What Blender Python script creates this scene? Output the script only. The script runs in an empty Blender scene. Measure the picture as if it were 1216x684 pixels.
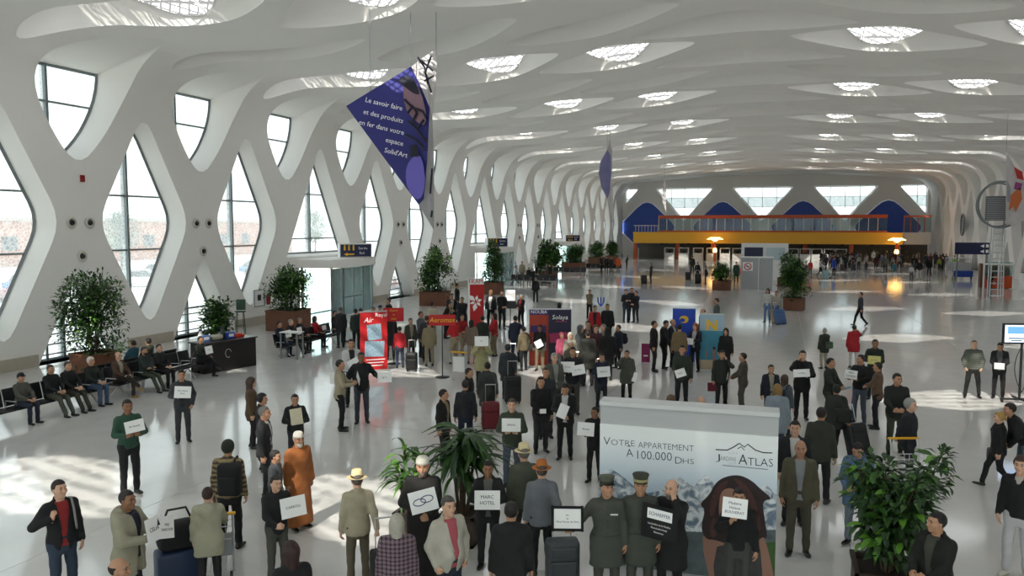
import bpy, bmesh, math, random
import numpy as np
from mathutils import Vector, Matrix, Euler
from mathutils.geometry import delaunay_2d_cdt

random.seed(7)
rng = np.random.RandomState(7)
sc = bpy.context.scene
COL = sc.collection
PI = math.pi

# ------------------------------------------------------------------ camera
EYE = 5.1                       # eye height on the mezzanine, metres
FPX = 946.0                     # focal length in pixels of the 1216 px wide frame
PITCH = math.atan((342 - 269) / FPX)
YAW = math.atan((925 - 608) / FPX * math.cos(PITCH))
cam_d = bpy.data.cameras.new('camera')
cam_d.sensor_fit = 'HORIZONTAL'
cam_d.sensor_width = 36.0
cam_d.lens = 36.0 * FPX / 1216.0
cam_d.clip_end = 2000
cam = bpy.data.objects.new('camera', cam_d)
COL.objects.link(cam)
cam.location = (0, 0, EYE)
cam.rotation_euler = (PI / 2 - PITCH, 0, YAW)
sc.camera = cam

# ------------------------------------------------------------------ light
world = bpy.data.worlds.new('sky')
sc.world = world
world.use_nodes = True
wn = world.node_tree
wn.nodes.clear()
w_out = wn.nodes.new('ShaderNodeOutputWorld')
w_bg = wn.nodes.new('ShaderNodeBackground')
w_tc = wn.nodes.new('ShaderNodeTexCoord')
w_sep = wn.nodes.new('ShaderNodeSeparateXYZ')
w_ramp = wn.nodes.new('ShaderNodeValToRGB')
w_ramp.color_ramp.elements[0].position = 0.0
w_ramp.color_ramp.elements[0].color = (1.0, 0.985, 0.95, 1)
w_ramp.color_ramp.elements[1].position = 0.7
w_ramp.color_ramp.elements[1].color = (0.86, 0.91, 0.97, 1)
wn.links.new(w_tc.outputs['Generated'], w_sep.inputs[0])
wn.links.new(w_sep.outputs['Z'], w_ramp.inputs[0])
wn.links.new(w_ramp.outputs[0], w_bg.inputs[0])
w_bg.inputs[1].default_value = 1.0
wn.links.new(w_bg.outputs[0], w_out.inputs[0])

sun_d = bpy.data.lights.new('sun', 'SUN')
sun_d.energy = 3.5
sun_d.angle = math.radians(0.6)
sun_d.color = (1.0, 0.93, 0.82)
sun = bpy.data.objects.new('sun', sun_d)
COL.objects.link(sun)
sun.location = (30, -60, 80)
sun.rotation_euler = Vector((0.9, 13.0, -13.5)).to_track_quat('-Z', 'Y').to_euler()

sc.view_settings.view_transform = 'Standard'
sc.view_settings.look = 'None'
sc.view_settings.gamma = 1.0
sc.view_settings.use_curve_mapping = False
sc.view_settings.exposure = 2.32
cy = sc.cycles
cy.max_bounces = 10
cy.diffuse_bounces = 8
cy.glossy_bounces = 4
cy.transparent_max_bounces = 16
cy.caustics_reflective = False
cy.caustics_refractive = False
cy.sample_clamp_indirect = 8.0

def portal(name, loc, rot, sx, sy):
    d = bpy.data.lights.new(name, 'AREA')
    d.shape = 'RECTANGLE'; d.size = sx; d.size_y = sy; d.cycles.is_portal = True
    o = bpy.data.objects.new(name, d); COL.objects.link(o)
    o.location = loc; o.rotation_euler = rot
XC = -1.8                       # centre line of the hall
HALFW = 23.8
portal('roof_daylight', (XC, 68, 16.2), (0, 0, 0), 46, 140)
portal('window_daylight', (XC - HALFW - 1.9, 68, 6.0), (0, -PI / 2, 0), 13, 140)
portal('end_daylight', (XC, -16.9, 6.5), (PI / 2, 0, 0), 47, 11)  # sampling portal at the added glazing behind the viewer

# ------------------------------------------------------------------ materials
MATS = {}
def srgb(c):
    if isinstance(c, str):
        c = c.lstrip('#'); c = [int(c[i:i + 2], 16) / 255 for i in (0, 2, 4)]
        c = [x / 12.92 if x <= 0.04045 else ((x + 0.055) / 1.055) ** 2.4 for x in c]
    return tuple(c[:3])
def mat(name, color=(.5, .5, .5), rough=.6, metal=0.0, var=.0, scale=8.0, bump=0.0, spec=.5, emit=None, estr=0.0, coords='Object', trans=0.0):
    if name in MATS: return MATS[name]
    m = bpy.data.materials.new(name); MATS[name] = m
    m.use_nodes = True
    nt = m.node_tree; b = nt.nodes['Principled BSDF']
    c = srgb(color)
    b.inputs['Base Color'].default_value = (*c, 1)
    b.inputs['Roughness'].default_value = rough
    b.inputs['Metallic'].default_value = metal
    b.inputs['Specular IOR Level'].default_value = spec
    if trans: b.inputs['Transmission Weight'].default_value = trans
    m.diffuse_color = (*c, 1)
    if var or bump:
        tc = nt.nodes.new('ShaderNodeTexCoord')
        nz = nt.nodes.new('ShaderNodeTexNoise'); nz.inputs['Scale'].default_value = scale; nz.inputs['Detail'].default_value = 4
        nt.links.new(tc.outputs[coords], nz.inputs['Vector'])
        if var:
            mx = nt.nodes.new('ShaderNodeMix'); mx.data_type = 'RGBA'
            mx.inputs[6].default_value = (*[max(0, x * (1 - var)) for x in c], 1)
            mx.inputs[7].default_value = (*[min(1, x * (1 + var)) for x in c], 1)
            nt.links.new(nz.outputs['Fac'], mx.inputs[0])
            nt.links.new(mx.outputs[2], b.inputs['Base Color'])
        if bump:
            bp = nt.nodes.new('ShaderNodeBump'); bp.inputs['Strength'].default_value = bump; bp.inputs['Distance'].default_value = .02
            nt.links.new(nz.outputs['Fac'], bp.inputs['Height']); nt.links.new(bp.outputs[0], b.inputs['Normal'])
    if emit is not None:
        b.inputs['Emission Color'].default_value = (*srgb(emit), 1)
        b.inputs['Emission Strength'].default_value = estr
    return m
def glass_mat(name, tint=(.9, .95, .94), frost=.15, pattern=0.0, rough=.03, frostcol=(.8, .86, .85), pscale=1.6):
    if name in MATS: return MATS[name]
    m = bpy.data.materials.new(name); MATS[name] = m
    m.use_nodes = True
    nt = m.node_tree; nt.nodes.clear()
    out = nt.nodes.new('ShaderNodeOutputMaterial')
    tr = nt.nodes.new('ShaderNodeBsdfTransparent'); tr.inputs[0].default_value = (*tint, 1)
    df = nt.nodes.new('ShaderNodeBsdfTranslucent'); df.inputs[0].default_value = (*frostcol, 1)
    gl = nt.nodes.new('ShaderNodeBsdfGlossy'); gl.inputs['Roughness'].default_value = rough
    fr = nt.nodes.new('ShaderNodeFresnel'); fr.inputs[0].default_value = 1.35
    m1 = nt.nodes.new('ShaderNodeMixShader'); m2 = nt.nodes.new('ShaderNodeMixShader')
    m1.inputs[0].default_value = frost
    if pattern:
        tc = nt.nodes.new('ShaderNodeTexCoord')
        vo = nt.nodes.new('ShaderNodeTexVoronoi'); vo.feature = 'DISTANCE_TO_EDGE'; vo.inputs['Scale'].default_value = pscale
        cr = nt.nodes.new('ShaderNodeValToRGB')
        cr.color_ramp.elements[0].position = .05; cr.color_ramp.elements[0].color = (frost + pattern,) * 3 + (1,)
        cr.color_ramp.elements[1].position = .16; cr.color_ramp.elements[1].color = (frost,) * 3 + (1,)
        nt.links.new(tc.outputs['Object'], vo.inputs['Vector'])
        nt.links.new(vo.outputs['Distance'], cr.inputs[0])
        nt.links.new(cr.outputs[0], m1.inputs[0])
    nt.links.new(tr.outputs[0], m1.inputs[1]); nt.links.new(df.outputs[0], m1.inputs[2])
    nt.links.new(fr.outputs[0], m2.inputs[0]); nt.links.new(m1.outputs[0], m2.inputs[1]); nt.links.new(gl.outputs[0], m2.inputs[2])
    nt.links.new(m2.outputs[0], out.inputs[0])
    return m

# ------------------------------------------------------------------ mesh helpers
class MB:
    """collects vertices and faces of one mesh object"""
    def __init__(s): s.v = []; s.f = []; s.m = []
    def add(s, vs, fs, mi=0):
        b = len(s.v); s.v.extend([tuple(p) for p in vs])
        for f in fs: s.f.append(tuple(b + i for i in f)); s.m.append(mi)
    def box(s, c, d, rz=0.0, mi=0, M=None):
        x, y, z = d[0] / 2, d[1] / 2, d[2] / 2
        vs = [Vector((sx * x, sy * y, sz * z)) for sz in (-1, 1) for sy in (-1, 1) for sx in (-1, 1)]
        R = Matrix.Rotation(rz, 3, 'Z')
        vs = [R @ p + Vector(c) for p in vs]
        if M is not None: vs = [M @ p for p in vs]
        s.add(vs, [(0, 2, 3, 1), (4, 5, 7, 6), (0, 1, 5, 4), (2, 6, 7, 3), (0, 4, 6, 2), (1, 3, 7, 5)], mi)
    def tube(s, pts, r, n=8, mi=0, closed=False, cap=True):
        pts = [Vector(p) for p in pts]; N = len(pts)
        rr = r if isinstance(r, (list, tuple)) else [r] * N
        rings = []; up = None
        for i, p in enumerate(pts):
            a = pts[i - 1] if (i or closed) else p
            c = pts[(i + 1) % N] if (i < N - 1 or closed) else p
            t = (c - a).normalized()
            if up is None:
                up = Vector((0, 0, 1)) if abs(t.z) < .9 else Vector((1, 0, 0))
            x = up.cross(t)
            if x.length < 1e-4: x = Vector((1, 0, 0)).cross(t)
            x.normalize(); y = t.cross(x); up = y
            rings.append([p + (x * math.cos(k * 2 * PI / n) + y * math.sin(k * 2 * PI / n)) * rr[i] for k in range(n)])
        vs = [q for ring in rings for q in ring]; fs = []
        for i in range(N if closed else N - 1):
            j = (i + 1) % N
            for k in range(n):
                fs.append((i * n + k, i * n + (k + 1) % n, j * n + (k + 1) % n, j * n + k))
        if cap and not closed:
            fs.append(tuple(range(n - 1, -1, -1))); fs.append(tuple((N - 1) * n + k for k in range(n)))
        s.add(vs, fs, mi)
    def lathe(s, prof, c=(0, 0, 0), n=16, mi=0, M=None):
        vs = []; fs = []
        for (r, z) in prof:
            for k in range(n):
                vs.append(Vector((r * math.cos(2 * PI * k / n), r * math.sin(2 * PI * k / n), z)))
        if M is not None: vs = [M @ p for p in vs]
        vs = [p + Vector(c) for p in vs]
        for i in range(len(prof) - 1):
            for k in range(n):
                fs.append((i * n + k, i * n + (k + 1) % n, (i + 1) * n + (k + 1) % n, (i + 1) * n + k))
        fs.append(tuple(range(n - 1, -1, -1))); fs.append(tuple((len(prof) - 1) * n + k for k in range(n)))
        s.add(vs, fs, mi)
    def prism(s, poly, z0, z1, mi=0, M=None):
        """extrude a 2-D polygon (x, y) from z0 to z1"""
        n = len(poly)
        vs = [Vector((x, y, z0)) for x, y in poly] + [Vector((x, y, z1)) for x, y in poly]
        if M is not None: vs = [M @ p for p in vs]
        fs = [tuple(range(n - 1, -1, -1)), tuple(range(n, 2 * n))]
        fs += [(i, (i + 1) % n, n + (i + 1) % n, n + i) for i in range(n)]
        s.add(vs, fs, mi)
    def ell(s, c, r, n=10, m=7, mi=0, M=None):
        vs = []; fs = []
        for i in range(m + 1):
            th = PI * i / m
            for k in range(n):
                vs.append(Vector((r[0] * math.sin(th) * math.cos(2 * PI * k / n), r[1] * math.sin(th) * math.sin(2 * PI * k / n), r[2] * math.cos(th))) + Vector(c))
        if M is not None: vs = [M @ p for p in vs]
        for i in range(m):
            for k in range(n):
                fs.append((i * n + k, (i + 1) * n + k, (i + 1) * n + (k + 1) % n, i * n + (k + 1) % n))
        s.add(vs, fs, mi)
    def mesh(s, name, mats, smooth=False):
        me = bpy.data.meshes.new(name)
        me.from_pydata(s.v, [], s.f)
        for m in (mats if isinstance(mats, (list, tuple)) else [mats]): me.materials.append(m)
        if any(s.m): me.polygons.foreach_set('material_index', s.m)
        if smooth: me.polygons.foreach_set('use_smooth', [True] * len(s.f))
        me.update()
        return me
    def build(s, name, mats, parent=None, smooth=False, loc=None, rz=None):
        return link(name, s.mesh(name, mats, smooth), parent, loc, rz)
def link(name, me, parent=None, loc=None, rz=None):
    o = bpy.data.objects.new(name, me); COL.objects.link(o)
    if parent is not None: o.parent = parent
    if loc is not None: o.location = loc
    if rz is not None: o.rotation_euler = (0, 0, rz)
    return o
def empty(name, loc=(0, 0, 0), rz=0.0, label=None, cat=None, group=None):
    o = bpy.data.objects.new(name, None); COL.objects.link(o)
    o.location = loc; o.rotation_euler = (0, 0, rz); o.empty_display_size = .2
    return tag(o, label, cat, group)
def tag(o, label=None, cat=None, group=None, kind=None):
    if label: o['label'] = label
    if cat: o['category'] = cat
    if group: o['group'] = group
    if kind: o['kind'] = kind
    return o
def npmesh(name, V, Fq, mats, mi=None, smooth=True):
    """mesh from numpy arrays; Fq is (n,4) or (n,3)"""
    me = bpy.data.meshes.new(name)
    k = Fq.shape[1]; n = len(Fq)
    me.vertices.add(len(V)); me.vertices.foreach_set('co', np.asarray(V, np.float32).ravel())
    me.loops.add(n * k); me.loops.foreach_set('vertex_index', Fq.astype(np.int32).ravel())
    me.polygons.add(n)
    me.polygons.foreach_set('loop_start', np.arange(0, n * k, k, dtype=np.int32))
    me.polygons.foreach_set('loop_total', np.full(n, k, np.int32))
    for m in (mats if isinstance(mats, (list, tuple)) else [mats]): me.materials.append(m)
    if mi is not None: me.polygons.foreach_set('material_index', mi.astype(np.int32))
    if smooth: me.polygons.foreach_set('use_smooth', np.ones(n, bool))
    me.update(calc_edges=True); me.validate()
    return me

# pixel of the photograph -> point in the hall
_f = np.array([-math.sin(YAW) * math.cos(PITCH), math.cos(YAW) * math.cos(PITCH), -math.sin(PITCH)])
_r = np.array([math.cos(YAW), math.sin(YAW), 0.0]); _u = np.cross(_r, _f)
def ray(x, y): return _r * (x - 608) / FPX - _u * (y - 342) / FPX + _f
def at(x, y, z=0.0):
    d = ray(x, y); t = (z - EYE) / d[2]; return Vector((d[0] * t, d[1] * t, z))
def atY(x, y, Y):
    d = ray(x, y); t = Y / d[1]; return Vector((d[0] * t, Y, EYE + d[2] * t))
def atX(x, y, X):
    d = ray(x, y); t = X / d[0]; return Vector((X, d[1] * t, EYE + d[2] * t))
def pix(P):
    d = np.array([P[0], P[1], P[2] - EYE]); z = d @ _f
    return 608 + FPX * (d @ _r) / z, 342 - FPX * (d @ _u) / z

# ------------------------------------------------------------------ the hall: one lattice shell from floor to ridge
S = 6.87; Y0 = 24.0; YEND = 137.0; YST = -16.0
M_shell = mat('white_plaster', (.86, .84, .81), .75, var=.03, scale=.6)
def build_profile():
    P = []
    for a in np.linspace(0, 20.8, 40): P.append((a, 13.5 - (a / 21) ** 2))
    z1 = P[-1][1]
    for t in np.linspace(0, PI / 2, 16)[1:]: P.append((20.8 + 3.0 * math.sin(t), z1 - 3.0 * (1 - math.cos(t))))
    z2 = P[-1][1]
    for z in np.linspace(z2, 0, 20)[1:]: P.append((23.8, z))
    P = np.array(P); d = np.hypot(*np.diff(P, axis=0).T)
    return P, np.concatenate([[0], np.cumsum(d)])
PR, PU = build_profile()
UMAX = PU[-1]; UWALL = PU[54]; ZWALL = PR[54, 1]
def uz(z): return UWALL + (ZWALL - z)      # u of a height on the straight wall
def prof(u):
    a = np.interp(u, PU, PR[:, 0]); z = np.interp(u, PU, PR[:, 1])
    e = .25
    da = np.interp(u + e, PU, PR[:, 0]) - np.interp(u - e, PU, PR[:, 0]); dz = np.interp(u + e, PU, PR[:, 1]) - np.interp(u - e, PU, PR[:, 1])
    n = np.hypot(da, dz) + 1e-9
    return a, z, -dz / n, da / n           # outward normal
def shell_pts(uY, depth, side):
    uY = np.asarray(uY, float); u = np.clip(uY[:, 0], 0, UMAX)
    a, z, na, nz = prof(u)
    return np.stack([XC + side * (a + na * depth), uY[:, 1], z + nz * depth], 1)
def chaikin(P, n=2):
    P = np.asarray(P, float)
    for _ in range(n):
        Q = np.roll(P, -1, 0)
        P = np.stack([.75 * P + .25 * Q, .25 * P + .75 * Q], 1).reshape(-1, 2)
    return P
def rounded(P, r, n=5):
    """polygon with corners rounded at distance r"""
    P = np.asarray(P, float); out = []
    N = len(P)
    for i in range(N):
        p, a, b = P[i], P[i - 1], P[(i + 1) % N]
        ra = min(r[i] if isinstance(r, (list, tuple)) else r, .48 * np.linalg.norm(a - p), .48 * np.linalg.norm(b - p))
        if ra < .02: out.append(p); continue
        A = p + (a - p) / np.linalg.norm(a - p) * ra; B = p + (b - p) / np.linalg.norm(b - p) * ra
        for t in np.linspace(0, 1, n): out.append((1 - t) ** 2 * A + 2 * t * (1 - t) * p + t * t * B)
    return np.array(out)
def inpoly(P, X):
    x, y = X[:, 0], X[:, 1]; c = np.zeros(len(X), bool); j = len(P) - 1
    for i in range(len(P)):
        xi, yi, xj, yj = *P[i], *P[j]
        k = ((yi > y) != (yj > y)) & (x < (xj - xi) * (y - yi) / (yj - yi + 1e-12) + xi)
        c ^= k; j = i
    return c

SL = .554                                  # run of a limb per metre of height
EVEN = [(1.8, 0), (2.6, -.45), (4.4, -.75), (6.0, -.95), (7.0, -.1), (8.4, 1.2), (10.6, 3.2), (10.3, 3.9), (8.8, 4.5), (7.3, 4.6), (5.4, 4.1), (3.6, 2.2)]
ODD = [(1.8, .1), (2.8, -.25), (4.2, .1), (5.6, 1.15), (7.3, 1.6), (8.8, 2.4), (10.2, 3.5), (9.4, 4.3), (7.8, 4.4), (5.9, 4.1), (3.9, 2.6), (2.4, .9)]
EVEN3 = [(14.5, -.7), (16.2, -1.7), (18.5, -2.2), (20.8, -2.8), (22.6, -3.5), (23.5, -3.3), (22.9, -2.2), (21.5, -.5), (19.8, 1.0), (18.0, 1.5), (16.2, .7)]
ODD3 = [(14.5, -.6), (16.6, -.7), (18.8, -1.1), (21.0, -2.2), (22.8, -3.3), (23.1, -2.7), (21.9, -1.0), (20.4, .3), (18.6, 1.0), (16.6, .7)]
CENT = [(0, 1.7), (1.6, 2.3), (3.2, 3.6), (4.9, 5.1), (4.4, 5.35), (2.4, 5.7), (0, 5.4)]
_c = chaikin(CENT + [(-a, y) for a, y in CENT[::-1][1:-1]], 2)
_i = [i for i in range(len(_c)) if _c[i][0] > 1e-6]
_s = next(i for i in _i if _c[i - 1][0] <= 1e-6)
CENTH = [tuple(_c[(_s + j) % len(_c)]) for j in range(len(_i))]
CENTH = [(0, CENTH[0][1])] + CENTH + [(0, CENTH[-1][1])]
UPPER = [(0, uz(7.35)), (-1.1, uz(8.6)), (-1.95, 24.6), (-1.75, 23.6), (-.7, 22.8), (.9, 22.0), (2.0, 21.3), (2.5, 21.7), (2.55, 23.0), (2.5, 24.6), (1.3, uz(8.6))]
zt, zb = 11.5, -.9
DIAM = [(0, 9.95), (2.58, 5.3), (0, .65), (-2.58, 5.3)]
TRI = [(0, 3.77), (2.1, -.01), (-2.1, -.01)]
DOORWIN = [(0, 9.95), (3.62, 3.4), (-3.62, 3.4)]
DOOR_BAYS = (2, 6, 10)                     # bays (k + 1/2) whose diamond stands on a doorway
K0 = -6; K1 = 17
openings = {-1: [], 1: []}                 # side -> list of (kind, polygon uY, k)
for side in (-1, 1):
    L = openings[side]
    for k in range(K0, K1):
        yn = Y0 + S * k; yh = yn + S / 2; yb = yn + .2
        even = (k % 2 == 0)
        if yn - 3 > YST and yn + 3.2 < YEND:
            L.append(('upper', chaikin([(u, yn + d) for d, u in UPPER], 2), k))
            if not (side == -1 and (k in DOOR_BAYS or k - 1 in DOOR_BAYS)):
                p = rounded([(uz(z), yn + d) for d, z in TRI], [.55, 0, 0]); p[p[:, 0] > UMAX, 0] = UMAX
                L.append(('tri', p, k))
        if yh - 3 > YST and yh + 3 < YEND:
            if side == -1 and k in DOOR_BAYS:
                L.append(('doorwin', rounded([(uz(z), yh + d) for d, z in DOORWIN], [.7, .05, .05]), k))
                L.append(('doorway', np.array([(uz(z), yh + d) for d, z in ((-2.4, 2.75), (2.4, 2.75), (2.4, -.01), (-2.4, -.01))]), k))
                L[-1][1][:, 0] = np.minimum(L[-1][1][:, 0], UMAX)
            else:
                L.append(('diamond', rounded([(uz(z), yh + d) for d, z in DIAM], [1.0, .9, 1.0, .9]), k))
        if yb - 3.5 > YST and yb + 6 < YEND:
            for c in (0, 1):
                L.append(('sky' if even else 'blind', chaikin([(a + 6.35 * c, y + yb - .4 * c) for a, y in (EVEN if even else ODD)], 2), k))
            L.append(('sky3' if even else 'blind', chaikin([(a, y + yb) for a, y in (EVEN3 if even else ODD3)], 2), k))
            L.append(('centre', np.array(CENTH) + [0, yb], k))

def reveal(mb, P, rings, side, cap=False, centre=None, sc_u=1.0, sc_y=1.0, shear=0.0, tilt=None):
    """loft an opening outwards; rings = (fraction of the way to the inner outline, depth)"""
    c = P.mean(0) if centre is None else np.asarray(centre)
    n = len(P); vs = []; fs = []
    for t, d in rings:
        su = 1 + (sc_u - 1) * t; sy = 1 + (sc_y - 1) * t
        du = P[:, 0] - c[0]; dy = P[:, 1] - c[1] - shear * du
        Q = np.stack([c[0] + du * su, c[1] + dy * sy + shear * du * su], 1)
        if tilt is not None:                   # glazing that leans: shallow at the far edge, deep at the near edge
            e = Q[:, 1] - shear * Q[:, 0]; e = (e - e.min()) / (e.max() - e.min()); d = d * (tilt[0] + (tilt[1] - tilt[0]) * e)
        vs.append(shell_pts(Q, d, side))
    V = np.concatenate(vs)
    for r in range(len(rings) - 1):
        for i in range(n):
            j = (i + 1) % n
            if P[i, 0] < .01 and P[j, 0] < .01: continue
            q = (r * n + i, r * n + j, (r + 1) * n + j, (r + 1) * n + i)
            fs.append(q)
    if cap: fs.append(tuple((len(rings) - 1) * n + i for i in range(n)))
    mb.add(V, fs)
    return V[-n:]

SHELL = {}
INNER = []                                 # (kind, side, k, inner outline uY info)
for side in (-1, 1):
    pts = []; edges = []; polys = []
    bnd = []
    for u in np.linspace(0, UMAX, 60): bnd.append((u, YST))
    for y in np.linspace(YST, YEND, 120)[1:]: bnd.append((UMAX, y))
    for u in np.linspace(UMAX, 0, 60)[1:]: bnd.append((u, YEND))
    for y in np.linspace(YEND, YST, 120)[1:-1]: bnd.append((0, y))
    pts += bnd; edges += [(i, (i + 1) % len(bnd)) for i in range(len(bnd))]
    for kind, P, k in openings[side]:
        b = len(pts); pts += [tuple(p) for p in P]; n = len(P)
        edges += [(b + i, b + (i + 1) % n) for i in range(n)]
        polys.append(P)
    g = []
    for i, u in enumerate(np.arange(.6, UMAX - .2, .72)):
        for y in np.arange(YST + .5, YEND - .3, .9): g.append((u, y + (.45 if i % 2 else 0)))
    g = np.array(g); keep = np.ones(len(g), bool)
    for P in polys:
        lo, hi = P.min(0) - .1, P.max(0) + .1
        s_ = (g[:, 0] > lo[0]) & (g[:, 0] < hi[0]) & (g[:, 1] > lo[1]) & (g[:, 1] < hi[1])
        idx = np.nonzero(s_)[0]
        if len(idx): keep[idx[inpoly(P, g[idx])]] = False
    pts += [tuple(p) for p in g[keep]]
    R = delaunay_2d_cdt([Vector(p) for p in pts], edges, [], 0, 1e-4, False)
    V2 = np.array([tuple(v) for v in R[0]]); F = np.array(R[2], int)
    C = V2[F].mean(1); keep = np.ones(len(F), bool)
    for P in polys:
        lo, hi = P.min(0), P.max(0)
        idx = np.nonzero((C[:, 0] > lo[0]) & (C[:, 0] < hi[0]) & (C[:, 1] > lo[1]) & (C[:, 1] < hi[1]))[0]
        if len(idx): keep[idx[inpoly(P, C[idx])]] = False
    F = F[keep]; C = C[keep]
    V3 = shell_pts(V2, 0, side)
    SHELL[side] = (V3, F, C)
UCUT = 22.4
def shell_part(which):
    """triangles of the inner skin that belong to the ceiling or to a wall, plus the reveals of their openings"""
    mb = MB()
    for side in (-1, 1):
        if which == 'ceiling': pass
        elif which != side: continue
        V3, F, C = SHELL[side]
        m = (C[:, 0] < UCUT) if which == 'ceiling' else (C[:, 0] >= UCUT)
        Fs = F[m]; used, inv = np.unique(Fs, return_inverse=True)
        Fs = inv.reshape(-1, 3)
        if side == 1: Fs = Fs[:, ::-1]
        mb.add(V3[used], [tuple(f) for f in Fs])
        for kind, P, k in openings[side]:
            roof = kind in ('sky', 'blind', 'sky3', 'centre')
            if roof != (which == 'ceiling'): continue
            if kind in ('sky', 'sky3'):
                c = P.mean(0); sh = .42 if kind == 'sky' else -.22
                c = c + np.array([-.5, -.3]) if kind == 'sky' else c
                inner = reveal(mb, P, [(0, 0), (.04, .08), (.4, .42), (1, 1.0)], side, centre=c, sc_u=.60, sc_y=.94, shear=sh, tilt=(2.15, .36))
                INNER.append(('sky', side, k, inner))
            elif kind == 'blind':
                c = P.mean(0) + np.array([0, -.75])
                reveal(mb, P, [(0, 0), (.04, .10), (.3, .48), (.65, .88), (.9, 1.08), (1, 1.1)], side, cap=True, centre=c, sc_u=.12, sc_y=.10, shear=.42)
            elif kind == 'centre':
                c = np.array([0, P[:, 1].mean() - .9])
                reveal(mb, P, [(0, 0), (.05, .12), (.3, .45), (.65, .85), (1, 1.0)], side, cap=True, centre=c, sc_u=.12, sc_y=.12)
            elif kind == 'upper':
                yn = Y0 + S * k; n = len(P)
                V0 = shell_pts(P, 0, side)
                zz = np.minimum(ZWALL - (P[:, 0] - UWALL), 11.3); zz = np.where(zz < 9, zz + .25 * (9 - zz) / 1.65, zz)
                V1 = np.stack([np.full(n, XC + side * (HALFW + 1.2)), yn + (P[:, 1] - yn) * .86, zz], 1)
                V = np.concatenate([V0, .72 * V0 + .28 * V1, V1])
                mb.add(V, [(r * n + i, r * n + (i + 1) % n, (r + 1) * n + (i + 1) % n, (r + 1) * n + i) for r in range(2) for i in range(n)])
                INNER.append((kind, side, k, V1))
            elif kind == 'doorway':
                reveal(mb, P, [(0, 0), (0, .5)], side)
            else:
                c = P.mean(0)
                if kind == 'tri': c = np.array([UMAX, P[:, 1].mean()])
                inner = reveal(mb, P, [(0, 0), (.08, .08), (1, .85)], side, centre=c, sc_u=.93, sc_y=.90)
                INNER.append((kind, side, k, inner))
    return mb
ceil = shell_part('ceiling').build('ceiling', M_shell, smooth=True); tag(ceil, kind='structure')
wl = shell_part(-1).build('wall_left', M_shell, smooth=True); tag(wl, kind='structure')
wr = shell_part(1).build('wall_right', M_shell, smooth=True); tag(wr, kind='structure')
for o in (ceil, wl, wr):
    o.data.set_sharp_from_angle(angle=math.radians(38))

# ------------------------------------------------------------------ floor
M_floor = mat('polished_marble', (.60, .59, .575), .085, var=.10, scale=1.4, spec=.55)
M_joint = mat('floor_joint', (.38, .37, .35), .3)
mb = MB(); mb.box((XC, 60, -.06), (58, 156, .09)); fl = mb.build('floor', M_joint); tag(fl, kind='structure')
mb = MB(); mb.box((0, 0, -.010), (5.99, 6.862, .02)); fs_me = mb.mesh('floor_slab', M_floor)
for i in range(9):
    for j in range(23):
        if i == 0 and j == 0: pass
        link('floor_slab', fs_me, fl, (XC - 24 + 6.0 * i, YST + 3 + 6.87 * j, 0))
# stone plinth along the left wall, broken at the doorways and floor-level windows
M_plinth = mat('beige_stone', (.47, .42, .35), .5, var=.12, scale=3)
mb = MB()
gaps = []
for k in range(K0, K1):
    if k in DOOR_BAYS or k - 1 in DOOR_BAYS: continue
    gaps.append((Y0 + S * k - 2.15, Y0 + S * k + 2.15))
for k in DOOR_BAYS: gaps.append((Y0 + S * (k + .5) - 2.5, Y0 + S * (k + .5) + 2.5))
gaps.sort(); y = YST
for a, b in gaps + [(YEND, YEND)]:
    if a - y > .2 and y > YST - 1: mb.box((XC - HALFW + .03, (y + a) / 2, .22), (.10, a - y, .44))
    y = max(y, b)
bb = mb.build('baseboard_left', M_plinth); tag(bb, kind='structure')

# ------------------------------------------------------------------ skylights
M_sky = glass_mat('skylight_glass', (.34, .36, .37), .35, .0, frostcol=(.45, .46, .46))
def fret_mat(name):
    m = glass_mat(name, (.66, .68, .69), .15, frostcol=(.4, .41, .41))
    nt = m.node_tree; m1 = [n for n in nt.nodes if n.type == 'MIX_SHADER'][0]
    out = [n for n in nt.nodes if n.type == 'OUTPUT_MATERIAL'][0]
    last = out.inputs[0].links[0].from_node
    tc = nt.nodes.new('ShaderNodeTexCoord'); mp = nt.nodes.new('ShaderNodeMapping')
    mp.inputs['Rotation'].default_value = (0, 0, PI / 4)
    vo = nt.nodes.new('ShaderNodeTexVoronoi'); vo.feature = 'DISTANCE_TO_EDGE'; vo.inputs['Scale'].default_value = 3.2; vo.inputs['Randomness'].default_value = .12
    cr = nt.nodes.new('ShaderNodeValToRGB'); cr.color_ramp.interpolation = 'CONSTANT'
    cr.color_ramp.elements[0].color = (1, 1, 1, 1); cr.color_ramp.elements[1].position = .11; cr.color_ramp.elements[1].color = (0, 0, 0, 1)
    df = nt.nodes.new('ShaderNodeBsdfTranslucent'); df.inputs[0].default_value = (.075, .075, .074, 1)
    mx = nt.nodes.new('ShaderNodeMixShader')
    nt.links.new(tc.outputs['Object'], mp.inputs[0]); nt.links.new(mp.outputs[0], vo.inputs['Vector']); nt.links.new(vo.outputs['Distance'], cr.inputs[0])
    nt.links.new(cr.outputs[0], mx.inputs[0]); nt.links.new(last.outputs[0], mx.inputs[1]); nt.links.new(df.outputs[0], mx.inputs[2])
    nt.links.new(mx.outputs[0], out.inputs[0])
    return m
M_fret = fret_mat('skylight_fretwork')
M_white = mat('white_metal', (.78, .78, .77), .4)
def clip(poly, nx, ny, c):
    """keep the part of a polygon where nx*x + ny*y <= c"""
    out = []; n = len(poly)
    for i in range(n):
        p, q = poly[i], poly[(i + 1) % n]
        dp = nx * p[0] + ny * p[1] - c; dq = nx * q[0] + ny * q[1] - c
        if dp <= 0: out.append(p)
        if (dp < 0 < dq) or (dq < 0 < dp):
            t = dp / (dp - dq); out.append((p[0] + (q[0] - p[0]) * t, p[1] + (q[1] - p[1]) * t))
    return out
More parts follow.
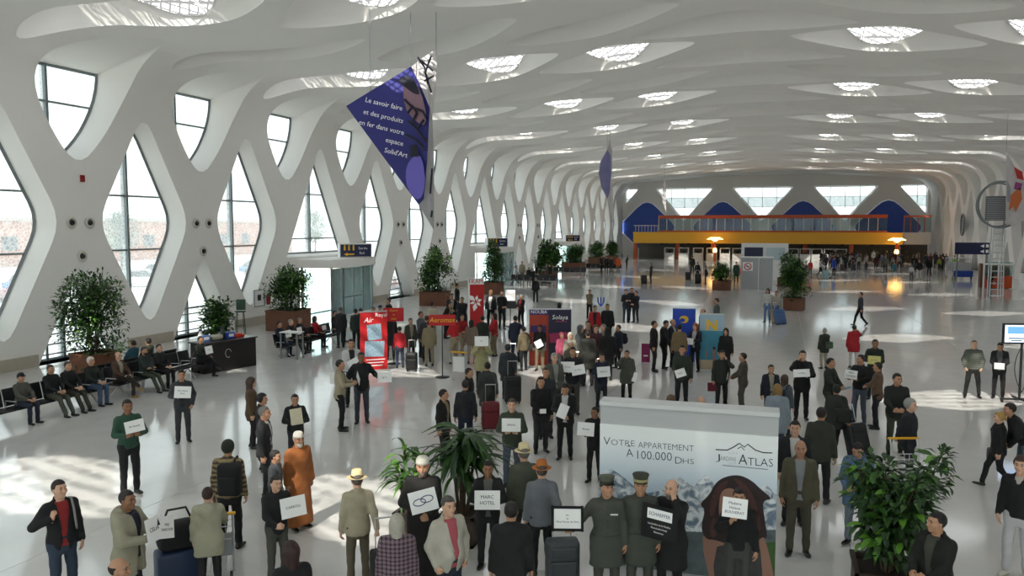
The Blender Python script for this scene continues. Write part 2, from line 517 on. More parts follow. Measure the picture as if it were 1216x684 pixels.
def cells(poly, xs, ys, gap):
    xs = [-1e3] + list(xs) + [1e3]; ys = [-1e3] + list(ys) + [1e3]
    for i in range(len(xs) - 1):
        for j in range(len(ys) - 1):
            p = clip(poly, 1, 0, xs[i + 1] - gap); p = clip(p, -1, 0, -xs[i] - gap) if len(p) > 2 else p
            p = clip(p, 0, 1, ys[j + 1] - gap) if len(p) > 2 else p
            p = clip(p, 0, -1, -ys[j] - gap) if len(p) > 2 else p
            if len(p) > 2:
                a = abs(sum(p[t][0] * p[(t + 1) % len(p)][1] - p[(t + 1) % len(p)][0] * p[t][1] for t in range(len(p)))) / 2
                if a > .04: yield p if sum(p[t][0] * p[(t + 1) % len(p)][1] - p[(t + 1) % len(p)][0] * p[t][1] for t in range(len(p))) > 0 else p[::-1]
sky_cache = {}
for kind, side, k, V in INNER:
    if kind != 'sky': continue
    c = V.mean(0); n = len(V)
    key = (side, len(V), round(float(c[0]), 2))
    if key not in sky_cache:
        poly = [(p[0] - c[0], p[1] - c[1]) for p in V]
        xs = [p[0] for p in poly]; w = max(xs) - min(xs); x0 = min(xs)
        # height of the pane follows the outline: a plane through the rim
        A = np.c_[V[:, 0] - c[0], V[:, 1] - c[1], np.ones(n)]; co = np.linalg.lstsq(A, V[:, 2] - c[2], rcond=None)[0]
        zf = lambda x, y: co[0] * x + co[1] * y + co[2] - .05
        ms = []
        for p in cells(poly, [x0 + w / 3, x0 + 2 * w / 3], [.15], .05):
            m_ = MB(); m_.add([(x, y, zf(x, y)) for x, y in p], [tuple(range(len(p)))[::-1]])
            ms.append(m_.mesh('skylight_pane', M_fret))
        fb = MB()
        Z = lambda p: (p[0], p[1], zf(p[0], p[1]))
        for i in range(0, n, 1):
            p, q = poly[i], poly[(i + 1) % n]
            fb.tube([Z(p), Z(q)], .035, 4)
        for xx in (x0 + w / 3, x0 + 2 * w / 3):
            seg = [p[1] for p in clip(clip(poly, 1, 0, xx + .1), -1, 0, -xx + .1)]
            if seg: fb.tube([Z((xx, min(seg))), Z((xx, max(seg)))], .035, 4)
        fb.tube([Z((x0 + .1, .15)), Z((x0 + w - .1, .15))], .035, 4)
        sky_cache[key] = (ms, fb.mesh('skylight_frame', M_white))
    ms, fbm = sky_cache[key]
    for m_ in ms: link('skylight_pane', m_, ceil, tuple(c))
    link('skylight_frame', fbm, ceil, tuple(c))

# ------------------------------------------------------------------ windows of the left wall, grey infill on the right wall
M_steel = mat('grey_steel', (.22, .25, .26), .45, metal=.3)
M_glass = glass_mat('window_glass', (.32, .365, .37), .30, .22, frostcol=(.34, .39, .40), pscale=7.0)
M_grey = mat('grey_infill', (.30, .31, .32), .6, var=.06, scale=.8)
wcache = {}; wn_ = 0
for kind, side, k, V in sorted([t for t in INNER if t[0] != 'sky'], key=lambda t: (t[1], t[2])):
    yc = Y0 + S * (k + (.5 if kind in ('diamond', 'doorwin') else 0))
    X = XC + side * (HALFW + (1.2 if kind == 'upper' else .85))
    poly = [(p[1] - yc, p[2]) for p in V]
    if side == 1:
        if kind not in wcache:
            m_ = MB(); m_.add([(0, y, z) for y, z in poly], [tuple(range(len(poly)))]); wcache[kind] = m_.mesh('wall_panel', M_grey)
        link('wall_panel', wcache[kind], wr, (X, yc, 0)); continue
    if yc < 8: lite = True
    key = ('L', kind)
    if key not in wcache:
        ys = [-.30] if kind != 'doorwin' else [-.1]
        zs = {'diamond': [4.1, 6.4], 'upper': [9.9], 'tri': [1.25], 'doorwin': [4.4, 7.0]}[kind]
        panes = []
        for p in cells(poly, ys, zs, .03):
            m_ = MB(); m_.add([(0, y, z) for y, z in p], [tuple(range(len(p)))]); panes.append(m_.mesh('glass_pane', M_glass))
        fb = MB(); n = len(poly)
        for i in range(n):
            p, q = poly[i], poly[(i + 1) % n]
            if (p[0] - q[0]) ** 2 + (p[1] - q[1]) ** 2 > 1e-4:
                fb.tube([(.04, *p), (.04, *q)], .075, 4)
        for yy in ys:
            seg = [p[1] for p in clip(clip(poly, 1, 0, yy + .15), -1, 0, -yy + .15)]
            fb.box((-.02, yy, (min(seg) + max(seg)) / 2), (.30, .11, max(seg) - min(seg)))
        for zz in zs:
            seg = [p[0] for p in clip(clip(poly, 0, 1, zz + .1), 0, -1, -zz + .1)]
            fb.box((.0, (min(seg) + max(seg)) / 2, zz), (.14, max(seg) - min(seg), .07))
        hb = None
        if kind == 'tri':                    # handrail and posts in front of the floor-level glazing
            hb = MB()
            for z in (.25, .62, 1.0): hb.tube([(.25, -1.7 + (.55 * z), z), (.25, 1.7 - (.55 * z), z)], .03, 6)
            for y in (-1.2, 1.2): hb.box((.25, y, .5), (.06, .08, 1.0))
            hb = hb.mesh('handrail', M_steel)
        wcache[key] = (panes, fb.mesh('window_frame', M_steel), hb)
    panes, fbm, hb = wcache[key]
    wn_ += 1
    w = link('window_%d' % wn_, fbm, None, (X, yc, 0)); tag(w, kind='structure')
    for m_ in panes: link('glass_pane', m_, w)
    if hb: link('handrail', hb, w)

# ------------------------------------------------------------------ far wall with blue lozenges and high windows
M_blue = mat('cobalt_panel', (.03, .085, .42), .5, var=.08, scale=.5)
FX = [-21.5 + 12.55 * i for i in range(4)]
ops = []
for i, cx in enumerate(FX):
    ops.append(('blue', rounded([(cx, 10.1), (cx + 5.2, 5.0), (cx, -.1), (cx - 5.2, 5.0)], [2.2, .9, .9, .9])))
for i in range(5):
    cx = FX[0] - 6.275 + 12.55 * i
    p = [(cx - 4.9, 11.55), (cx + 4.9, 11.55), (cx, 5.9)]
    p = clip(clip(p, -1, 0, 25.2), 1, 0, 21.6)
    ops.append(('win', rounded(p, .55)))
pts = []; edges = []
b0 = [(-25.6, 0), (22.0, 0), (22.0, 12.5), (10, 13.3), (-1.8, 13.6), (-13.6, 13.3), (-25.6, 12.5)]
pts += b0; edges += [(i, (i + 1) % len(b0)) for i in range(len(b0))]
for _, P in ops:
    b = len(pts); pts += [tuple(p) for p in P]; edges += [(b + i, b + (i + 1) % len(P)) for i in range(len(P))]
R = delaunay_2d_cdt([Vector(p) for p in pts], edges, [], 1, 1e-4, False)
V2 = np.array([tuple(v) for v in R[0]]); F = np.array(R[2], int); C = V2[F].mean(1); keep = np.ones(len(F), bool)
for _, P in ops: keep &= ~inpoly(P, C)
mb = MB(); mb.add([(x, YEND, z) for x, z in V2], [tuple(f) for f in F[keep]])
far_panels = []
for kind, P in ops:
    n = len(P); c = P.mean(0); Q = c + (P - c) * (.97 if kind == 'blue' else .95)
    d = .35 if kind == 'blue' else .8
    mb.add([(x, YEND, z) for x, z in P] + [(x, YEND + d, z) for x, z in Q], [(i, (i + 1) % n, n + (i + 1) % n, n + i) for i in range(n)])
    far_panels.append((kind, Q, d))
wf = mb.build('wall_back', M_shell); tag(wf, kind='structure')
for kind, Q, d in far_panels:
    if kind == 'blue':
        m_ = MB(); m_.add([(x, YEND + d - .02, z) for x, z in Q], [tuple(range(len(Q)))]); m_.build('lozenge_panel', M_blue, wf)
    else:
        wn_ += 1; cx = float(Q[:, 0].mean())
        fb = MB(); poly = [tuple(p) for p in Q]; n = len(poly)
        for i in range(n): fb.tube([(poly[i][0], 0, poly[i][1]), (poly[(i + 1) % n][0], 0, poly[(i + 1) % n][1])], .06, 4)
        xs = [cx - 2.2, cx, cx + 2.2]; zs = [9.9, 8.3]
        for xx in xs:
            seg = [p[1] for p in clip(clip(poly, 1, 0, xx + .2), -1, 0, -xx + .2)]
            if seg: fb.box((xx, 0, (min(seg) + max(seg)) / 2), (.07, .1, max(seg) - min(seg)))
        for zz in zs:
            seg = [p[0] for p in clip(clip(poly, 0, 1, zz + .2), 0, -1, -zz + .2)]
            if seg: fb.box(((min(seg) + max(seg)) / 2, 0, zz), (max(seg) - min(seg), .1, .06))
        w = fb.build('window_%d' % wn_, M_steel, None, loc=(0, YEND + d - .05, 0)); tag(w, kind='structure')
        for p in cells(poly, xs, zs, .03):
            m_ = MB(); m_.add([(x, 0, z) for x, z in p], [tuple(range(len(p)))]); m_.build('glass_pane', M_glass, w)
# end wall behind the viewer, unseen; its glazing is added to light the foreground
mb = MB(); mb.box((XC, YST - .1, 1.0), (49, .2, 2.2)); mb.box((XC, YST - .1, 12.6), (49, .2, 2.4))
for i in range(9): mb.box((XC - 24 + 6 * i, YST - .1, 6.7), (.9, .3, 9.4))
o = mb.build('wall_front', M_shell); tag(o, kind='structure')
gm = MB(); gm.add([(-2.55, 0, 2.1), (2.55, 0, 2.1), (2.55, 0, 11.4), (-2.55, 0, 11.4)], [(3, 2, 1, 0)]); gm = gm.mesh('glass_pane', M_glass)
for i in range(8): link('glass_pane', gm, o, (XC - 21 + 6 * i, YST - .1, 0))

# ------------------------------------------------------------------ outside ground
M_out = mat('sunlit_paving', (.55, .53, .49), .8, var=.08, scale=.5)
mb = MB(); mb.box((-110, 60, -.25), (166, 400, .3)); o = mb.build('ground', M_out); tag(o, kind='structure')

# ------------------------------------------------------------------ figures: distance fields turned into skins
def snet(f, lo, hi, h):
    """surface net of the zero level of f in a box; returns vertices and quads"""
    lo = np.asarray(lo, float); n = np.maximum(np.ceil((np.asarray(hi) - lo) / h).astype(int) + 1, 3)
    ax = [lo[i] + h * np.arange(n[i]) for i in range(3)]
    G = np.stack(np.meshgrid(*ax, indexing='ij'), -1).reshape(-1, 3)
    F = f(G).reshape(n); I = F < 0
    sh = tuple(n - 1)
    cnt = np.zeros(sh); acc = np.zeros(sh + (3,))
    c = [(a, b, d) for a in (0, 1) for b in (0, 1) for d in (0, 1)]
    sl = lambda o: tuple(slice(o[i], n[i] - 1 + o[i]) for i in range(3))
    for o in c:
        for a in range(3):
            if o[a]: continue
            q = list(o); q[a] = 1
            A, B = F[sl(o)], F[sl(q)]
            m = (A < 0) != (B < 0)
            t = np.where(m, A / np.where(A - B == 0, 1, A - B), 0)
            cnt += m
            for i in range(3): acc[..., i] += np.where(m, o[i] + (t if i == a else 0), 0)
    act = cnt > 0
    idx = -np.ones(sh, int); idx[act] = np.arange(act.sum())
    cells_ = np.argwhere(act)
    V = lo + h * (cells_ + acc[act] / cnt[act][:, None])
    Q = []
    for a in range(3):
        b, d = (a + 1) % 3, (a + 2) % 3
        s0 = [slice(1, n[i] - 1) for i in range(3)]; s0[a] = slice(0, n[a] - 1)
        s1 = list(s0); s1[a] = slice(1, n[a])
        A, B = I[tuple(s0)], I[tuple(s1)]
        for fl, m in ((0, A & ~B), (1, ~A & B)):
            e = np.argwhere(m)
            if not len(e): continue
            e[:, b] += 1; e[:, d] += 1
            def cell(db, dd):
                k = e.copy(); k[:, b] -= db; k[:, d] -= dd
                return idx[k[:, 0], k[:, 1], k[:, 2]]
            q = np.stack([cell(1, 1), cell(0, 1), cell(0, 0), cell(1, 0)], 1)
            Q.append(q if fl == 0 else q[:, ::-1])
    return V, np.concatenate(Q) if Q else np.zeros((0, 4), int)
def smin(a, b, k):
    h = np.maximum(k - np.abs(a - b), 0) / k
    return np.minimum(a, b) - h * h * k * .25
def cap(P, a, b, r1, r2):
    a = np.asarray(a, float); d = np.asarray(b, float) - a
    t = np.clip(((P - a) @ d) / max(d @ d, 1e-9), 0, 1)
    return np.linalg.norm(P - a - t[:, None] * d, axis=1) - (r1 + (r2 - r1) * t)
def elli(P, c, r):
    q = (P - np.asarray(c)) / np.asarray(r)
    return (np.linalg.norm(q, axis=1) - 1) * min(r)
def rotx(a): c, s = math.cos(a), math.sin(a); return np.array([[1, 0, 0], [0, c, -s], [0, s, c]])
def rotz(a): c, s = math.cos(a), math.sin(a); return np.array([[c, -s, 0], [s, c, 0], [0, 0, 1]])
def unit(v): v = np.asarray(v, float); return v / (np.linalg.norm(v) + 1e-9)
def ik(S, W, l1, l2, pole):
    S = np.asarray(S, float); W = np.asarray(W, float); d = W - S; L = np.linalg.norm(d)
    Lm = (l1 + l2) * .995
    if L > Lm: W = S + d / L * Lm; d = W - S; L = Lm
    a = (l1 * l1 - l2 * l2 + L * L) / (2 * L); hgt = math.sqrt(max(l1 * l1 - a * a, 0))
    u = d / L; p = np.asarray(pole, float); p = p - u * (p @ u)
    return S + u * a + unit(p) * hgt, W

TZ = [.74, .82, .90, .98, 1.08, 1.18, 1.27, 1.36, 1.42, 1.46, 1.50]
TRX = [.135, .158, .172, .168, .152, .158, .172, .178, .155, .100, .062]
TRY = [.095, .112, .122, .116, .106, .112, .118, .110, .090, .070, .058]
TYC = [-.01, -.015, -.015, -.005, .0, .0, .0, -.008, -.014, -.012, -.008]
def torso(P, J, grow, z0, z1, flare=0.0, zf=.9):
    Q = (P - J['o']) @ J['R']; z = Q[:, 2] + .95
    w = J['w']
    rx = np.interp(z, TZ, TRX) * w + grow; ry = np.interp(z, TZ, TRY) * (1 + (w - 1) * 1.5) + grow
    belly = J['belly'] * np.exp(-((z - 1.05) / .13) ** 2)
    fl = np.maximum(zf - z, 0) * flare
    rx = rx + fl; ry = ry + fl + belly
    yc = np.interp(z, TZ, TYC) + belly * .8
    d = (np.sqrt((Q[:, 0] / rx) ** 2 + ((Q[:, 1] - yc) / ry) ** 2) - 1) * np.minimum(rx, ry)
    return np.maximum(np.maximum(d, z0 - z), z - z1), Q, z

ARMS = {  # wrist target (outward, forward, up), elbow pole, hand direction, hand shape
    'd': ((.265, .03, .80), (.3, -1, 0), (0, .12, -1), 'relax'),
    'h': ((.115, .27, 1.16), (.8, -.4, -.8), (-.55, .75, .35), 'grip'),
    'H': ((.11, .27, 1.36), (.9, -.2, -.9), (-.35, .5, .8), 'grip'),
    'l': ((.10, .25, 1.02), (.8, -.5, -.6), (-.6, .75, .1), 'grip'),
    'p': ((.215, .075, .91), (.9, -.8, 0), (-.25, .3, -1), 'fist'),
    'b': ((.03, -.20, .93), (.9, -.5, 0), (-1, -.1, -.2), 'fist'),
    'f': ((.115, .13, 1.50), (.7, .3, -1), (-.35, -.2, .9), 'grip'),
    'c': ((-.04, .235, 1.10), (.9, -.2, -.5), (-1, .15, .1), 'relax'),
    'k': ((.27, -.26, .80), (.4, -1, .3), (.1, -.4, -1), 'fist'),
    't': ((.24, .40, .98), (.4, -.6, -.8), (-.05, 1, -.05), 'fist'),
    's': ((.15, .13, 1.28), (.8, .0, -1), (-.2, .1, 1), 'fist'),
    'o': ((.47, .16, 1.10), (.2, -.8, -.6), (.8, .5, .2), 'grip'),
    'x': ((.10, .34, .70), (.8, -.5, -.2), (-.5, .8, -.3), 'relax'),
    'w': ((.24, .12, .86), (.3, -1, 0), (0, .3, -1), 'fist'),
    'a': ((.02, .30, 1.08), (.8, -.5, -.6), (-.9, .4, .1), 'grip'),
}
def skeleton(legs='stand', arms='dd', lean=0, w=1.0, belly=0.0, head=(0, 0), turn=0):
    J = {'w': w, 'belly': belly}
    sit = legs.startswith('sit')
    pz = .60 if sit else (.93 if legs == 'walk' else .95)
    o = np.array([0, 0, pz]); R = rotx(-math.radians(lean)) @ rotz(math.radians(turn))
    J['o'] = o; J['R'] = R; J['dz'] = pz - .95
    T = lambda p: o + R @ (np.asarray(p, float) - [0, 0, .95])
    J['T'] = T
    for i, s in enumerate((-1, 1)):        # s = -1 the figure's left, +1 its right
        k = 'LR'[i]; sx = s
        hip = o + np.array([sx * .088, 0, -.03])
        if sit:
            kn = np.array([sx * .115, .43, .535]); an = np.array([sx * .12, .42, .09])
            if legs == 'sitx' and s == 1: kn = np.array([.05, .42, .66]); an = np.array([-.14, .62, .36])
            if legs == 'sitf': an = np.array([sx * .12, .62, .09]); kn = np.array([sx * .12, .42, .50])
            foot = rotz(-sx * .15)[:, 1]
            if legs == 'sitx' and s == 1: foot = unit([-.2, .8, -.5])
        else:
            if legs == 'walk': an = np.array([sx * .075, .27 if s == 1 else -.30, .10 if s == 1 else .15])
            elif legs == 'wide': an = np.array([sx * .19, .03 * s, .09])
            elif legs == 'close': an = np.array([sx * .075, .0, .09])
            else: an = np.array([sx * .12, .03 * s, .09])
            kn, an = ik(hip, an, .425 if legs == "walk" else .419, .42 if legs == "walk" else .415, (sx * .12, 1, 0))
            foot = np.array([sx * .22, 1, 0]) if legs != 'walk' else np.array([sx * .08, 1, .12 if s == 1 else -.75])
        J['hip' + k], J['kn' + k], J['an' + k], J['foot' + k] = hip, kn, an, unit(foot)
        sh = T((sx * .165 * (.6 + .4 * w), -.01, 1.405))
        tgt, pole, hd, hs = ARMS[arms[i]]
        if sit and arms[i] in 'dx':
            tgt, pole, hd, hs = ARMS['x']; W = np.array([sx * tgt[0], .33, .70])
        else: W = T((sx * tgt[0], tgt[1] + (.05 + belly if tgt[1] > .2 else 0), tgt[2]))
        el, W = ik(sh, W, .285, .255, R @ np.array([sx * pole[0], pole[1], pole[2]]))
        J['sh' + k], J['el' + k], J['wr' + k] = sh, el, W
        J['hd' + k] = unit(R @ np.array([sx * hd[0], hd[1], hd[2]])); J['hs' + k] = hs
    J['neck'] = T((0, -.01, 1.46))
    J['Rh'] = R @ rotx(math.radians(lean * .7)) @ rotz(math.radians(head[0])) @ rotx(math.radians(head[1]))
    J['hc'] = J['neck'] + R @ np.array([0, .012, .0]) + J['Rh'] @ np.array([0, .01, .165])
    return J

# -- heads and hands, made once
def head_f(P):
    d = elli(P, (0, -.012, .028), (.076, .097, .095))
    d = smin(d, elli(P, (0, .022, -.055), (.057, .066, .062)), .05)
    d = smin(d, cap(P, (0, .088, .012), (0, .112, -.028), .008, .014), .018)
    for s in (-1, 1):
        d = smin(d, cap(P, (s * .012, .088, .035), (s * .05, .07, .036), .011, .009), .02)
        d = smin(d, elli(P, (s * .048, .058, -.025), (.02, .024, .02)), .03)
        d = np.maximum(d, -(np.linalg.norm(P - np.array([s * .031, .098, .014]), axis=1) - .013))
        d = smin(d, elli(P, (s * .08, -.004, -.004), (.010, .020, .031)), .012)
    d = smin(d, cap(P, (-.018, .085, -.058), (.018, .085, -.058), .009, .009), .012)
    d = smin(d, elli(P, (0, .073, -.098), (.024, .02, .018)), .03)
    d = smin(d, cap(P, (0, -.015, -.07), (0, -.03, -.19), .052, .056), .04)
    return d
def small_ell(c, r, n=8, m=5):
    b = MB(); b.ell(c, r, n, m); V = np.array(b.v); F = np.array(b.f, int)
    return V, F
def make_head(h):
    V, Q = snet(head_f, (-.11, -.13, -.20), (.11, .14, .15), h)
    M = np.zeros(len(Q), int)
    if True:
        for s in (-1, 1):
            for (c, r, mi) in (((s * .031, .083, .013), (.013, .008, .007), 1), ((s * .033, .090, .037), (.019, .008, .005), 1)):
                v, q = small_ell(c, r); Q = np.concatenate([Q, q + len(V)]); V = np.concatenate([V, v]); M = np.concatenate([M, np.full(len(q), mi)])
        v, q = small_ell((0, .091, -.058), (.021, .007, .0055)); Q = np.concatenate([Q, q + len(V)]); V = np.concatenate([V, v]); M = np.concatenate([M, np.full(len(q), 2)])
    return V, Q, M
HEAD = {0: make_head(.0085), 1: make_head(.016)}
def hand_f(kind):
    curl = {'relax': (.35, .5, .35), 'grip': (.75, 1.0, .6), 'fist': (1.2, 1.5, 1.0)}[kind]
    segs = []
    for i, (x, L) in enumerate(((-.031, .070), (-.010, .080), (.011, .074), (.031, .058))):
        p = np.array([x * .95, .092, 0.0]); a = 0; r = .0088
        for j, f in enumerate((.45, .32, .25)):
            a += curl[j] + .03 * i
            q = p + L * f * np.array([x * .25 * (1 if kind == 'relax' else .3), math.cos(a), -math.sin(a)])
            segs.append((p, q, r, r * .9)); p = q; r *= .9
    th = [(-.030, .025, -.008), (-.056, .058, -.020), (-.054 if kind == 'relax' else -.036, .088, -.034 if kind == 'relax' else -.045)]
    def f(P):
        q = (P - np.array([0, .052, 0])) / np.array([.043, .056, .0165])
        d = (np.linalg.norm(q, ord=4, axis=1) - 1) * .0165
        d = smin(d, cap(P, (0, -.03, 0), (0, .03, 0), .026, .024), .02)
        for a, b, r1, r2 in segs: d = smin(d, cap(P, a, b, r1, r2), .006)
        d = smin(d, smin(cap(P, th[0], th[1], .015, .0115), cap(P, th[1], th[2], .0115, .009), .006), .01)
        return d
    return f
HAND = {}
for hk in ('relax', 'grip', 'fist'):
    for lod, h in ((0, .0085), (1, .018)):
        HAND[hk, lod] = snet(hand_f(hk), (-.085, -.07, -.095), (.075, .20, .04), h)
def skull_x(P, g): return elli(P, (0, -.014, .030), (.076 + g, .097 + g, .095 + g))
def hair_f(style):
    def f(P):
        y, z = P[:, 1], P[:, 2]; x = np.abs(P[:, 0])
        if style == 'bald':                      # fringe round the back only
            return np.maximum(skull_x(P, .008), np.maximum(np.maximum(y - .0, z - .045), -.062 - z))
        if style in ('long', 'scarf'):
            g = .02
            d = smin(skull_x(P, g), cap(P, (0, -.045, .0), (0, -.06, -.16), .085, .075), .05)
            for s in (-1, 1): d = smin(d, cap(P, (s * .068, -.01, .0), (s * .075, .0, -.16), .034, .03), .03)
            face = elli(P, (0, .10, -.02), (.064, .10, .088))
            return np.maximum(np.maximum(d, -face), -.2 - z)
        g = {'short': .011, 'crop': .006, 'thick': .022, 'bun': .014}[style]
        keep = np.minimum(np.maximum(.072 - z - .35 * np.minimum(y, 0), -1), np.maximum(y - .012 - .25 * z, -.072 - z))
        d = np.maximum(skull_x(P, g), keep)
        if style == 'bun': d = np.minimum(d, elli(P, (0, -.12, -.01), (.04, .04, .04)))
        return d
    return f
def beard_f(P):
    y, z = P[:, 1], P[:, 2]
    d = smin(elli(P, (0, .022, -.06), (.064, .075, .068)), elli(P, (0, .07, -.10), (.034, .032, .04)), .03)
    m = np.maximum(d, np.maximum(z + .035, -y + .0))
    return np.maximum(m, -(elli(P, (0, .10, -.058), (.024, .03, .010))))
HAIR = {}
def hair_mesh(style, lod):
    k = (style, lod)
    if k not in HAIR:
        f = beard_f if style == 'beard' else hair_f(style)
        HAIR[k] = snet(f, (-.14, -.20, -.24), (.14, .14, .17), .011 if lod == 0 else .02)
    return HAIR[k]
def shoe_f(P):
    d = smin(elli(P, (0, .085, .030), (.046, .115, .032)), elli(P, (0, -.02, .035), (.038, .055, .036)), .04)
    d = smin(d, cap(P, (0, -.015, .05), (0, -.015, .085), .042, .044), .02)
    return np.maximum(d, -P[:, 2])
SHOE = {0: snet(shoe_f, (-.08, -.11, -.02), (.08, .23, .14), .014), 1: snet(shoe_f, (-.08, -.11, -.02), (.08, .23, .14), .026)}
SKINS = {'l': '#c99f86', 'm': '#b08468', 'd': '#8a6248', 'k': '#6b4a36'}
def cloth(c, pattern=None, rough=.85):
    """cloth material from a colour, optionally woven with a second colour"""
    key = 'cloth_%s_%s' % (c.strip('#'), pattern or '')
    if key in MATS: return MATS[key]
    if pattern is None: return mat(key, c, rough, var=.16, scale=9, bump=.25)
    m = mat(key, c, rough)
    kind, c2 = pattern.split(':'); nt = m.node_tree; b = nt.nodes['Principled BSDF']
    tc = nt.nodes.new('ShaderNodeTexCoord'); mx = nt.nodes.new('ShaderNodeMix'); mx.data_type = 'RGBA'
    mx.inputs[6].default_value = (*srgb(c), 1); mx.inputs[7].default_value = (*srgb(c2), 1)
    def wave(d, s):
        w = nt.nodes.new('ShaderNodeTexWave'); w.bands_direction = d; w.inputs['Scale'].default_value = s; nt.links.new(tc.outputs['Object'], w.inputs[0])
        g = nt.nodes.new('ShaderNodeMath'); g.operation = 'GREATER_THAN'; g.inputs[1].default_value = .6; nt.links.new(w.outputs['Fac'], g.inputs[0]); return g
    if kind == 'stripe': nt.links.new(wave('Z', 5).outputs[0], mx.inputs[0])
    elif kind == 'fair':                          # zigzag bands of a knitted jumper
        w = nt.nodes.new('ShaderNodeTexWave'); w.bands_direction = 'Z'; w.inputs['Scale'].default_value = 4.0; w.inputs['Distortion'].default_value = 2.5; w.inputs['Detail Scale'].default_value = 5
        nt.links.new(tc.outputs['Object'], w.inputs[0]); nt.links.new(w.outputs['Fac'], mx.inputs[0])
    else:                                          # plaid
        a = wave('X', 5.5); d = wave('Z', 5.5); s = nt.nodes.new('ShaderNodeMath'); s.operation = 'ADD'; h = nt.nodes.new('ShaderNodeMath'); h.operation = 'MULTIPLY'; h.inputs[1].default_value = .5
        nt.links.new(a.outputs[0], s.inputs[0]); nt.links.new(d.outputs[0], s.inputs[1]); nt.links.new(s.outputs[0], h.inputs[0]); nt.links.new(h.outputs[0], mx.inputs[0])
    nt.links.new(mx.outputs[2], b.inputs['Base Color'])
    return m
M_dark = mat('dark_feature', '#1c1512', .5)
M_badge = mat('badge_white', (.7, .7, .68), .5)
M_lip = mat('lip', '#8a5248', .5)

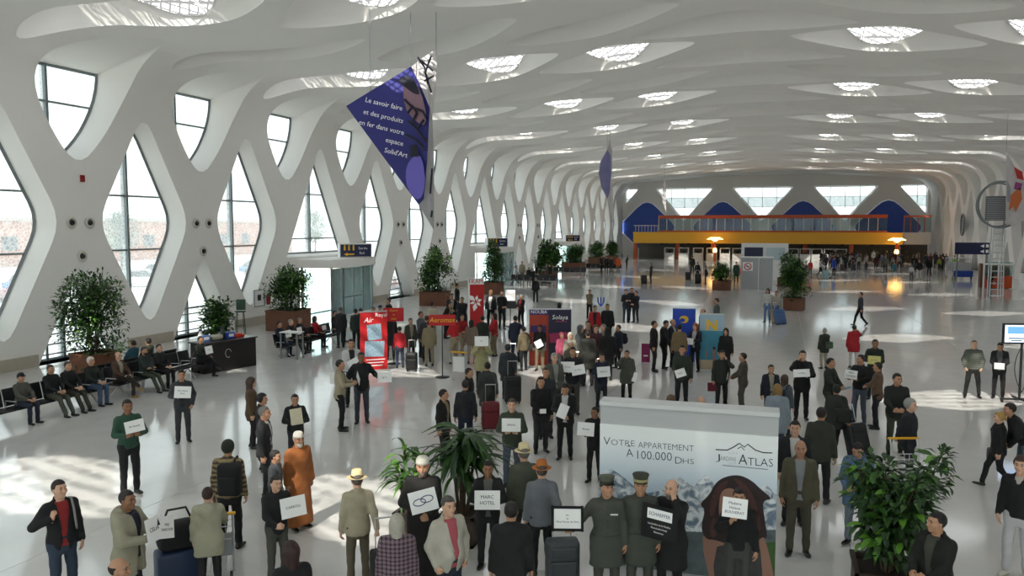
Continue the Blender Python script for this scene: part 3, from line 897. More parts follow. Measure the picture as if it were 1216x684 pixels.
def frame_from(dirv, n):
    y = unit(dirv); z = np.asarray(n, float); z = z - y * (z @ y); z = unit(z); x = np.cross(y, z)
    return np.stack([x, y, z], 1)
def figure(root, J, lod=0, top='jacket', tc='#222222', shirt=None, tr='#22242c', skin='m', hair='short', hairc='#1d1613', shoes='#16130f',
           beard=None, hat=None, pattern=None, hem=None, skirt=None, belt=None):
    h = .024 if lod == 0 else .036
    ms = mat('skin_' + skin, SKINS[skin], .55, var=.06, scale=20)
    # body: one skin from head to ankle
    def body(P):
        d, _, _ = torso(P, J, -.012, .84, 1.47)
        d = smin(d, cap(P, J['neck'], J['hc'] + J['Rh'] @ np.array([0, -.02, -.1]), .054, .05), .03)
        for k in 'LR':
            d = smin(d, cap(P, J['sh' + k], J['el' + k], .046, .038), .04)
            d = smin(d, cap(P, J['el' + k], J['wr' + k], .038, .027), .02)
            d = smin(d, cap(P, J['hip' + k], J['kn' + k], .078, .052), .05)
            d = smin(d, cap(P, J['kn' + k], J['an' + k], .052, .036), .03)
        return d
    pts = np.array([J[a + k] for a in ('hip', 'kn', 'an', 'sh', 'el', 'wr') for k in 'LR'] + [J['hc'], J['neck']])
    lo, hi = pts.min(0) - .17, pts.max(0) + .17
    lo[2] = max(lo[2], .02)
    V, Q = snet(body, lo, hi, h * 1.35); M = np.zeros(len(Q), int)
    hv, hq, hm = HEAD[lod]
    parts = [(hv @ J['Rh'].T + J['hc'], hq, hm)]
    for i, k in enumerate('LR'):
        v, q = HAND[J['hs' + k], lod]
        v = v.copy(); s = -1 if k == 'L' else 1
        if s == -1: v[:, 0] *= -1; q = q[:, ::-1]
        inward = np.array([-s * 1.0, -.25, -.2]) if J['hs' + k] != 'relax' or J['hd' + k][2] < -.5 else np.array([0, -.3, -1.0])
        Fm = frame_from(J['hd' + k], -(J['R'] @ inward))
        if np.linalg.det(Fm) < 0: Fm[:, 0] *= -1
        parts.append((v @ Fm.T + J['wr' + k], q, np.zeros(len(q), int)))
    for v, q, m in parts:
        Q = np.concatenate([Q, q + len(V)]); V = np.concatenate([V, v]); M = np.concatenate([M, m])
    link('body', npmesh('body', V, Q, [ms, M_dark, M_lip], M), root)
    # clothes
    mt = cloth(tc, pattern)
    z0 = {'jacket': .80, 'sweater': .86, 'coat': .56, 'robe': .10, 'shirt': .86, 'uniform': .60, 'parka': .68}[top] if hem is None else hem
    sit = J['dz'] < -.2
    if sit: z0 = max(z0, .84)
    grow = {'jacket': .022, 'sweater': .014, 'coat': .028, 'robe': .03, 'shirt': .008, 'uniform': .02, 'parka': .04}[top]
    sl = {'jacket': .016, 'sweater': .013, 'coat': .02, 'robe': .03, 'shirt': .008, 'uniform': .016, 'parka': .026}[top]
    zt = 1.475
    def coat(P, cut=True):
        d, Qt, z = torso(P, J, grow, z0, zt, flare=.10 if top in ('coat', 'robe', 'parka', 'uniform') else .02, zf=1.0)
        for k in 'LR':
            s_ = smin(cap(P, J['sh' + k], J['el' + k], .054 + sl, .044 + sl), cap(P, J['el' + k], J['wr' + k] - unit(J['wr' + k] - J['el' + k]) * .012, .044 + sl, .033 + sl * .9), .03)
            d = smin(d, s_, .05)
        if top == 'robe' or (z0 < .7 and not sit):
            for k in 'LR':
                b_ = J['an' + k] if top == 'robe' else J['kn' + k]
                e_ = cap(P, J['hip' + k], b_, .105, .10)
                d = smin(d, np.maximum(e_, z0 - P[:, 2]), .10)
        a = np.linspace(0, 2 * PI, 9)[:-1]        # collar
        rc = .066 if top != 'sweater' else .06
        ring = [J['T']((rc * 1.05 * math.cos(t), -.012 + rc * math.sin(t), 1.485 - .028 * math.sin(t))) for t in a]
        for i in range(8):
            if shirt and i in (1, 2): continue
            d = smin(d, cap(P, ring[i], ring[(i + 1) % 8], .019, .019), .015)
        if top == 'parka' and hat is None: d = smin(d, elli((P - J['T']((0, -.13, 1.42))) @ J['R'], (0, 0, 0), (.13, .065, .12)), .04)
        if shirt:
            wd = np.interp(z, [.78, 1.0, 1.30, 1.46], [.055, .018, .062, .075]) if top not in ('sweater',) else np.interp(z, [1.30, 1.33, 1.48], [-.05, .0, .06])
            wedge = np.maximum(np.abs(Qt[:, 0]) - wd, -Qt[:, 1] + .02)
            d = np.maximum(d, -np.maximum(wedge, -(d + .045)))
        wob = .004 * np.sin(P[:, 2] * 31 + P[:, 0] * 13) * np.sin(P[:, 0] * 23 + P[:, 1] * 17)
        return d + wob
    P_ = np.array([J[a + k] for a in ('sh', 'el', 'wr', 'hip') for k in 'LR'] + [J['neck'], J['T']((0, 0, z0))] + ([J['an' + k] for k in 'LR'] if top == 'robe' else []) + ([J['kn' + k] for k in 'LR'] if z0 < .7 and not sit else []))
    lo, hi = P_.min(0) - .24, P_.max(0) + .15
    V, Q = snet(coat, lo, hi, h)
    nm = {'jacket': 'jacket', 'sweater': 'sweater', 'coat': 'coat', 'robe': 'robe', 'shirt': 'shirt', 'uniform': 'uniform_coat', 'parka': 'parka'}[top]
    link(nm, npmesh(nm, V, Q, mt), root)
    if shirt:
        def sf(P):
            d, Qt, z = torso(P, J, grow - .012, .86, 1.47, flare=.02, zf=1.0)
            return np.maximum(d, np.maximum(np.abs(Qt[:, 0]) - .10, -Qt[:, 1] + .0))
        a_, b_ = J['T']((-.2, -.05, .82)), J['T']((.2, .32, 1.5)); c_ = J['T']((0, .25, .82))
        al = np.stack([a_, b_, c_]); V, Q = snet(sf, al.min(0) - .06, al.max(0) + .06, h * .9)
        link('shirt', npmesh('shirt', V, Q, cloth(shirt)), root)
    if lod == 0 and (shirt or top == 'uniform') and top not in ('sweater', 'shirt'):
        def fy(z):                                  # front of the chest at a height
            rr_ = np.interp(z, TZ, TRY) * (1 + (J['w'] - 1) * 1.5) + grow + J['belly'] * math.exp(-((z - 1.05) / .13) ** 2) * 1.8
            return rr_ + np.interp(z, TZ, TYC)
        mb = MB()
        if top != 'uniform':
            for s in (-1, 1):
                L_ = [(1.45, .035), (1.38, .046), (1.30, .044), (1.21, .030), (1.10, .008)]; P0_ = []; P1_ = []
                for z_, wl in L_:
                    xi = np.interp(z_, [.78, 1.0, 1.30, 1.46], [.055, .018, .062, .075]); y_ = fy(z_) * math.sqrt(max(0, 1 - (xi / .19) ** 2)) + .006
                    y2 = fy(z_) * math.sqrt(max(0, 1 - ((xi + wl) / .19) ** 2)) + .007
                    P0_.append(J['T']((s * xi, y_, z_))); P1_.append(J['T']((s * (xi + wl), y2, z_)))
                n_ = len(L_); vs_ = [tuple(p) for p in P0_ + P1_]
                mb.add(vs_, [(i, i + 1, n_ + i + 1, n_ + i) if s == 1 else (i, n_ + i, n_ + i + 1, i + 1) for i in range(n_ - 1)])
            mb.build('lapel', mt, root, True)
        else:
            for z_ in (1.40, 1.31, 1.22, 1.13, 1.04, .95):
                b_ = MB(); b_.ell(tuple(J['T']((0, fy(z_) + .004, z_))), (.011, .006, .011), 6, 4); b_.build('button', mat('button_dark', '#22231e', .35), root)
            b_ = MB(); p_ = J['T']((-.085, fy(1.30) * .90 + .006, 1.30)); b_.box(tuple(p_), (.10, .008, .018)); b_.build('pocket_badge', M_badge, root)
            b_ = MB()
            for z_ in (1.0,): b_.tube([tuple(J['T']((.2 * J['w'] * math.cos(t), (fy(z_) + .012) * math.sin(t), z_))) for t in np.linspace(.1, PI - .1, 9)], .012, 5)
            b_.build('belt_seam', mt, root)
    if top != 'robe':
        def legs(P):
            d, _, _ = torso(P, J, .010, .75, 1.02)
            for k in 'LR':
                a, kn, b = J['hip' + k], J['kn' + k], J['an' + k]
                d = smin(d, cap(P, a, kn, .092, .068), .04)
                d = smin(d, cap(P, kn, b + unit(kn - b) * .01, .066, .056), .03)
            if skirt: d = smin(d, np.maximum(cap(P, J['o'], (J['knL'] + J['knR']) / 2, .15, .17), .48 - P[:, 2]), .08)
            return d + .004 * np.sin(P[:, 2] * 27 + P[:, 1] * 19)
        P_ = np.array([J[a + k] for a in ('hip', 'kn', 'an') for k in 'LR'] + [J['T']((0, 0, 1.03))])
        V, Q = snet(legs, P_.min(0) - .2, P_.max(0) + .2, h)
        link('trousers', npmesh('trousers', V, Q, cloth(tr)), root)
    for k in 'LR':
        v, q = SHOE[lod]; Fm = frame_from(J['foot' + k], (0, 0, 1)); p = J['an' + k] - np.array([0, 0, 0])
        vv = v @ Fm.T + p - Fm[:, 2] * .088 + np.array([0, 0, .0])
        dz = vv[:, 2].min()
        if dz < .003: vv[:, 2] += .003 - dz
        link('shoe', npmesh('shoe', vv, q, mat('leather_' + shoes.strip('#'), shoes, .4)), root)
    # head dressings
    def onhead(name, v, q, m): link(name, npmesh(name, v @ J['Rh'].T + J['hc'], q, m), root)
    if hair and hair != 'none' and not (hat in ('kepi', 'fedora', 'beanie', 'skullcap') and hair == 'bald'):
        v, q = hair_mesh(hair, lod)
        if len(q): onhead('headscarf' if hair == 'scarf' else 'hair', v, q, mat('hair_' + hairc.strip('#'), hairc, .65, var=.25, scale=40, bump=.4))
    if beard:
        v, q = hair_mesh('beard', lod); onhead('beard', v, q, mat('hair_' + beard.strip('#'), beard, .8, var=.2, scale=40, bump=.4))
    if hat:
        kind, hc = hat.split(':')[:2]
        M4 = Matrix.Translation(Vector(J['hc'])) @ Matrix(J['Rh'].tolist()).to_4x4()
        mb = MB(); n = 20 if lod == 0 else 12
        mh = cloth(hc)
        if kind == 'fedora':
            mb.lathe([(.0, .18), (.05, .182), (.078, .165), (.088, .09), (.094, .058), (.135, .052), (.152, .058), (.150, .052), (.09, .048), (.02, .05)], n=n, M=M4)
            hb = MB(); hb.lathe([(.0905, .060), (.0955, .062), (.0925, .088), (.0885, .088)], n=n, M=M4); h_ = mb.build('hat', mh, root, True); hb.build('hat_band', cloth(hat.split(':')[2] if hat.count(':') > 1 else '#1a1613'), h_)
        elif kind == 'kepi':
            mb.lathe([(.0, .158), (.105, .155), (.112, .145), (.095, .10), (.093, .055), (.02, .05)], n=n, M=M4)
            h_ = mb.build('cap', mh, root, True)
            hb = MB(); hb.lathe([(.094, .058), (.0975, .060), (.0975, .092), (.094, .094)], n=n, M=M4); hb.build('cap_band', cloth(hat.split(':')[2]), h_)
            pk = MB(); pk.prism([(.088 * math.cos(t), .06 + .085 * math.sin(t)) for t in np.linspace(0, PI, 9)], .052, .060, M=M4); pk.build('cap_peak', mat('patent_black', '#0d0d0d', .25), h_)
        elif kind == 'skullcap':
            mb.lathe([(.0, .150), (.06, .146), (.083, .12), (.093, .07), (.094, .045), (.02, .045)], n=n, M=M4); mb.build('cap', mh, root, True)
        elif kind == 'beanie':
            v, q = hair_mesh('thick', lod); onhead('knitted_cap', v, q, mh)
        elif kind == 'cap':
            mb.lathe([(.0, .142), (.05, .138), (.085, .10), (.094, .05), (.02, .05)], n=n, M=M4)
            mb.prism([(.08 * math.cos(t), .06 + .10 * math.sin(t)) for t in np.linspace(0, PI, 9)], .045, .055, M=M4); mb.build('cap', mh, root, True)
    return J
PEOPLE = {}
def person(label, x, yt, yf=None, face=0, h=1.75, key=None, lod=None, group=None, pos=None, rz=None, arms='dd', legs='stand', lean=0, w=1.0, belly=0.0, head=(0, 0), turn=0, **kw):
    """x, yt, yf: column of the body, rows of the crown and the soles in the photograph, read once to find where the person stands"""
    hatx = .06 if kw.get('hat', '').split(':')[0] in ('fedora', 'kepi') else .02
    if pos is not None: g = Vector(pos)
    elif yf is not None:
        g = at(x, yf)
        lo_, hi_ = 1.0, 2.4
        for _ in range(30):
            m_ = (lo_ + hi_) / 2
            if pix((g.x, g.y, m_))[1] > yt: lo_ = m_
            else: hi_ = m_
        if not legs.startswith('sit'): h = min(max(lo_ - hatx + .02, 1.5), 1.95)
    else:
        ht = (1.32 if legs.startswith('sit') else 1.0 * h) + hatx - .02
        g = at(x, yt, ht); g.z = 0
    s = h / 1.775
    px_m = FPX / max((Vector((g.x, g.y, 0)) - Vector((0, 0, EYE))).length, 1)
    if lod is None: lod = 0 if px_m > 36 else 1
    c = Vector((-g.x, -g.y)); base = math.atan2(c.y, c.x) - PI / 2
    root = empty('person', (g.x, g.y, g.z), base + math.radians(face) if rz is None else rz, label, 'person', group)
    root.scale = (s, s, s)
    J = skeleton(legs, arms, lean, w, belly, head, turn)
    figure(root, J, lod, **kw)
    J['root'] = root; J['s'] = s
    root['_t'] = 0; del root['_t']
    J['mw'] = Matrix.Translation(root.location) @ Matrix.Rotation(root.rotation_euler.z, 4, 'Z') @ Matrix.Scale(s, 4)
    if key: PEOPLE[key] = J
    return J

# ------------------------------------------------------------------ furniture and props
def text(s, size, m, parent, M, align='CENTER', ext=.0015, squash=1.0, name='lettering', shear=0.0, off=0.0, sy=1.0, fit=None):
    c = bpy.data.curves.new(name, 'FONT'); c.body = s; c.size = size; c.align_x = align; c.align_y = 'CENTER'
    c.extrude = ext; c.resolution_u = 2; c.shear = shear; c.offset = off; c.materials.append(m)
    tmp = bpy.data.objects.new(name, c); me = bpy.data.meshes.new_from_object(tmp); me.name = name
    bpy.data.objects.remove(tmp); bpy.data.curves.remove(c)
    if fit:
        xs = [v.co.x for v in me.vertices]; squash = fit / max(max(xs) - min(xs), 1e-3)
        for v in me.vertices: v.co.x -= min(xs)
    o = bpy.data.objects.new(name, me); COL.objects.link(o)
    if not me.materials: me.materials.append(m)
    o.parent = parent; o.matrix_local = M @ Matrix.Diagonal((squash, sy, 1, 1))
    return o
M_ink = mat('ink', '#22242c', .7); M_paper = mat('paper', (.90, .90, .90), .8); M_steelb = mat('brushed_steel', (.55, .56, .57), .32, metal=.8)
M_black = mat('black_plastic', '#121214', .45); M_ystrap = mat('yellow_plastic', '#d8a010', .45)
M_whitep = mat('white_paint', (.80, .80, .79), .5); M_bluesign = mat('navy_sign', '#141b45', .4)
def rbox(mb, c, d, r=.03, mi=0, M=None, seg=2):
    bm = bmesh.new(); bmesh.ops.create_cube(bm, size=1.0)
    for v in bm.verts: v.co = Vector((v.co.x * d[0], v.co.y * d[1], v.co.z * d[2]))
    bmesh.ops.bevel(bm, geom=bm.edges[:], offset=min(r, min(d) * .45), segments=seg, affect='EDGES', profile=.5)
    bm.verts.index_update()
    vs = [v.co + Vector(c) for v in bm.verts]
    if M is not None: vs = [M @ p for p in vs]
    mb.add(vs, [tuple(v.index for v in f.verts) for f in bm.faces], mi); bm.free()
def basis(x, y, o):
    x = Vector(x).normalized(); y = Vector(y); y = (y - x * y.dot(x)).normalized(); z = x.cross(y)
    return Matrix(((x.x, y.x, z.x, o[0]), (x.y, y.y, z.y, o[1]), (x.z, y.z, z.z, o[2]), (0, 0, 0, 1)))

# signs held in the hands
def sign(key, label, hands='LR', wh=(.30, .21), lines=(), roll=0, up=.07, fwd=.045, side=0.0, col=None, name='paper_sign', cat='sign', frame=None, tilt=12, lsize=None, ink=None, shape=None):
    J = PEOPLE[key]
    hp = np.mean([J['wr' + k] + J['hd' + k] * .10 for k in hands], 0)
    F = J['R'] @ np.array([0, 1, 0]); X = J['R'] @ np.array([-1, 0, 0])
    Mp = J['mw']
    s = J['s']
    x = (Mp.to_3x3() @ Vector(X)).normalized(); fz = (Mp.to_3x3() @ Vector(F)).normalized()
    y = Vector((0, 0, 1)) * math.cos(math.radians(tilt)) - fz * math.sin(math.radians(tilt))
    o = Mp @ Vector(hp) + fz * fwd + Vector((0, 0, up)) + x * side
    B = basis(x, y, o) @ Matrix.Rotation(math.radians(roll), 4, 'Z')
    root = empty(name, (0, 0, 0), 0, label, cat, 'name signs held by the waiting drivers' if cat == 'sign' else None); root.matrix_world = B
    m = cloth(col) if col else M_paper
    mb = MB(); mb.box((0, 0, 0), (wh[0], wh[1], .004)); mb.build('sheet', m, root)
    if frame:
        fb = MB(); t = .035
        for sx in (-1, 1): fb.box((sx * (wh[0] / 2 + t / 2 - .004), 0, .0), (t, wh[1] + 2 * t, .018))
        for sy in (-1, 1): fb.box((0, sy * (wh[1] / 2 + t / 2 - .004), .0), (wh[0], t, .018))
        fb.build('frame', cloth(frame), root)
    n = len(lines)
    for i, tx in enumerate(lines):
        ls = lsize or min(.05, wh[1] / (n + .6), wh[0] * 1.45 / max(len(tx), 3))
        text(tx, ls, ink or M_ink, root, Matrix.Translation((0, (n - 1) * ls * .6 - i * ls * 1.2, .0035)), ext=.0005)
    return root

# luggage
def suitcase(label, g, rz, col, h=.66, lean=0, up=.42, group='suitcases on wheels', name='suitcase', cat='suitcase'):
    root = empty(name, (g[0], g[1], 0), rz, label, cat, group)
    root.rotation_euler = (math.radians(lean), 0, rz)
    m = mat('luggage_' + col.strip('#'), col, .5, var=.12, scale=12, bump=.15)
    w, d = h * .66, h * .38
    mb = MB(); rbox(mb, (0, 0, h / 2 + .06), (w, d, h), .05, seg=3); mb.build('shell', m, root, True).data.set_sharp_from_angle(angle=.6)
    mb = MB(); rbox(mb, (0, -d / 2 - .015, h * .38 + .06), (w * .8, .05, h * .5), .02); rbox(mb, (0, -d / 2 - .01, h * .80 + .06), (w * .8, .04, h * .2), .02); mb.build('front_pocket', m, root)
    mb = MB()
    for s in (-1, 1): mb.tube([(s * w * .28, d * .3, h * .9), (s * w * .28, d * .3, h + .06 + up)], .009, 6)
    mb.tube([(-w * .3, d * .3, h + .06 + up), (w * .3, d * .3, h + .06 + up)], .014, 6); mb.build('pull_handle', M_steelb, root)
    for s in (-1, 1):
        for t in (-1, 1):
            mb = MB(); mb.tube([(s * w * .38 - .015, t * d * .3, .035), (s * w * .38 + .015, t * d * .3, .035)], .035, 10); mb.build('wheel', M_black, root)
    return root
def bag(label, key, col, back=True, side=0.0, size=(.32, .18, .44), z=1.18, name='backpack', strap=True, y=None):
    """a bag worn on the back or at the hip of a figure"""
    J = PEOPLE[key]; Mp = J['mw']
    y = (-.235 if back else 0) if y is None else y
    root = empty(name, (0, 0, 0), 0, label, 'bag'); root.matrix_world = Mp
    m = cloth(col)
    c = J['T']((side, y, z))
    mb = MB(); rbox(mb, tuple(c), size, .06, seg=3); mb.build('pouch', m, root, True)
    mb = MB(); rbox(mb, tuple(c + np.array([0, -size[1] / 2 - .02 if back else 0, -size[2] * .12])), (size[0] * .75, .06, size[2] * .5), .025); mb.build('pocket', m, root, True)
    if strap:
        mb = MB()
        for s in ((-1, 1) if back and side == 0 else (1 if side > 0 else -1,)):
            if back: P_ = [(s * .11 + side * .5, -.14, z + size[2] * .4), (s * .13, -.09, 1.46), (s * .13, .03, 1.49), (s * .125, .13, 1.36), (s * .14, .15, 1.15), (s * .19, .02, 1.02), (s * .13 + side * .5, -.15, z - size[2] * .35)]
            else: P_ = [(side, .0, z + size[2] * .5), (side * .75, .12, 1.30), (side * .35, .05, 1.50), (side * .35, -.06, 1.50), (side * .8, -.13, 1.3), (side, -.02, z + size[2] * .5)]
            mb.tube([tuple(J['T'](p)) for p in P_], .016, 6)
        mb.build('strap', m, root, True)
    return root
def trolley(label, g, rz, load=()):
    root = empty('luggage_trolley', (g[0], g[1], 0), rz, label, 'trolley', 'luggage trolleys')
    mb = MB()
    for s in (-1, 1):
        mb.tube([(s * .26, -.45, 1.02), (s * .26, -.40, .9), (s * .26, -.34, .14), (s * .24, .45, .12)], .018, 8)
    mb.build('frame', M_steelb, root)
    mb = MB(); mb.tube([(-.30, -.46, 1.03), (.30, -.46, 1.03)], .024, 8); mb.build('handlebar', M_ystrap, root)
    mb = MB()
    for i in range(7): mb.tube([(-.21 + .07 * i, -.30, .15), (-.20 + .067 * i, .45, .13)], .008, 5)
    mb.build('platform', M_steelb, root)
    mb = MB()
    for z in (.62, .72, .82): mb.tube([(-.24, -.36, z), (-.24, -.12, z), (.24, -.12, z), (.24, -.36, z)], .008, 5)
    for i in range(6): mb.tube([(-.24 + .096 * i, -.12, .62), (-.24 + .096 * i, -.12, .82)], .006, 5)
    mb.box((0, -.24, .62), (.48, .24, .012)); mb.build('basket', M_steelb, root)
    mb = MB(); mb.box((0, -.10, .42), (.46, .02, .28)); mb.build('advert_plate', mat('grey_plate', (.36, .38, .39), .5), root)
    for x, y in ((-.22, -.30), (.22, -.30), (0, .42)):
        mb = MB(); mb.tube([(x - .02, y, .06), (x + .02, y, .06)], .06, 10); mb.build('wheel', M_black, root)
    return root

# plants
def leaf_quads(mb, p, d, L, w, up=(0, 0, 1), droop=.25):
    d = Vector(d).normalized(); s = d.cross(Vector(up))
    if s.length < .05: s = d.cross(Vector((1, 0, 0)))
    s.normalize(); n = s.cross(d)
    p = Vector(p); a = p + d * L * .5 + n * L * .06; b = p + d * L - Vector((0, 0, droop * L))
    mb.add([p, a + s * w / 2, b, a - s * w / 2, a + n * w * .12], [(0, 4, 1), (1, 4, 2), (2, 4, 3), (3, 4, 0)])
M_leafs = [mat('leaf_deep_green', '#1d3a16', .5, var=.35, scale=5), mat('leaf_mid_green', '#33571f', .5, var=.35, scale=5), mat('leaf_bright_green', '#5a8a2a', .45, var=.25, scale=5)]
M_bark = mat('bark', '#4a3a2a', .9, var=.2, scale=12, bump=.4); M_soil = mat('soil', '#2a2019', .95)
M_plank = mat('planter_brown', '#6a3f2a', .6, var=.15, scale=6)
def planter(root, w, h, col=None):
    m = mat('planter_' + col.strip('#'), col, .6, var=.12, scale=6) if col else M_plank
    mb = MB(); t = .04
    mb.box((0, 0, h * .02 + .01), (w, w, .04))
    for s in (-1, 1): mb.box((s * (w / 2 - t / 2), 0, h / 2), (t, w, h)); mb.box((0, s * (w / 2 - t / 2), h / 2), (w - 2 * t, t, h))
    mb.build('planter', m, root)
    mb = MB()
    for s in (-1, 1): mb.box((s * (w / 2), 0, h - .02), (.05, w + .05, .05)); mb.box((0, s * (w / 2), h - .02), (w + .05, .05, .05))
    mb.build('planter_rim', m, root)
    mb = MB(); mb.box((0, 0, h - .08), (w - 2 * t, w - 2 * t, .03)); mb.build('soil', M_soil, root)
def Htop(g, y):
    lo, hi = .5, 9
    for _ in range(30):
        m = (lo + hi) / 2
        if pix((g[0], g[1], m))[1] > y: lo = m
        else: hi = m
    return lo
def potted_tree(label, g, ytop, wd, pw, ph, n=1500, seed=1, name='potted_fig_tree', leaf=.13, z0=.28, cone=.5, group='trees in planters along the hall', shade=0):
    R = random.Random(seed); H = Htop(g, ytop); root = empty(name, (g[0], g[1], 0), R.uniform(-.3, .3), label, 'plant', group)
    planter(root, pw, ph)
    st = MB(); ends = []
    for i in range(5):
        a = R.uniform(0, 6.28); r = R.uniform(.02, .12) * pw
        tip = Vector((math.cos(a) * wd * .16, math.sin(a) * wd * .16, H * R.uniform(.7, .92)))
        b = Vector((math.cos(a) * r, math.sin(a) * r, ph - .1)); m = b.lerp(tip, .5) + Vector((R.uniform(-.1, .1), R.uniform(-.1, .1), 0))
        st.tube([b, m, tip], [.035, .028, .01], 6)
        for j in range(7):
            t = R.uniform(.25, 1); p = b.lerp(m, t * 2) if t < .5 else m.lerp(tip, t * 2 - 1)
            a2 = R.uniform(0, 6.28); q = p + Vector((math.cos(a2), math.sin(a2), R.uniform(.2, .7))) * wd * R.uniform(.18, .36)
            st.tube([p, q], [.012, .005], 5); ends.append(q)
    st.build('stems', M_bark, root)
    fo = MB(); cl = []
    for i in range(34):
        t = R.random(); zz = H * (z0 + (1 - z0) * t); prof_ = (math.sin(PI * min(1, max(.04, t * (1 - cone * .25) + .12))) ** .7) * (1 - cone * t * .55)
        a = R.uniform(0, 6.28); rr = wd * .5 * prof_ * math.sqrt(R.random())
        cl.append((Vector((math.cos(a) * rr, math.sin(a) * rr, zz)), wd * R.uniform(.13, .23)))
    for q in ends: cl.append((q, wd * .12))
    for i in range(n):
        c, r = R.choice(cl); v = Vector((R.gauss(0, 1), R.gauss(0, 1), R.gauss(0, .8))); v = v.normalized() * r * R.random() ** .4
        k = len(fo.f); leaf_quads(fo, c + v, v + Vector((R.uniform(-.3, .3), R.uniform(-.3, .3), .1)), leaf * R.uniform(.7, 1.3), leaf * .42)
        mi = R.choice((0, 0, 0, 1, 1, 2) if not shade else (0, 0, 0, 0, 1))
        for t in range(k, len(fo.f)): fo.m[t] = mi
    f = fo.build('foliage', M_leafs, root); f['kind'] = 'stuff'
    return root
def strap_plant(label, g, H, n, seed, pw=.55, ph=.5, L=.62, spread=.5, bright=0):
    """a dracaena: tufts of long arching leaves, each leaf an object"""
    R = random.Random(seed); root = empty('potted_dracaena', (g[0], g[1], 0), 0, label, 'plant', None)
    planter(root, pw, ph, '#3a2e26')
    ms = []
    for m in M_leafs:
        b = MB(); P_ = []; N = 6
        for i in range(N + 1):
            t = i / N; x = L * t * (1 - .12 * t * t); z = L * (.55 * t - .95 * t * t); w = .085 * math.sin(PI * min(.97, .12 + .86 * t)) ** .8
            P_ += [(x, -w / 2, z + .012), (x, 0, z), (x, w / 2, z + .012)]
        b.add(P_, [(3 * i, 3 * i + 3, 3 * i + 4, 3 * i + 1) for i in range(N)] + [(3 * i + 1, 3 * i + 4, 3 * i + 5, 3 * i + 2) for i in range(N)])
        ms.append(b.mesh('leaf', m, True))
    st = MB(); tufts = []
    for i in range(5):
        a = i * 1.3 + R.random(); r = spread * R.uniform(.1, .5); p = Vector((math.cos(a) * r, math.sin(a) * r, H * R.uniform(.55, .86)))
        st.tube([(p.x * .3, p.y * .3, ph - .1), (p.x * .7, p.y * .7, p.z * .6), p], [.03, .025, .02], 6); tufts.append(p)
    st.build('stems', M_bark, root)
    for i in range(n):
        p = tufts[i % 5] + Vector((0, 0, R.uniform(-.28, .10)))
        o = link('leaf', R.choice(ms[:2] if not bright else ms[1:]), root, tuple(p))
        o.rotation_euler = (R.uniform(-.3, .3), R.uniform(-.75, .15), R.uniform(0, 6.28)); k = R.uniform(.7, 1.15); o.scale = (k, k, k)
    return root
def leafy_bush(label, g, H, wd, n, seed, pw=.8, ph=.6, leaf=.18):
    """a fig with leaves big enough to tell apart; each leaf an object"""
    R = random.Random(seed); root = empty('potted_fig_tree', (g[0], g[1], 0), 0, label, 'plant', None)
    planter(root, pw, ph, '#3a2e26')
    ms = []
    for m in M_leafs:
        b = MB(); N = 4; P_ = []
        for i in range(N + 1):
            t = i / N; w = leaf * .5 * math.sin(PI * (.06 + .90 * t)) ** .9; z = -leaf * .35 * t * t
            P_ += [(leaf * t, -w / 2, z + w * .18), (leaf * t, 0, z), (leaf * t, w / 2, z + w * .18)]
        b.add(P_, [(3 * i, 3 * i + 3, 3 * i + 4, 3 * i + 1) for i in range(N)] + [(3 * i + 1, 3 * i + 4, 3 * i + 5, 3 * i + 2) for i in range(N)])
        ms.append(b.mesh('leaf', m, True))
    st = MB(); tips = []
    for i in range(9):
        a = i * .7 + R.random() * .4; r = wd * .42 * R.uniform(.3, 1); tip = Vector((math.cos(a) * r, math.sin(a) * r, H * R.uniform(.62, .98)))
        b_ = Vector((math.cos(a) * .05, math.sin(a) * .05, ph - .1)); md = b_.lerp(tip, .5) + Vector((0, 0, .15)); st.tube([b_, md, tip], [.02, .015, .006], 6)
        for t in np.linspace(.25, 1, 9):
            p = b_.lerp(md, t * 2) if t < .5 else md.lerp(tip, t * 2 - 1); tips.append((p, wd * (.16 if t < .95 else .08)))
    st.build('stems', M_bark, root)
    fill = MB()
    for i in range(n * 6):
        c, r = R.choice(tips); v = Vector((R.gauss(0, 1), R.gauss(0, 1), R.gauss(0, .8))).normalized() * r * R.random() ** .5
        p = c + v
        if i < n:
            o = link('leaf', ms[R.choice((0, 1, 1, 2, 2))], root, tuple(p)); o.rotation_euler = (R.uniform(-.5, .5), R.uniform(-.5, .7), math.atan2(v.y, v.x) + R.uniform(-.8, .8)); k = R.uniform(.7, 1.2); o.scale = (k, k, k)
        else:
            k = len(fill.f); leaf_quads(fill, c + v * .8, v, leaf * R.uniform(.7, 1.1), leaf * .45); mi = R.choice((0, 0, 1))
            for t in range(k, len(fill.f)): fill.m[t] = mi
    f = fill.build('foliage', M_leafs, root); f['kind'] = 'stuff'
    return root

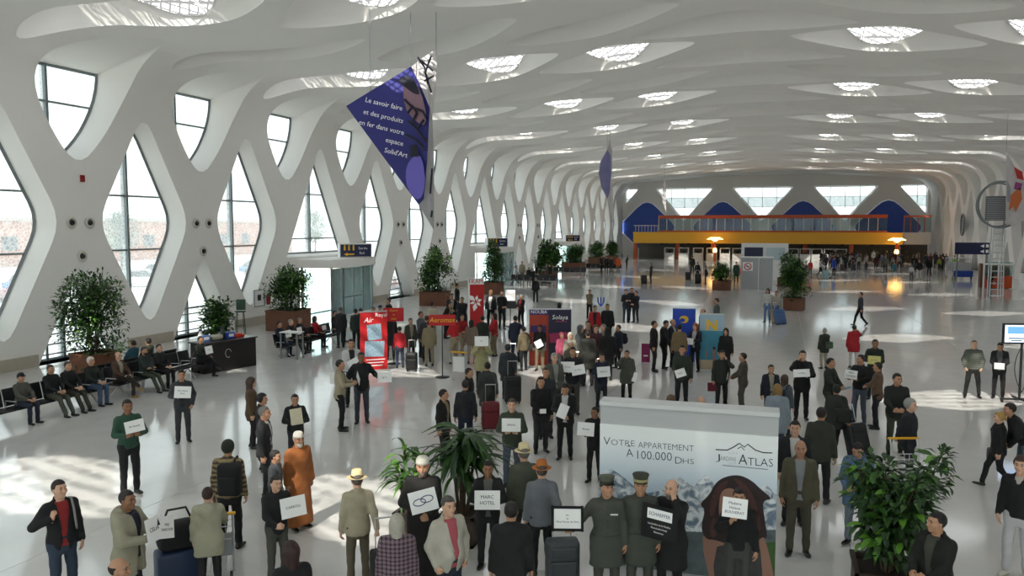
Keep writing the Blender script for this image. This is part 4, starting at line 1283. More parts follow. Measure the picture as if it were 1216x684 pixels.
# rows of airport seats
M_seat = mat('dark_seat', '#1a1b20', .45); M_beam = mat('seat_steel', (.50, .51, .53), .3, metal=.7)
def bench(label, a, b, n, facing, col=None, arms=True):
    """a beam of n seats from ground point a to ground point b; facing = +1 looks to the left of a->b"""
    a, b = Vector(a), Vector(b); d = (b - a); L = d.length; c = (a + b) / 2; rz = math.atan2(d.y, d.x) + (0 if facing < 0 else PI)
    root = empty('waiting_bench', (c.x, c.y, 0), rz, label, 'bench', 'rows of waiting-area seats')
    m = mat('seat_' + col.strip('#'), col, .45) if col else M_seat
    mb = MB(); mb.box((0, .06, .36), (L, .07, .06)); mb.build('beam', M_beam, root)
    for s in (-1, 1):
        mb = MB(); x = s * (L / 2 - .35); mb.tube([(x, -.26, .02), (x, .06, .34), (x, .34, .02)], .022, 6); mb.build('leg', M_beam, root)
    w = L / n; sb = MB(); rbox(sb, (0, -.02, .42), (w - .04, .46, .05), .02); sm = sb.mesh('seat', m)
    bb_ = MB(); rbox(bb_, (0, 0, .25), (w - .04, .045, .46), .02); bm_ = bb_.mesh('backrest', m)
    ab = MB(); ab.tube([(0, .2, .40), (0, .16, .62), (0, -.2, .62)], .016, 6); am = ab.mesh('armrest', M_beam)
    for i in range(n):
        x = -L / 2 + w * (i + .5)
        link('seat', sm, root, (x, 0, 0)); o = link('backrest', bm_, root, (x, .22, .44)); o.rotation_euler = (-.22, 0, 0)
    for i in range(n + 1): link('armrest', am, root, (-L / 2 + w * i, 0, 0))
    return root

# ------------------------------------------------------------------ building details
V_ = Vector
def tp(o, label, cat, group=None): return tag(o, label, cat, group)
# round air nozzles on the wall nodes, a red alarm
nz = 0; ORD = 'first second third fourth fifth sixth seventh eighth ninth tenth eleventh twelfth thirteenth'.split()
M_noz = mat('nozzle_cream', (.62, .60, .54), .5)
for k in range(0, 12):
    if k in DOOR_BAYS or k - 1 in DOOR_BAYS: continue
    yn = Y0 + S * k
    for j, (dy, z, w_) in enumerate(((-.42, 5.25, 'near upper'), (.42, 5.25, 'far upper'), (0, 3.95, 'lower'))):
        nz += 1; o = empty('air_vent', (XC - HALFW, yn + dy, z), 0, 'round cream air nozzle, the %s one on white wall crossing, %s from the viewer' % (w_, ORD[(nz - 1) // 3]), 'vent', 'air nozzles on the white lattice wall')
        Mx = Matrix.Rotation(PI / 2, 4, 'Y')
        mb = MB(); mb.lathe([(.0, .0), (.22, .0), (.24, .03), (.21, .07), (.15, .08), (.14, .05), (.0, .05)], n=20, M=Mx); mb.build('ring', M_noz, o, True)
        mb = MB(); mb.lathe([(.0, .05), (.105, .05), (.10, .10), (.06, .13), (.0, .12)], n=14, M=Mx @ Matrix.Rotation(.3, 4, 'X')); mb.build('nozzle', M_black, o, True)
o = empty('fire_alarm', tuple(atX(97, 212, XC - HALFW)), 0, 'small red fire alarm on white wall between the first two windows', 'alarm')
mb = MB(); mb.box((.04, 0, 0), (.08, .16, .26)); mb.build('housing', mat('alarm_red', '#8a1a18', .4), o)

# three glazed entrance vestibules
M_dglass = glass_mat('door_glass', (.74, .90, .90), .16, .0, frostcol=(.6, .75, .75))
M_text = mat('sign_white', (.9, .9, .9), .6); M_yel = mat('sign_yellow', '#e8b81c', .5)
for i, k in enumerate(DOOR_BAYS):
    yc = Y0 + S * (k + .5); X = XC - HALFW
    root = empty('entrance_vestibule', (X, yc, 0), 0, ['glazed entrance vestibule with the navy sign, behind the seated rows', 'glazed entrance vestibule behind the red and white flower banner', 'farthest glazed entrance vestibule on the window wall'][i], 'doorway', 'glass entrance vestibules')
    D = 2.0; Wd = 4.6
    mb = MB(); rbox(mb, (D / 2 + .05, 0, 3.02), (D + .3, Wd + .4, .50), .06); mb.build('canopy', M_shell, root)
    for px_, py in ((D, -Wd / 2), (D, -1.15), (D, 1.15), (D, Wd / 2), (.1, -Wd / 2), (.1, Wd / 2)):
        mb = MB(); mb.box((px_, py, 1.385), (.09, .12, 2.77)); mb.build('post', M_steel, root)
    for py in (-1.72, 1.72):
        mb = MB(); mb.box((D, py, 1.40), (.02, 1.0, 2.68)); mb.build('side_glass', M_dglass, root)
    for py in (-.57, .57):
        mb = MB(); mb.box((D + .05, py, 1.38), (.02, 1.06, 2.6)); d_ = mb.build('door_leaf', M_dglass, root)
        mb = MB()
        for sy in (-.5, .5): mb.box((D + .05, py + sy, 1.38), (.04, .06, 2.66))
        for z in (.06, 1.05, 2.68): mb.box((D + .05, py, z), (.04, 1.0, .06))
        mb.build('door_frame', M_steel, d_)
    for py in (-Wd / 2, Wd / 2):
        mb = MB(); mb.box((D / 2, py, 1.4), (D - .2, .02, 2.68)); mb.build('end_glass', M_dglass, root)
    sg = empty('exit_sign', (X + D - .2, yc - 1.4 + 2.2 * (i == 0), 3.68), math.radians(38), ['navy exit sign on the canopy of the nearest vestibule', 'navy exit sign on the canopy behind the flower banner', 'navy exit sign on the farthest vestibule canopy'][i], 'sign', 'exit signs over the entrances')
    mb = MB(); rbox(mb, (0, .5, 0), (1.9, .9, .80), .04); mb.build('housing', M_whitep, sg)
    mb = MB(); mb.box((0, .03, 0), (1.8, .06, .72)); f_ = mb.build('sign_panel', M_bluesign, sg)
    Mx = basis((1, 0, 0), (0, 0, 1), (0, -.003, 0))
    mb = MB()
    for q in range(3): mb.box((-.66 + .26 * q, -.004, .12), (.10, .006, .22)); mb.lathe([(0, 0), (.05, 0), (.05, .006), (0, .006)], n=10, M=basis((1, 0, 0), (0, 0, 1), (-.66 + .26 * q, 0, .29)))
    mb.prism([(-.70, -.22), (-.50, -.12), (-.50, -.18), (-.10, -.18), (-.10, -.26), (-.50, -.26), (-.50, -.32)], 0, .006, M=Mx); mb.build('pictogram', M_yel, sg)
    text('Sortie', .22, M_text, sg, Mx @ Matrix.Translation((.42, .13, .0))); text('Exit', .20, M_text, sg, Mx @ Matrix.Translation((.36, -.15, .0)))
# fire extinguisher and framed cabinet beside the first entrance
p_ = atX(316, 352, XC - HALFW)
o = empty('fire_extinguisher', (p_.x, p_.y, 1.0), 0, 'red fire extinguisher on the wall beside the first entrance', 'extinguisher')
mb = MB(); mb.lathe([(.0, .0), (.09, 0), (.1, .03), (.1, .45), (.06, .55), (.03, .58), (0, .58)], (.14, 0, 0), 14); mb.build('cylinder', mat('alarm_red', '#8a1a18', .4), o, True)
mb = MB(); mb.box((.14, 0, .60), (.05, .05, .06)); mb.tube([(.14, 0, .62), (.28, 0, .58), (.27, 0, .2)], .015, 6); mb.build('hose', M_black, o)
p_ = atX(306, 359, XC - HALFW)
o = empty('hydrant_cabinet', (p_.x, p_.y, 1.0), 0, 'white framed hydrant cabinet on wall left of the red extinguisher', 'cabinet')
mb = MB(); mb.box((.05, 0, .4), (.1, .85, .85)); mb.build('housing', M_whitep, o); mb = MB()
for s in (-1, 1): mb.box((.11, s * .42, .4), (.03, .04, .88)); mb.box((.11, 0, .4 + s * .42), (.03, .84, .04))
mb.build('frame', M_steel, o); mb = MB(); mb.box((.11, .0, .42), (.02, .26, .3)); mb.build('pictogram', M_black, o)

# the orange and yellow gallery with check-in desks under it
GY = 124.0
gl = atY(752, 284, GY); gr = atY(1072, 284, GY); gx0, gx1 = gl.x, gr.x
zf0, zf1, zr = 2.55, 4.25, 6.8
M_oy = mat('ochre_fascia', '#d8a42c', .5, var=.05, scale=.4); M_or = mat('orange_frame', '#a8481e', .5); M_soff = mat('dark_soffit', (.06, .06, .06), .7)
gal = empty('gallery', (0, GY, 0), 0, 'raised gallery with ochre fascia and orange-framed glass across the far end', 'gallery')
mb = MB(); mb.box(((gx0 + gx1) / 2, .12, (zf0 + zf1) / 2), (gx1 - gx0, .24, zf1 - zf0)); mb.box(((gx0 + gx1) / 2, 0, zf0 + .5), (gx1 - gx0 + .1, .12, .10)); mb.box(((gx0 + gx1) / 2, 0, zf1 - .1), (gx1 - gx0 + .1, .12, .14)); mb.build('fascia', M_oy, gal)
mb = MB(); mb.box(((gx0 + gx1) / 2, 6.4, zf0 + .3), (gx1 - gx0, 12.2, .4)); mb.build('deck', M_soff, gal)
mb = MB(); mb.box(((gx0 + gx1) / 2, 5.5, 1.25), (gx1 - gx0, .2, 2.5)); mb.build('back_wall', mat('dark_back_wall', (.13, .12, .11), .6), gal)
M_gg = glass_mat('gallery_glass', (.78, .86, .86), .14, frostcol=(.6, .68, .68)); n = 26
gs0 = atY(782, 270, GY).x; gs1 = atY(1054, 270, GY).x
pw = (gs1 - gs0) / n
gm = MB(); gm.box((0, .2, (zf1 + zr - .5) / 2), (pw - .06, .02, zr - .5 - zf1)); gm = gm.mesh('glass_panel', M_gg)
pm = MB(); pm.box((0, .2, (zf1 + zr) / 2), (.06, .08, zr - zf1)); pm = pm.mesh('mullion', M_white)
for i in range(n):
    link('glass_panel', gm, gal, (gs0 + pw * (i + .5), 0, 0))
    link('mullion', pm, gal, (gs0 + pw * i, 0, 0))
mb = MB(); mb.box(((gs0 + gs1) / 2, .2, zr - .25), (gs1 - gs0, .10, .5)); mb.build('top_rail', M_or, gal)
mb = MB(); mb.box(((gs0 + gs1) / 2, .16, zf1 + .12), (gs1 - gs0, .10, .24)); mb.build('bottom_rail', M_or, gal)
for i in range(0, n + 1, 5):
    mb = MB(); mb.box((gs0 + pw * i, .6, (zf1 + zr) / 2), (.22, .22, zr - zf1)); mb.build('post', M_or, gal)
mb = MB()
for i in range(8): mb.box((gx0 + .3 + (gs0 - gx0) * i / 8, .3, zf1 + .5), (.04, .04, 1.0))
mb.box(((gx0 + gs0) / 2, .3, zf1 + 1.0), (gs0 - gx0, .06, .06)); mb.build('balustrade', M_white, gal)
for px_ in (754, 804, 846, 956, 1011, 1066):
    mb = MB(); mb.box((atY(px_, 298, GY).x, .6, zf0 / 2), (.55, .55, zf0)); mb.build('column', M_or, gal)
for i, px_ in enumerate((786, 818, 852, 890, 928, 968, 1000, 1035)):
    mb = MB(); mb.box((atY(px_, 293, GY).x, .1, zf0 - .12), (.5, .3, .22)); mb.build('display', M_black, gal)
# lower wing of the gallery at the right
wx0, wx1 = gx1 + .3, atY(1108, 275, GY).x
wg = empty('gallery_wing', (0, GY + 1.5, 0), 0, 'grey gallery wing with orange-railed glass right of the ochre fascia', 'gallery')
mb = MB(); mb.box(((wx0 + wx1) / 2, .5, 3.4), (wx1 - wx0, 1.2, 1.7)); mb.build('fascia', mat('pale_grey_panel', (.5, .5, .5), .6), wg)
mb = MB(); mb.box(((wx0 + wx1) / 2, 0, 6.55), (wx1 - wx0, .12, .25)); mb.build('top_rail', M_or, wg)
for i in range(4):
    x = wx0 + (wx1 - wx0) * (i + .5) / 4; mb = MB(); mb.box((x, 0, 5.35), ((wx1 - wx0) / 4 - .1, .03, 2.1)); mb.build('glass_panel', M_gg, wg)
    mb = MB(); mb.box((wx0 + (wx1 - wx0) * i / 4, 0, 5.35), (.1, .12, 2.2)); mb.build('post', M_or, wg)
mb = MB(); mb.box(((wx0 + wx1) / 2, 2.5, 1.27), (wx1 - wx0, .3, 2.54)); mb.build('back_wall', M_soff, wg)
M_desk = mat('white_desk', (.42, .42, .41), .5)
for i, px_ in enumerate((795, 812, 829, 845, 861, 876, 942, 956, 970, 985, 999)):
    x = atY(px_, 300, GY - 1.2).x
    o = empty('check_in_desk', (x, GY - 1.2, 0), 0, 'pale check-in desk under the ochre gallery, %s from the left' % ORD[i], 'desk', 'check-in desks under the gallery')
    mb = MB(); mb.box((0, 0, .55), (1.3, .7, 1.1)); mb.build('counter', M_desk, o)
    mb = MB(); mb.box((-.68, .2, .95), (.10, 1.2, 1.9)); mb.box((.68, .2, .95), (.10, 1.2, 1.9)); mb.box((0, .2, 1.85), (1.46, .3, .12)); mb.build('portal', M_desk, o)
    mb = MB(); mb.box((0, .1, 1.25), (.4, .05, .3)); mb.build('monitor', M_black, o)
M_glow = mat('golden_lamp', '#ffb020', .5, emit='#ffd078', estr=1.3)
for px_, w_ in ((849, 'left'), (1065, 'right')):
    P_ = atY(px_, 290, GY - 2.2)
    o = empty('palm_lamp', (P_.x, P_.y, 0), 0, 'golden palm-shaped floor lamp before the ochre gallery, the %s of the two' % w_, 'lamp')
    mb = MB(); mb.tube([(0, 0, 0), (0, 0, 2.9)], [.22, .12], 8); mb.build('trunk', M_or, o)
    mb = MB(); mb.lathe([(0, 1.2), (.25, 1.3), (.3, 1.6), (.2, 1.9), (0, 1.95)], n=10); mb.build('lamp_globe', M_glow, o)
    for q in range(10):
        a = q * 2 * PI / 10; mb = MB(); mb.tube([(0, 0, 2.9), (math.cos(a) * .6, math.sin(a) * .6, 3.4), (math.cos(a) * 1.15, math.sin(a) * 1.15, 3.2)], [.10, .16, .04], 5); mb.build('frond', M_glow, o)

# ------------------------------------------------------------------ big billboard in front
bl = at(713, 476, 2.5); br = at(925, 490, 2.5)
bx = (br - bl); bx.z = 0; BW = bx.length; bx.normalize(); bn = Vector((bx.y, -bx.x, 0))     # bn faces the viewer
bb = empty('billboard', (bl.x, bl.y, 0), math.atan2(bx.y, bx.x), 'large freestanding property billboard with mountain poster behind two uniformed men', 'billboard')
BB = Matrix.Translation((bl.x, bl.y, 0)) @ Matrix.Rotation(math.atan2(bx.y, bx.x), 4, 'Z')
def bp(x, y):                                   # column and row on the poster -> metres on its face
    d = Vector(ray(x, y)); o = Vector((0, 0, EYE)); t = (Vector((bl.x, bl.y, 0)) - o).dot(bn) / d.dot(bn); p = BB.inverted() @ (o + d * t); return p.x, p.z
mb = MB(); mb.box((BW / 2, .16, 1.22), (BW, .30, 2.44)); mb.build('case', mat('billboard_grey', (.47, .48, .49), .5), bb)
mb = MB(); mb.box((BW / 2, .15, 2.47), (BW + .02, .36, .06)); mb.build('top_edge', mat('billboard_rim', (.62, .63, .64), .5), bb)
ztop = bp(713, 503)[1]
def poster_sky(name):
    m = mat(name, (.70, .76, .82), .55); nt = m.node_tree; b = nt.nodes['Principled BSDF']
    tc = nt.nodes.new('ShaderNodeTexCoord'); sp = nt.nodes.new('ShaderNodeSeparateXYZ'); cr = nt.nodes.new('ShaderNodeValToRGB')
    nt.links.new(tc.outputs['Object'], sp.inputs[0]); mr = nt.nodes.new('ShaderNodeMath'); mr.operation = 'DIVIDE'; mr.inputs[1].default_value = 2.2
    nt.links.new(sp.outputs['Z'], mr.inputs[0]); nt.links.new(mr.outputs[0], cr.inputs[0])
    cr.color_ramp.elements[0].color = (.55, .68, .80, 1); cr.color_ramp.elements[0].position = .55; cr.color_ramp.elements[1].color = (.88, .90, .92, 1); cr.color_ramp.elements[1].position = .9
    nt.links.new(cr.outputs[0], b.inputs['Base Color']); return m
pw_ = MB(); pw_.box((BW / 2, -.005, ztop / 2 + .01), (BW, .03, ztop - .02)); po = pw_.build('poster', poster_sky('poster_sky'), bb)
MX = basis((1, 0, 0), (0, 0, 1), (0, 0, 0))
def flat(name, pix_, m, d, parent=None, smooth_=0):
    P = [bp(*q) for q in pix_]
    if smooth_: P = [tuple(q) for q in chaikin(P, smooth_)]
    P = clip(clip(P, 1, 0, BW), 0, -1, -.02)
    a = sum(P[t][0] * P[(t + 1) % len(P)][1] - P[(t + 1) % len(P)][0] * P[t][1] for t in range(len(P)))
    if a < 0: P = P[::-1]
    mb = MB(); mb.prism(P, .020 + d - .0015, .020 + d, M=MX); return mb.build(name, m, parent or po)
def rock_mat(name):
    m = mat(name, (.3, .36, .42), .7); nt = m.node_tree; b = nt.nodes['Principled BSDF']; tc = nt.nodes.new('ShaderNodeTexCoord'); nz_ = nt.nodes.new('ShaderNodeTexNoise'); cr = nt.nodes.new('ShaderNodeValToRGB')
    nz_.inputs['Scale'].default_value = 6; nz_.inputs['Detail'].default_value = 8; nz_.inputs['Distortion'].default_value = 1.2
    cr.color_ramp.elements[0].position = .42; cr.color_ramp.elements[0].color = (.16, .22, .30, 1); cr.color_ramp.elements[1].position = .60; cr.color_ramp.elements[1].color = (.78, .82, .86, 1)
    nt.links.new(tc.outputs['Object'], nz_.inputs['Vector']); nt.links.new(nz_.outputs['Fac'], cr.inputs[0]); nt.links.new(cr.outputs[0], b.inputs['Base Color']); return m
flat('printed_mountains', [(711, 572), (716, 560), (726, 556), (735, 562), (743, 568), (752, 576), (765, 586), (785, 582), (800, 572), (808, 566), (815, 572), (824, 578), (832, 568), (838, 563), (845, 570), (852, 580), (870, 590), (895, 584), (905, 577), (912, 575), (918, 584), (926, 590), (926, 640), (711, 640)], rock_mat('printed_rock'), .001)
flat('printed_valley', [(711, 634), (760, 628), (850, 632), (926, 628), (926, 692), (711, 760)], mat('printed_haze', (.10, .13, .14), .6, var=.5, scale=7), .002)
flat('printed_lawn', [(908, 644), (926, 642), (926, 700), (905, 700)], mat('printed_lawn', '#3a5a2a', .6, var=.2, scale=8), .003)
M_pskin = mat('printed_skin', '#9a7262', .55, var=.06, scale=3); M_phair = mat('printed_hair', '#2a1a1c', .55, var=.6, scale=14)
flat('printed_arms', [(832, 640), (842, 628), (880, 650), (905, 632), (912, 650), (920, 690), (928, 720), (880, 730), (850, 720), (846, 700)], M_pskin, .004, None, 1)
flat('printed_dress', [(846, 650), (868, 644), (890, 650), (902, 640), (906, 690), (904, 730), (852, 730)], mat('printed_dress', (.05, .05, .05), .6, var=.5, scale=12), .005, None, 1)
flat('printed_hair', [(862, 565), (878, 563), (893, 570), (903, 580), (918, 592), (905, 594), (908, 615), (912, 640), (904, 636), (896, 650), (880, 652), (850, 640), (838, 640), (832, 625), (838, 605), (830, 598), (842, 588), (850, 572)], M_phair, .006, None, 2)
M_ph2 = mat('printed_hair_light', '#4a2a26', .55, var=.5, scale=18)
for q_ in ([(870, 566), (884, 572), (896, 590), (902, 612), (896, 612), (888, 592), (876, 574)], [(866, 568), (852, 576), (844, 592), (842, 612), (848, 612), (852, 594), (862, 578)], [(846, 612), (842, 634), (850, 640), (854, 618)], [(892, 600), (898, 626), (904, 632), (902, 606)]): flat('printed_lock', q_, M_ph2, .0065, None, 1)
flat('printed_face', [(856, 582), (868, 578), (876, 584), (878, 600), (872, 618), (862, 628), (856, 620), (853, 604)], M_pskin, .007, None, 2)
flat('printed_eye', [(858, 599), (867, 596), (868, 600), (859, 602)], M_ink, .008)
M_bt = mat('billboard_text', '#161b28', .6)
def btext(s, x0, x1, y, hgt, tilt=0):
    """a printed line that runs from column x0 to column x1 at row y"""
    a = bp(x0, y); b = bp(x1, y + tilt); L = math.hypot(b[0] - a[0], b[1] - a[1]); ang = math.atan2(b[1] - a[1], b[0] - a[0])
    size = hgt; est = len(s) * size * .56
    o = text(s, size, M_bt, po, MX @ Matrix.Translation((a[0], a[1], .0215)) @ Matrix.Rotation(ang, 4, 'Z'), align='LEFT', ext=.001, off=-.002, fit=L)
    return o
btext('V', 717, 725, 523.5, .175, .6); btext('OTRE', 726, 754, 525, .128, 1.7); btext('APPARTEMENT', 758, 824, 528, .128, 4.5)
btext('A', 744, 752, 537.8, .175); a_ = bp(747, 529.5); mb = MB(); mb.box((a_[0], -.022, a_[1]), (.045, .003, .012)); mb.build('accent', M_bt, po); btext('100.000', 757, 798, 540, .185, 2.6); btext('D', 802, 810, 546.5, .15, .4); btext('HS', 811, 824, 547.3, .115, .8)
btext('J', 850, 855, 542.6, .13, .2); btext('ARDINS', 855.5, 874, 544, .088, 1.2); btext('LES', 866, 876, 537.4, .05, .6); btext('DES', 865, 874, 549.8, .05, .4)
btext('A', 877, 887.5, 545.5, .215, .8); btext('TLAS', 888, 918, 548, .165, 1.8)
for pts_, r_ in (([(850, 533.5), (864, 534), (872, 530), (878, 526), (884, 530.5), (888, 527), (897, 534), (906, 537), (917, 537.5)], .008), ([(858, 552), (880, 554), (912, 557)], .004), ([(876, 532.5), (880, 530), (884, 534)], .006)):
    mb = MB(); mb.tube([(bp(*q)[0], -.021, bp(*q)[1]) for q in pts_], r_, 4); mb.build('printed_line', M_bt, po)
text('ALMA', .11, mat('billboard_white', (.6, .6, .6), .6), po, MX @ Matrix.Translation((*bp(735, 672), .0235))); text('22.38', .11, MATS['billboard_white'], po, MX @ Matrix.Translation((*bp(737, 684), .0235)))

# ------------------------------------------------------------------ roll-up banners and placards
M_bred = mat('banner_red', '#b8161c', .55); M_bblue = mat('banner_blue', '#0f3fb0', .5)
def board(name, label, x0, x1, yt, yb, col, cat='banner', base=True, thick=.03, face=0, group=None, Yfix=None):
    """upright printed panel; x0..x1 and yt..yb are where the photograph shows its edges"""
    g = at((x0 + x1) / 2, yb); gy = g.y if Yfix is None else Yfix
    a = atY(x0, yt, gy); b = atY(x1, yt, gy); h = (a.z + b.z) / 2; w = abs(b.x - a.x)
    c = Vector((-(a.x + b.x) / 2, -gy)); rz = math.atan2(c.y, c.x) + PI / 2 + math.radians(face)
    o = empty(name, ((a.x + b.x) / 2, gy, 0), rz, label, cat, group)
    z0_ = .06 if base else .0
    mb = MB(); mb.box((0, 0, (h + z0_) / 2), (w, thick, h - z0_)); mb.build('panel', col, o)
    if base:
        mb = MB(); rbox(mb, (0, 0, .035), (w + .06, .24, .07), .02); mb.build('base', M_steelb, o); mb = MB(); mb.box((0, 0, h), (w + .02, thick + .02, .04)); mb.build('top_rail', M_steelb, o)
    return o, w, h
def onb(x, z, d=.0): return basis((1, 0, 0), (0, 0, 1), (x, -.018 - d, z))
def patch(o, x, z, w, h, m, d=.003, name='printed_patch', rot=0):
    mb = MB(); mb.box((0, 0, 0), (w, h, .004)); q = mb.build(name, m, o); q.matrix_local = onb(x, z, d) @ Matrix.Rotation(rot, 4, 'Z'); return q
o, w, h = board('roll_up_banner', 'red roll-up banner with two tilted blue photographs beside the red lollipop sign', 429, 458, 370, 441, M_bred, face=12)
M_photo = mat('printed_photo', (.28, .40, .50), .5, var=.7, scale=14)
patch(o, .02, h * .66, w * .52, h * .26, M_photo, .003, rot=.08); patch(o, .02, h * .38, w * .72, h * .26, M_photo, .005, rot=-.04)
text('Royal', w * .2, M_text, o, onb(w * .28, h * .94, .004)); text('Air', w * .26, M_text, o, onb(-w * .2, h * .86, .004), shear=.3)
for q in range(3): patch(o, .05, h * (.20 - .05 * q), w * (.7 - .1 * q), .03, M_text, .003)
# lollipop signs on poles
def pole_sign(label, x0, x1, yt, yb, ybase, lines, m, tm):
    g = at((x0 + x1) / 2, ybase); a = atY(x0, yt, g.y); b = atY(x1, yb, g.y)
    c = Vector((-g.x, -g.y)); o = empty('pole_sign', (g.x, g.y, 0), math.atan2(c.y, c.x) + PI / 2, label, 'sign')
    mb = MB(); mb.lathe([(0, 0), (.24, 0), (.24, .02), (.05, .04), (0, .04)], n=18); mb.build('base', M_black, o)
    mb = MB(); mb.tube([(0, 0, .03), (0, 0, a.z)], .018, 8); mb.build('pole', M_black, o)
    w, h = b.x - a.x, a.z - b.z; z = (a.z + b.z) / 2
    mb = MB(); rbox(mb, (0, -.04, z), (w, .04, h), .015); mb.build('panel', m, o)
    for i, t in enumerate(lines): text(t, h * .62 / len(lines), tm, o, basis((1, 0, 0), (0, 0, 1), (0, -.063, z + h * .30 * (len(lines) - 1) * .5 - i * h * .30)), shear=.2)
    return o
pole_sign('red pole sign with three small yellow text lines, right of the photo banner', 457, 479, 365, 382, 432, ['Desert', 'et', 'Atlas'], M_bred, M_yel)
pole_sign('wide red pole sign with slanted yellow script above the beige coat', 511, 540, 373, 387, 448, ['Aeromax'], M_bred, M_yel)
o, w, h = board('roll_up_banner', 'tall red banner with big white flower', 556, 574, 331, 406, M_bred, face=10)
patch(o, 0, h * .955, w, h * .09, M_whitep, .002); text('FRAM', w * .36, M_bred, o, onb(0, h * .955, .005))
patch(o, -w * .44, h * .47, w * .12, h * .88, M_whitep, .002)
mb = MB()
for q in range(6):
    a = q * PI / 3 + .3; ca, sa = math.cos(a), math.sin(a); L_ = w * (.62 if q in (2, 4) else .40); pt = lambda u, v: (ca * u - sa * v, sa * u + ca * v)
    mb.prism([pt(.04, 0), pt(L_ * .55, L_ * .26), pt(L_, 0), pt(L_ * .55, -L_ * .22)], 0, .003)
q_ = mb.build('printed_flower', M_text, o); q_.matrix_local = onb(0, h * .64, .004)
o, w, h = board('roll_up_banner', 'red and orange roll-up banner left of the navy banner', 629, 651, 367, 436, mat('banner_orange', '#a83a22', .55, var=.25, scale=4))
patch(o, 0, h * .95, w, h * .1, mat('banner_violet', '#3a2a6a', .5), .003); text('NOUBA', w * .24, M_text, o, onb(0, h * .95, .006)); patch(o, -.02, h * .66, w * .8, h * .12, MATS['banner_violet'], .003); patch(o, .02, h * .40, w * .7, h * .22, M_photo, .003)
o, w, h = board('roll_up_banner', 'navy roll-up banner with white script right of the orange one', 652, 678, 367, 437, mat('banner_navy', '#161636', .5))
text('Solaya', w * .28, M_text, o, onb(0, h * .86, .004), shear=.15); patch(o, .05, h * .79, w * .5, .03, mat('banner_pink', '#a02a5a', .5), .003); patch(o, -.05, h * .52, w * .8, h * .16, MATS['banner_pink'], .003, rot=.1)
o, w, h = board('placard', 'bright blue placard with round yellow logo', 799, 826, 366, 432, M_bblue, 'sign')
mb = MB(); mb.prism([(w * .2 * math.cos(t), w * .17 * math.sin(t)) for t in np.linspace(0, 2 * PI, 20)[:-1]], 0, .004); q_ = mb.build('printed_logo', M_yel, o); q_.matrix_local = onb(0, h * .80, .003)
mb = MB(); mb.prism([(w * .12 * math.cos(t) - .06, w * .09 * math.sin(t) - .03) for t in np.linspace(0, 2 * PI, 16)[:-1]], 0, .004); q_ = mb.build('printed_logo', M_bblue, o); q_.matrix_local = onb(0, h * .80, .006)
o, w, h = board('placard', 'pale blue seaside placard with big yellow letter N', 831, 860, 373, 441, mat('placard_sky', '#9ab4c8', .5), 'sign')
patch(o, 0, h * .45, w, h * .52, mat('placard_sea', '#3a86a0', .5, var=.25, scale=5), .002); text('N', w * .62, M_yel, o, onb(0, h * .80, .005), off=.02)
patch(o, 0, h * .10, w, h * .2, mat('placard_sand', '#b8a890', .6), .003); patch(o, w * .12, h * .24, w * .12, h * .30, M_pskin, .004); patch(o, w * .12, h * .41, w * .1, h * .05, M_phair, .006); patch(o, -w * .2, h * .30, w * .06, h * .12, M_pskin, .004)
o, w, h = board('placard', 'low magenta placard behind the group in black suits', 762, 772, 408, 430, mat('placard_magenta', '#8a1a58', .5), 'sign', base=False)
patch(o, .0, h * .35, w * .5, .05, M_text, .003)
o, w, h = board('glass_placard', 'clear standing panel with small blue trident emblem', 703, 722, 343, 384, glass_mat('clear_panel', (.9, .93, .95), .15), 'sign', base=False)
mb = MB()
for q in (-.16, 0, .16): mb.tube([(q, .25, 0), (q * .9, -.0, 0), (0, -.22, 0)], .035, 5)
q_ = mb.build('printed_emblem', M_bblue, o); q_.matrix_local = onb(.05, h * .62, .0)
# music-stand like notice
g = at(606, 388); a = atY(600, 344, g.y); b = atY(611, 357, g.y)
o = empty('notice_stand', (g.x, g.y, 0), .35, 'thin notice stand with white sheet and black tray', 'stand')
mb = MB(); mb.tube([(0, 0, 0), (0, 0, b.z)], .025, 6); mb.lathe([(0, 0), (.25, 0), (.25, .03), (0, .04)], n=14); mb.build('pole', M_black, o); mb = MB(); mb.box((0, -.04, (a.z + b.z) / 2), (b.x - a.x, .03, a.z - b.z)); mb.build('sheet', M_paper, o); mb = MB(); mb.box((0, -.03, b.z - .22), ((b.x - a.x) * 1.15, .2, .36)); mb.build('tray', M_black, o)
# barrier post
g = at(545, 452); o = empty('barrier_post', (g.x, g.y, 0), 0, 'yellow-topped white barrier beside the dark round base', 'barrier')
mb = MB(); mb.tube([(-.28, 0, .95), (.28, 0, .95)], .03, 8); mb.build('top_bar', M_ystrap, o); mb = MB()
for s in (-1, 1): mb.tube([(s * .22, 0, 0), (s * .22, 0, .95)], .02, 6)
mb.build('upright', M_steelb, o); mb = MB(); mb.box((0, 0, .55), (.40, .02, .5)); mb.build('plate', M_whitep, o)
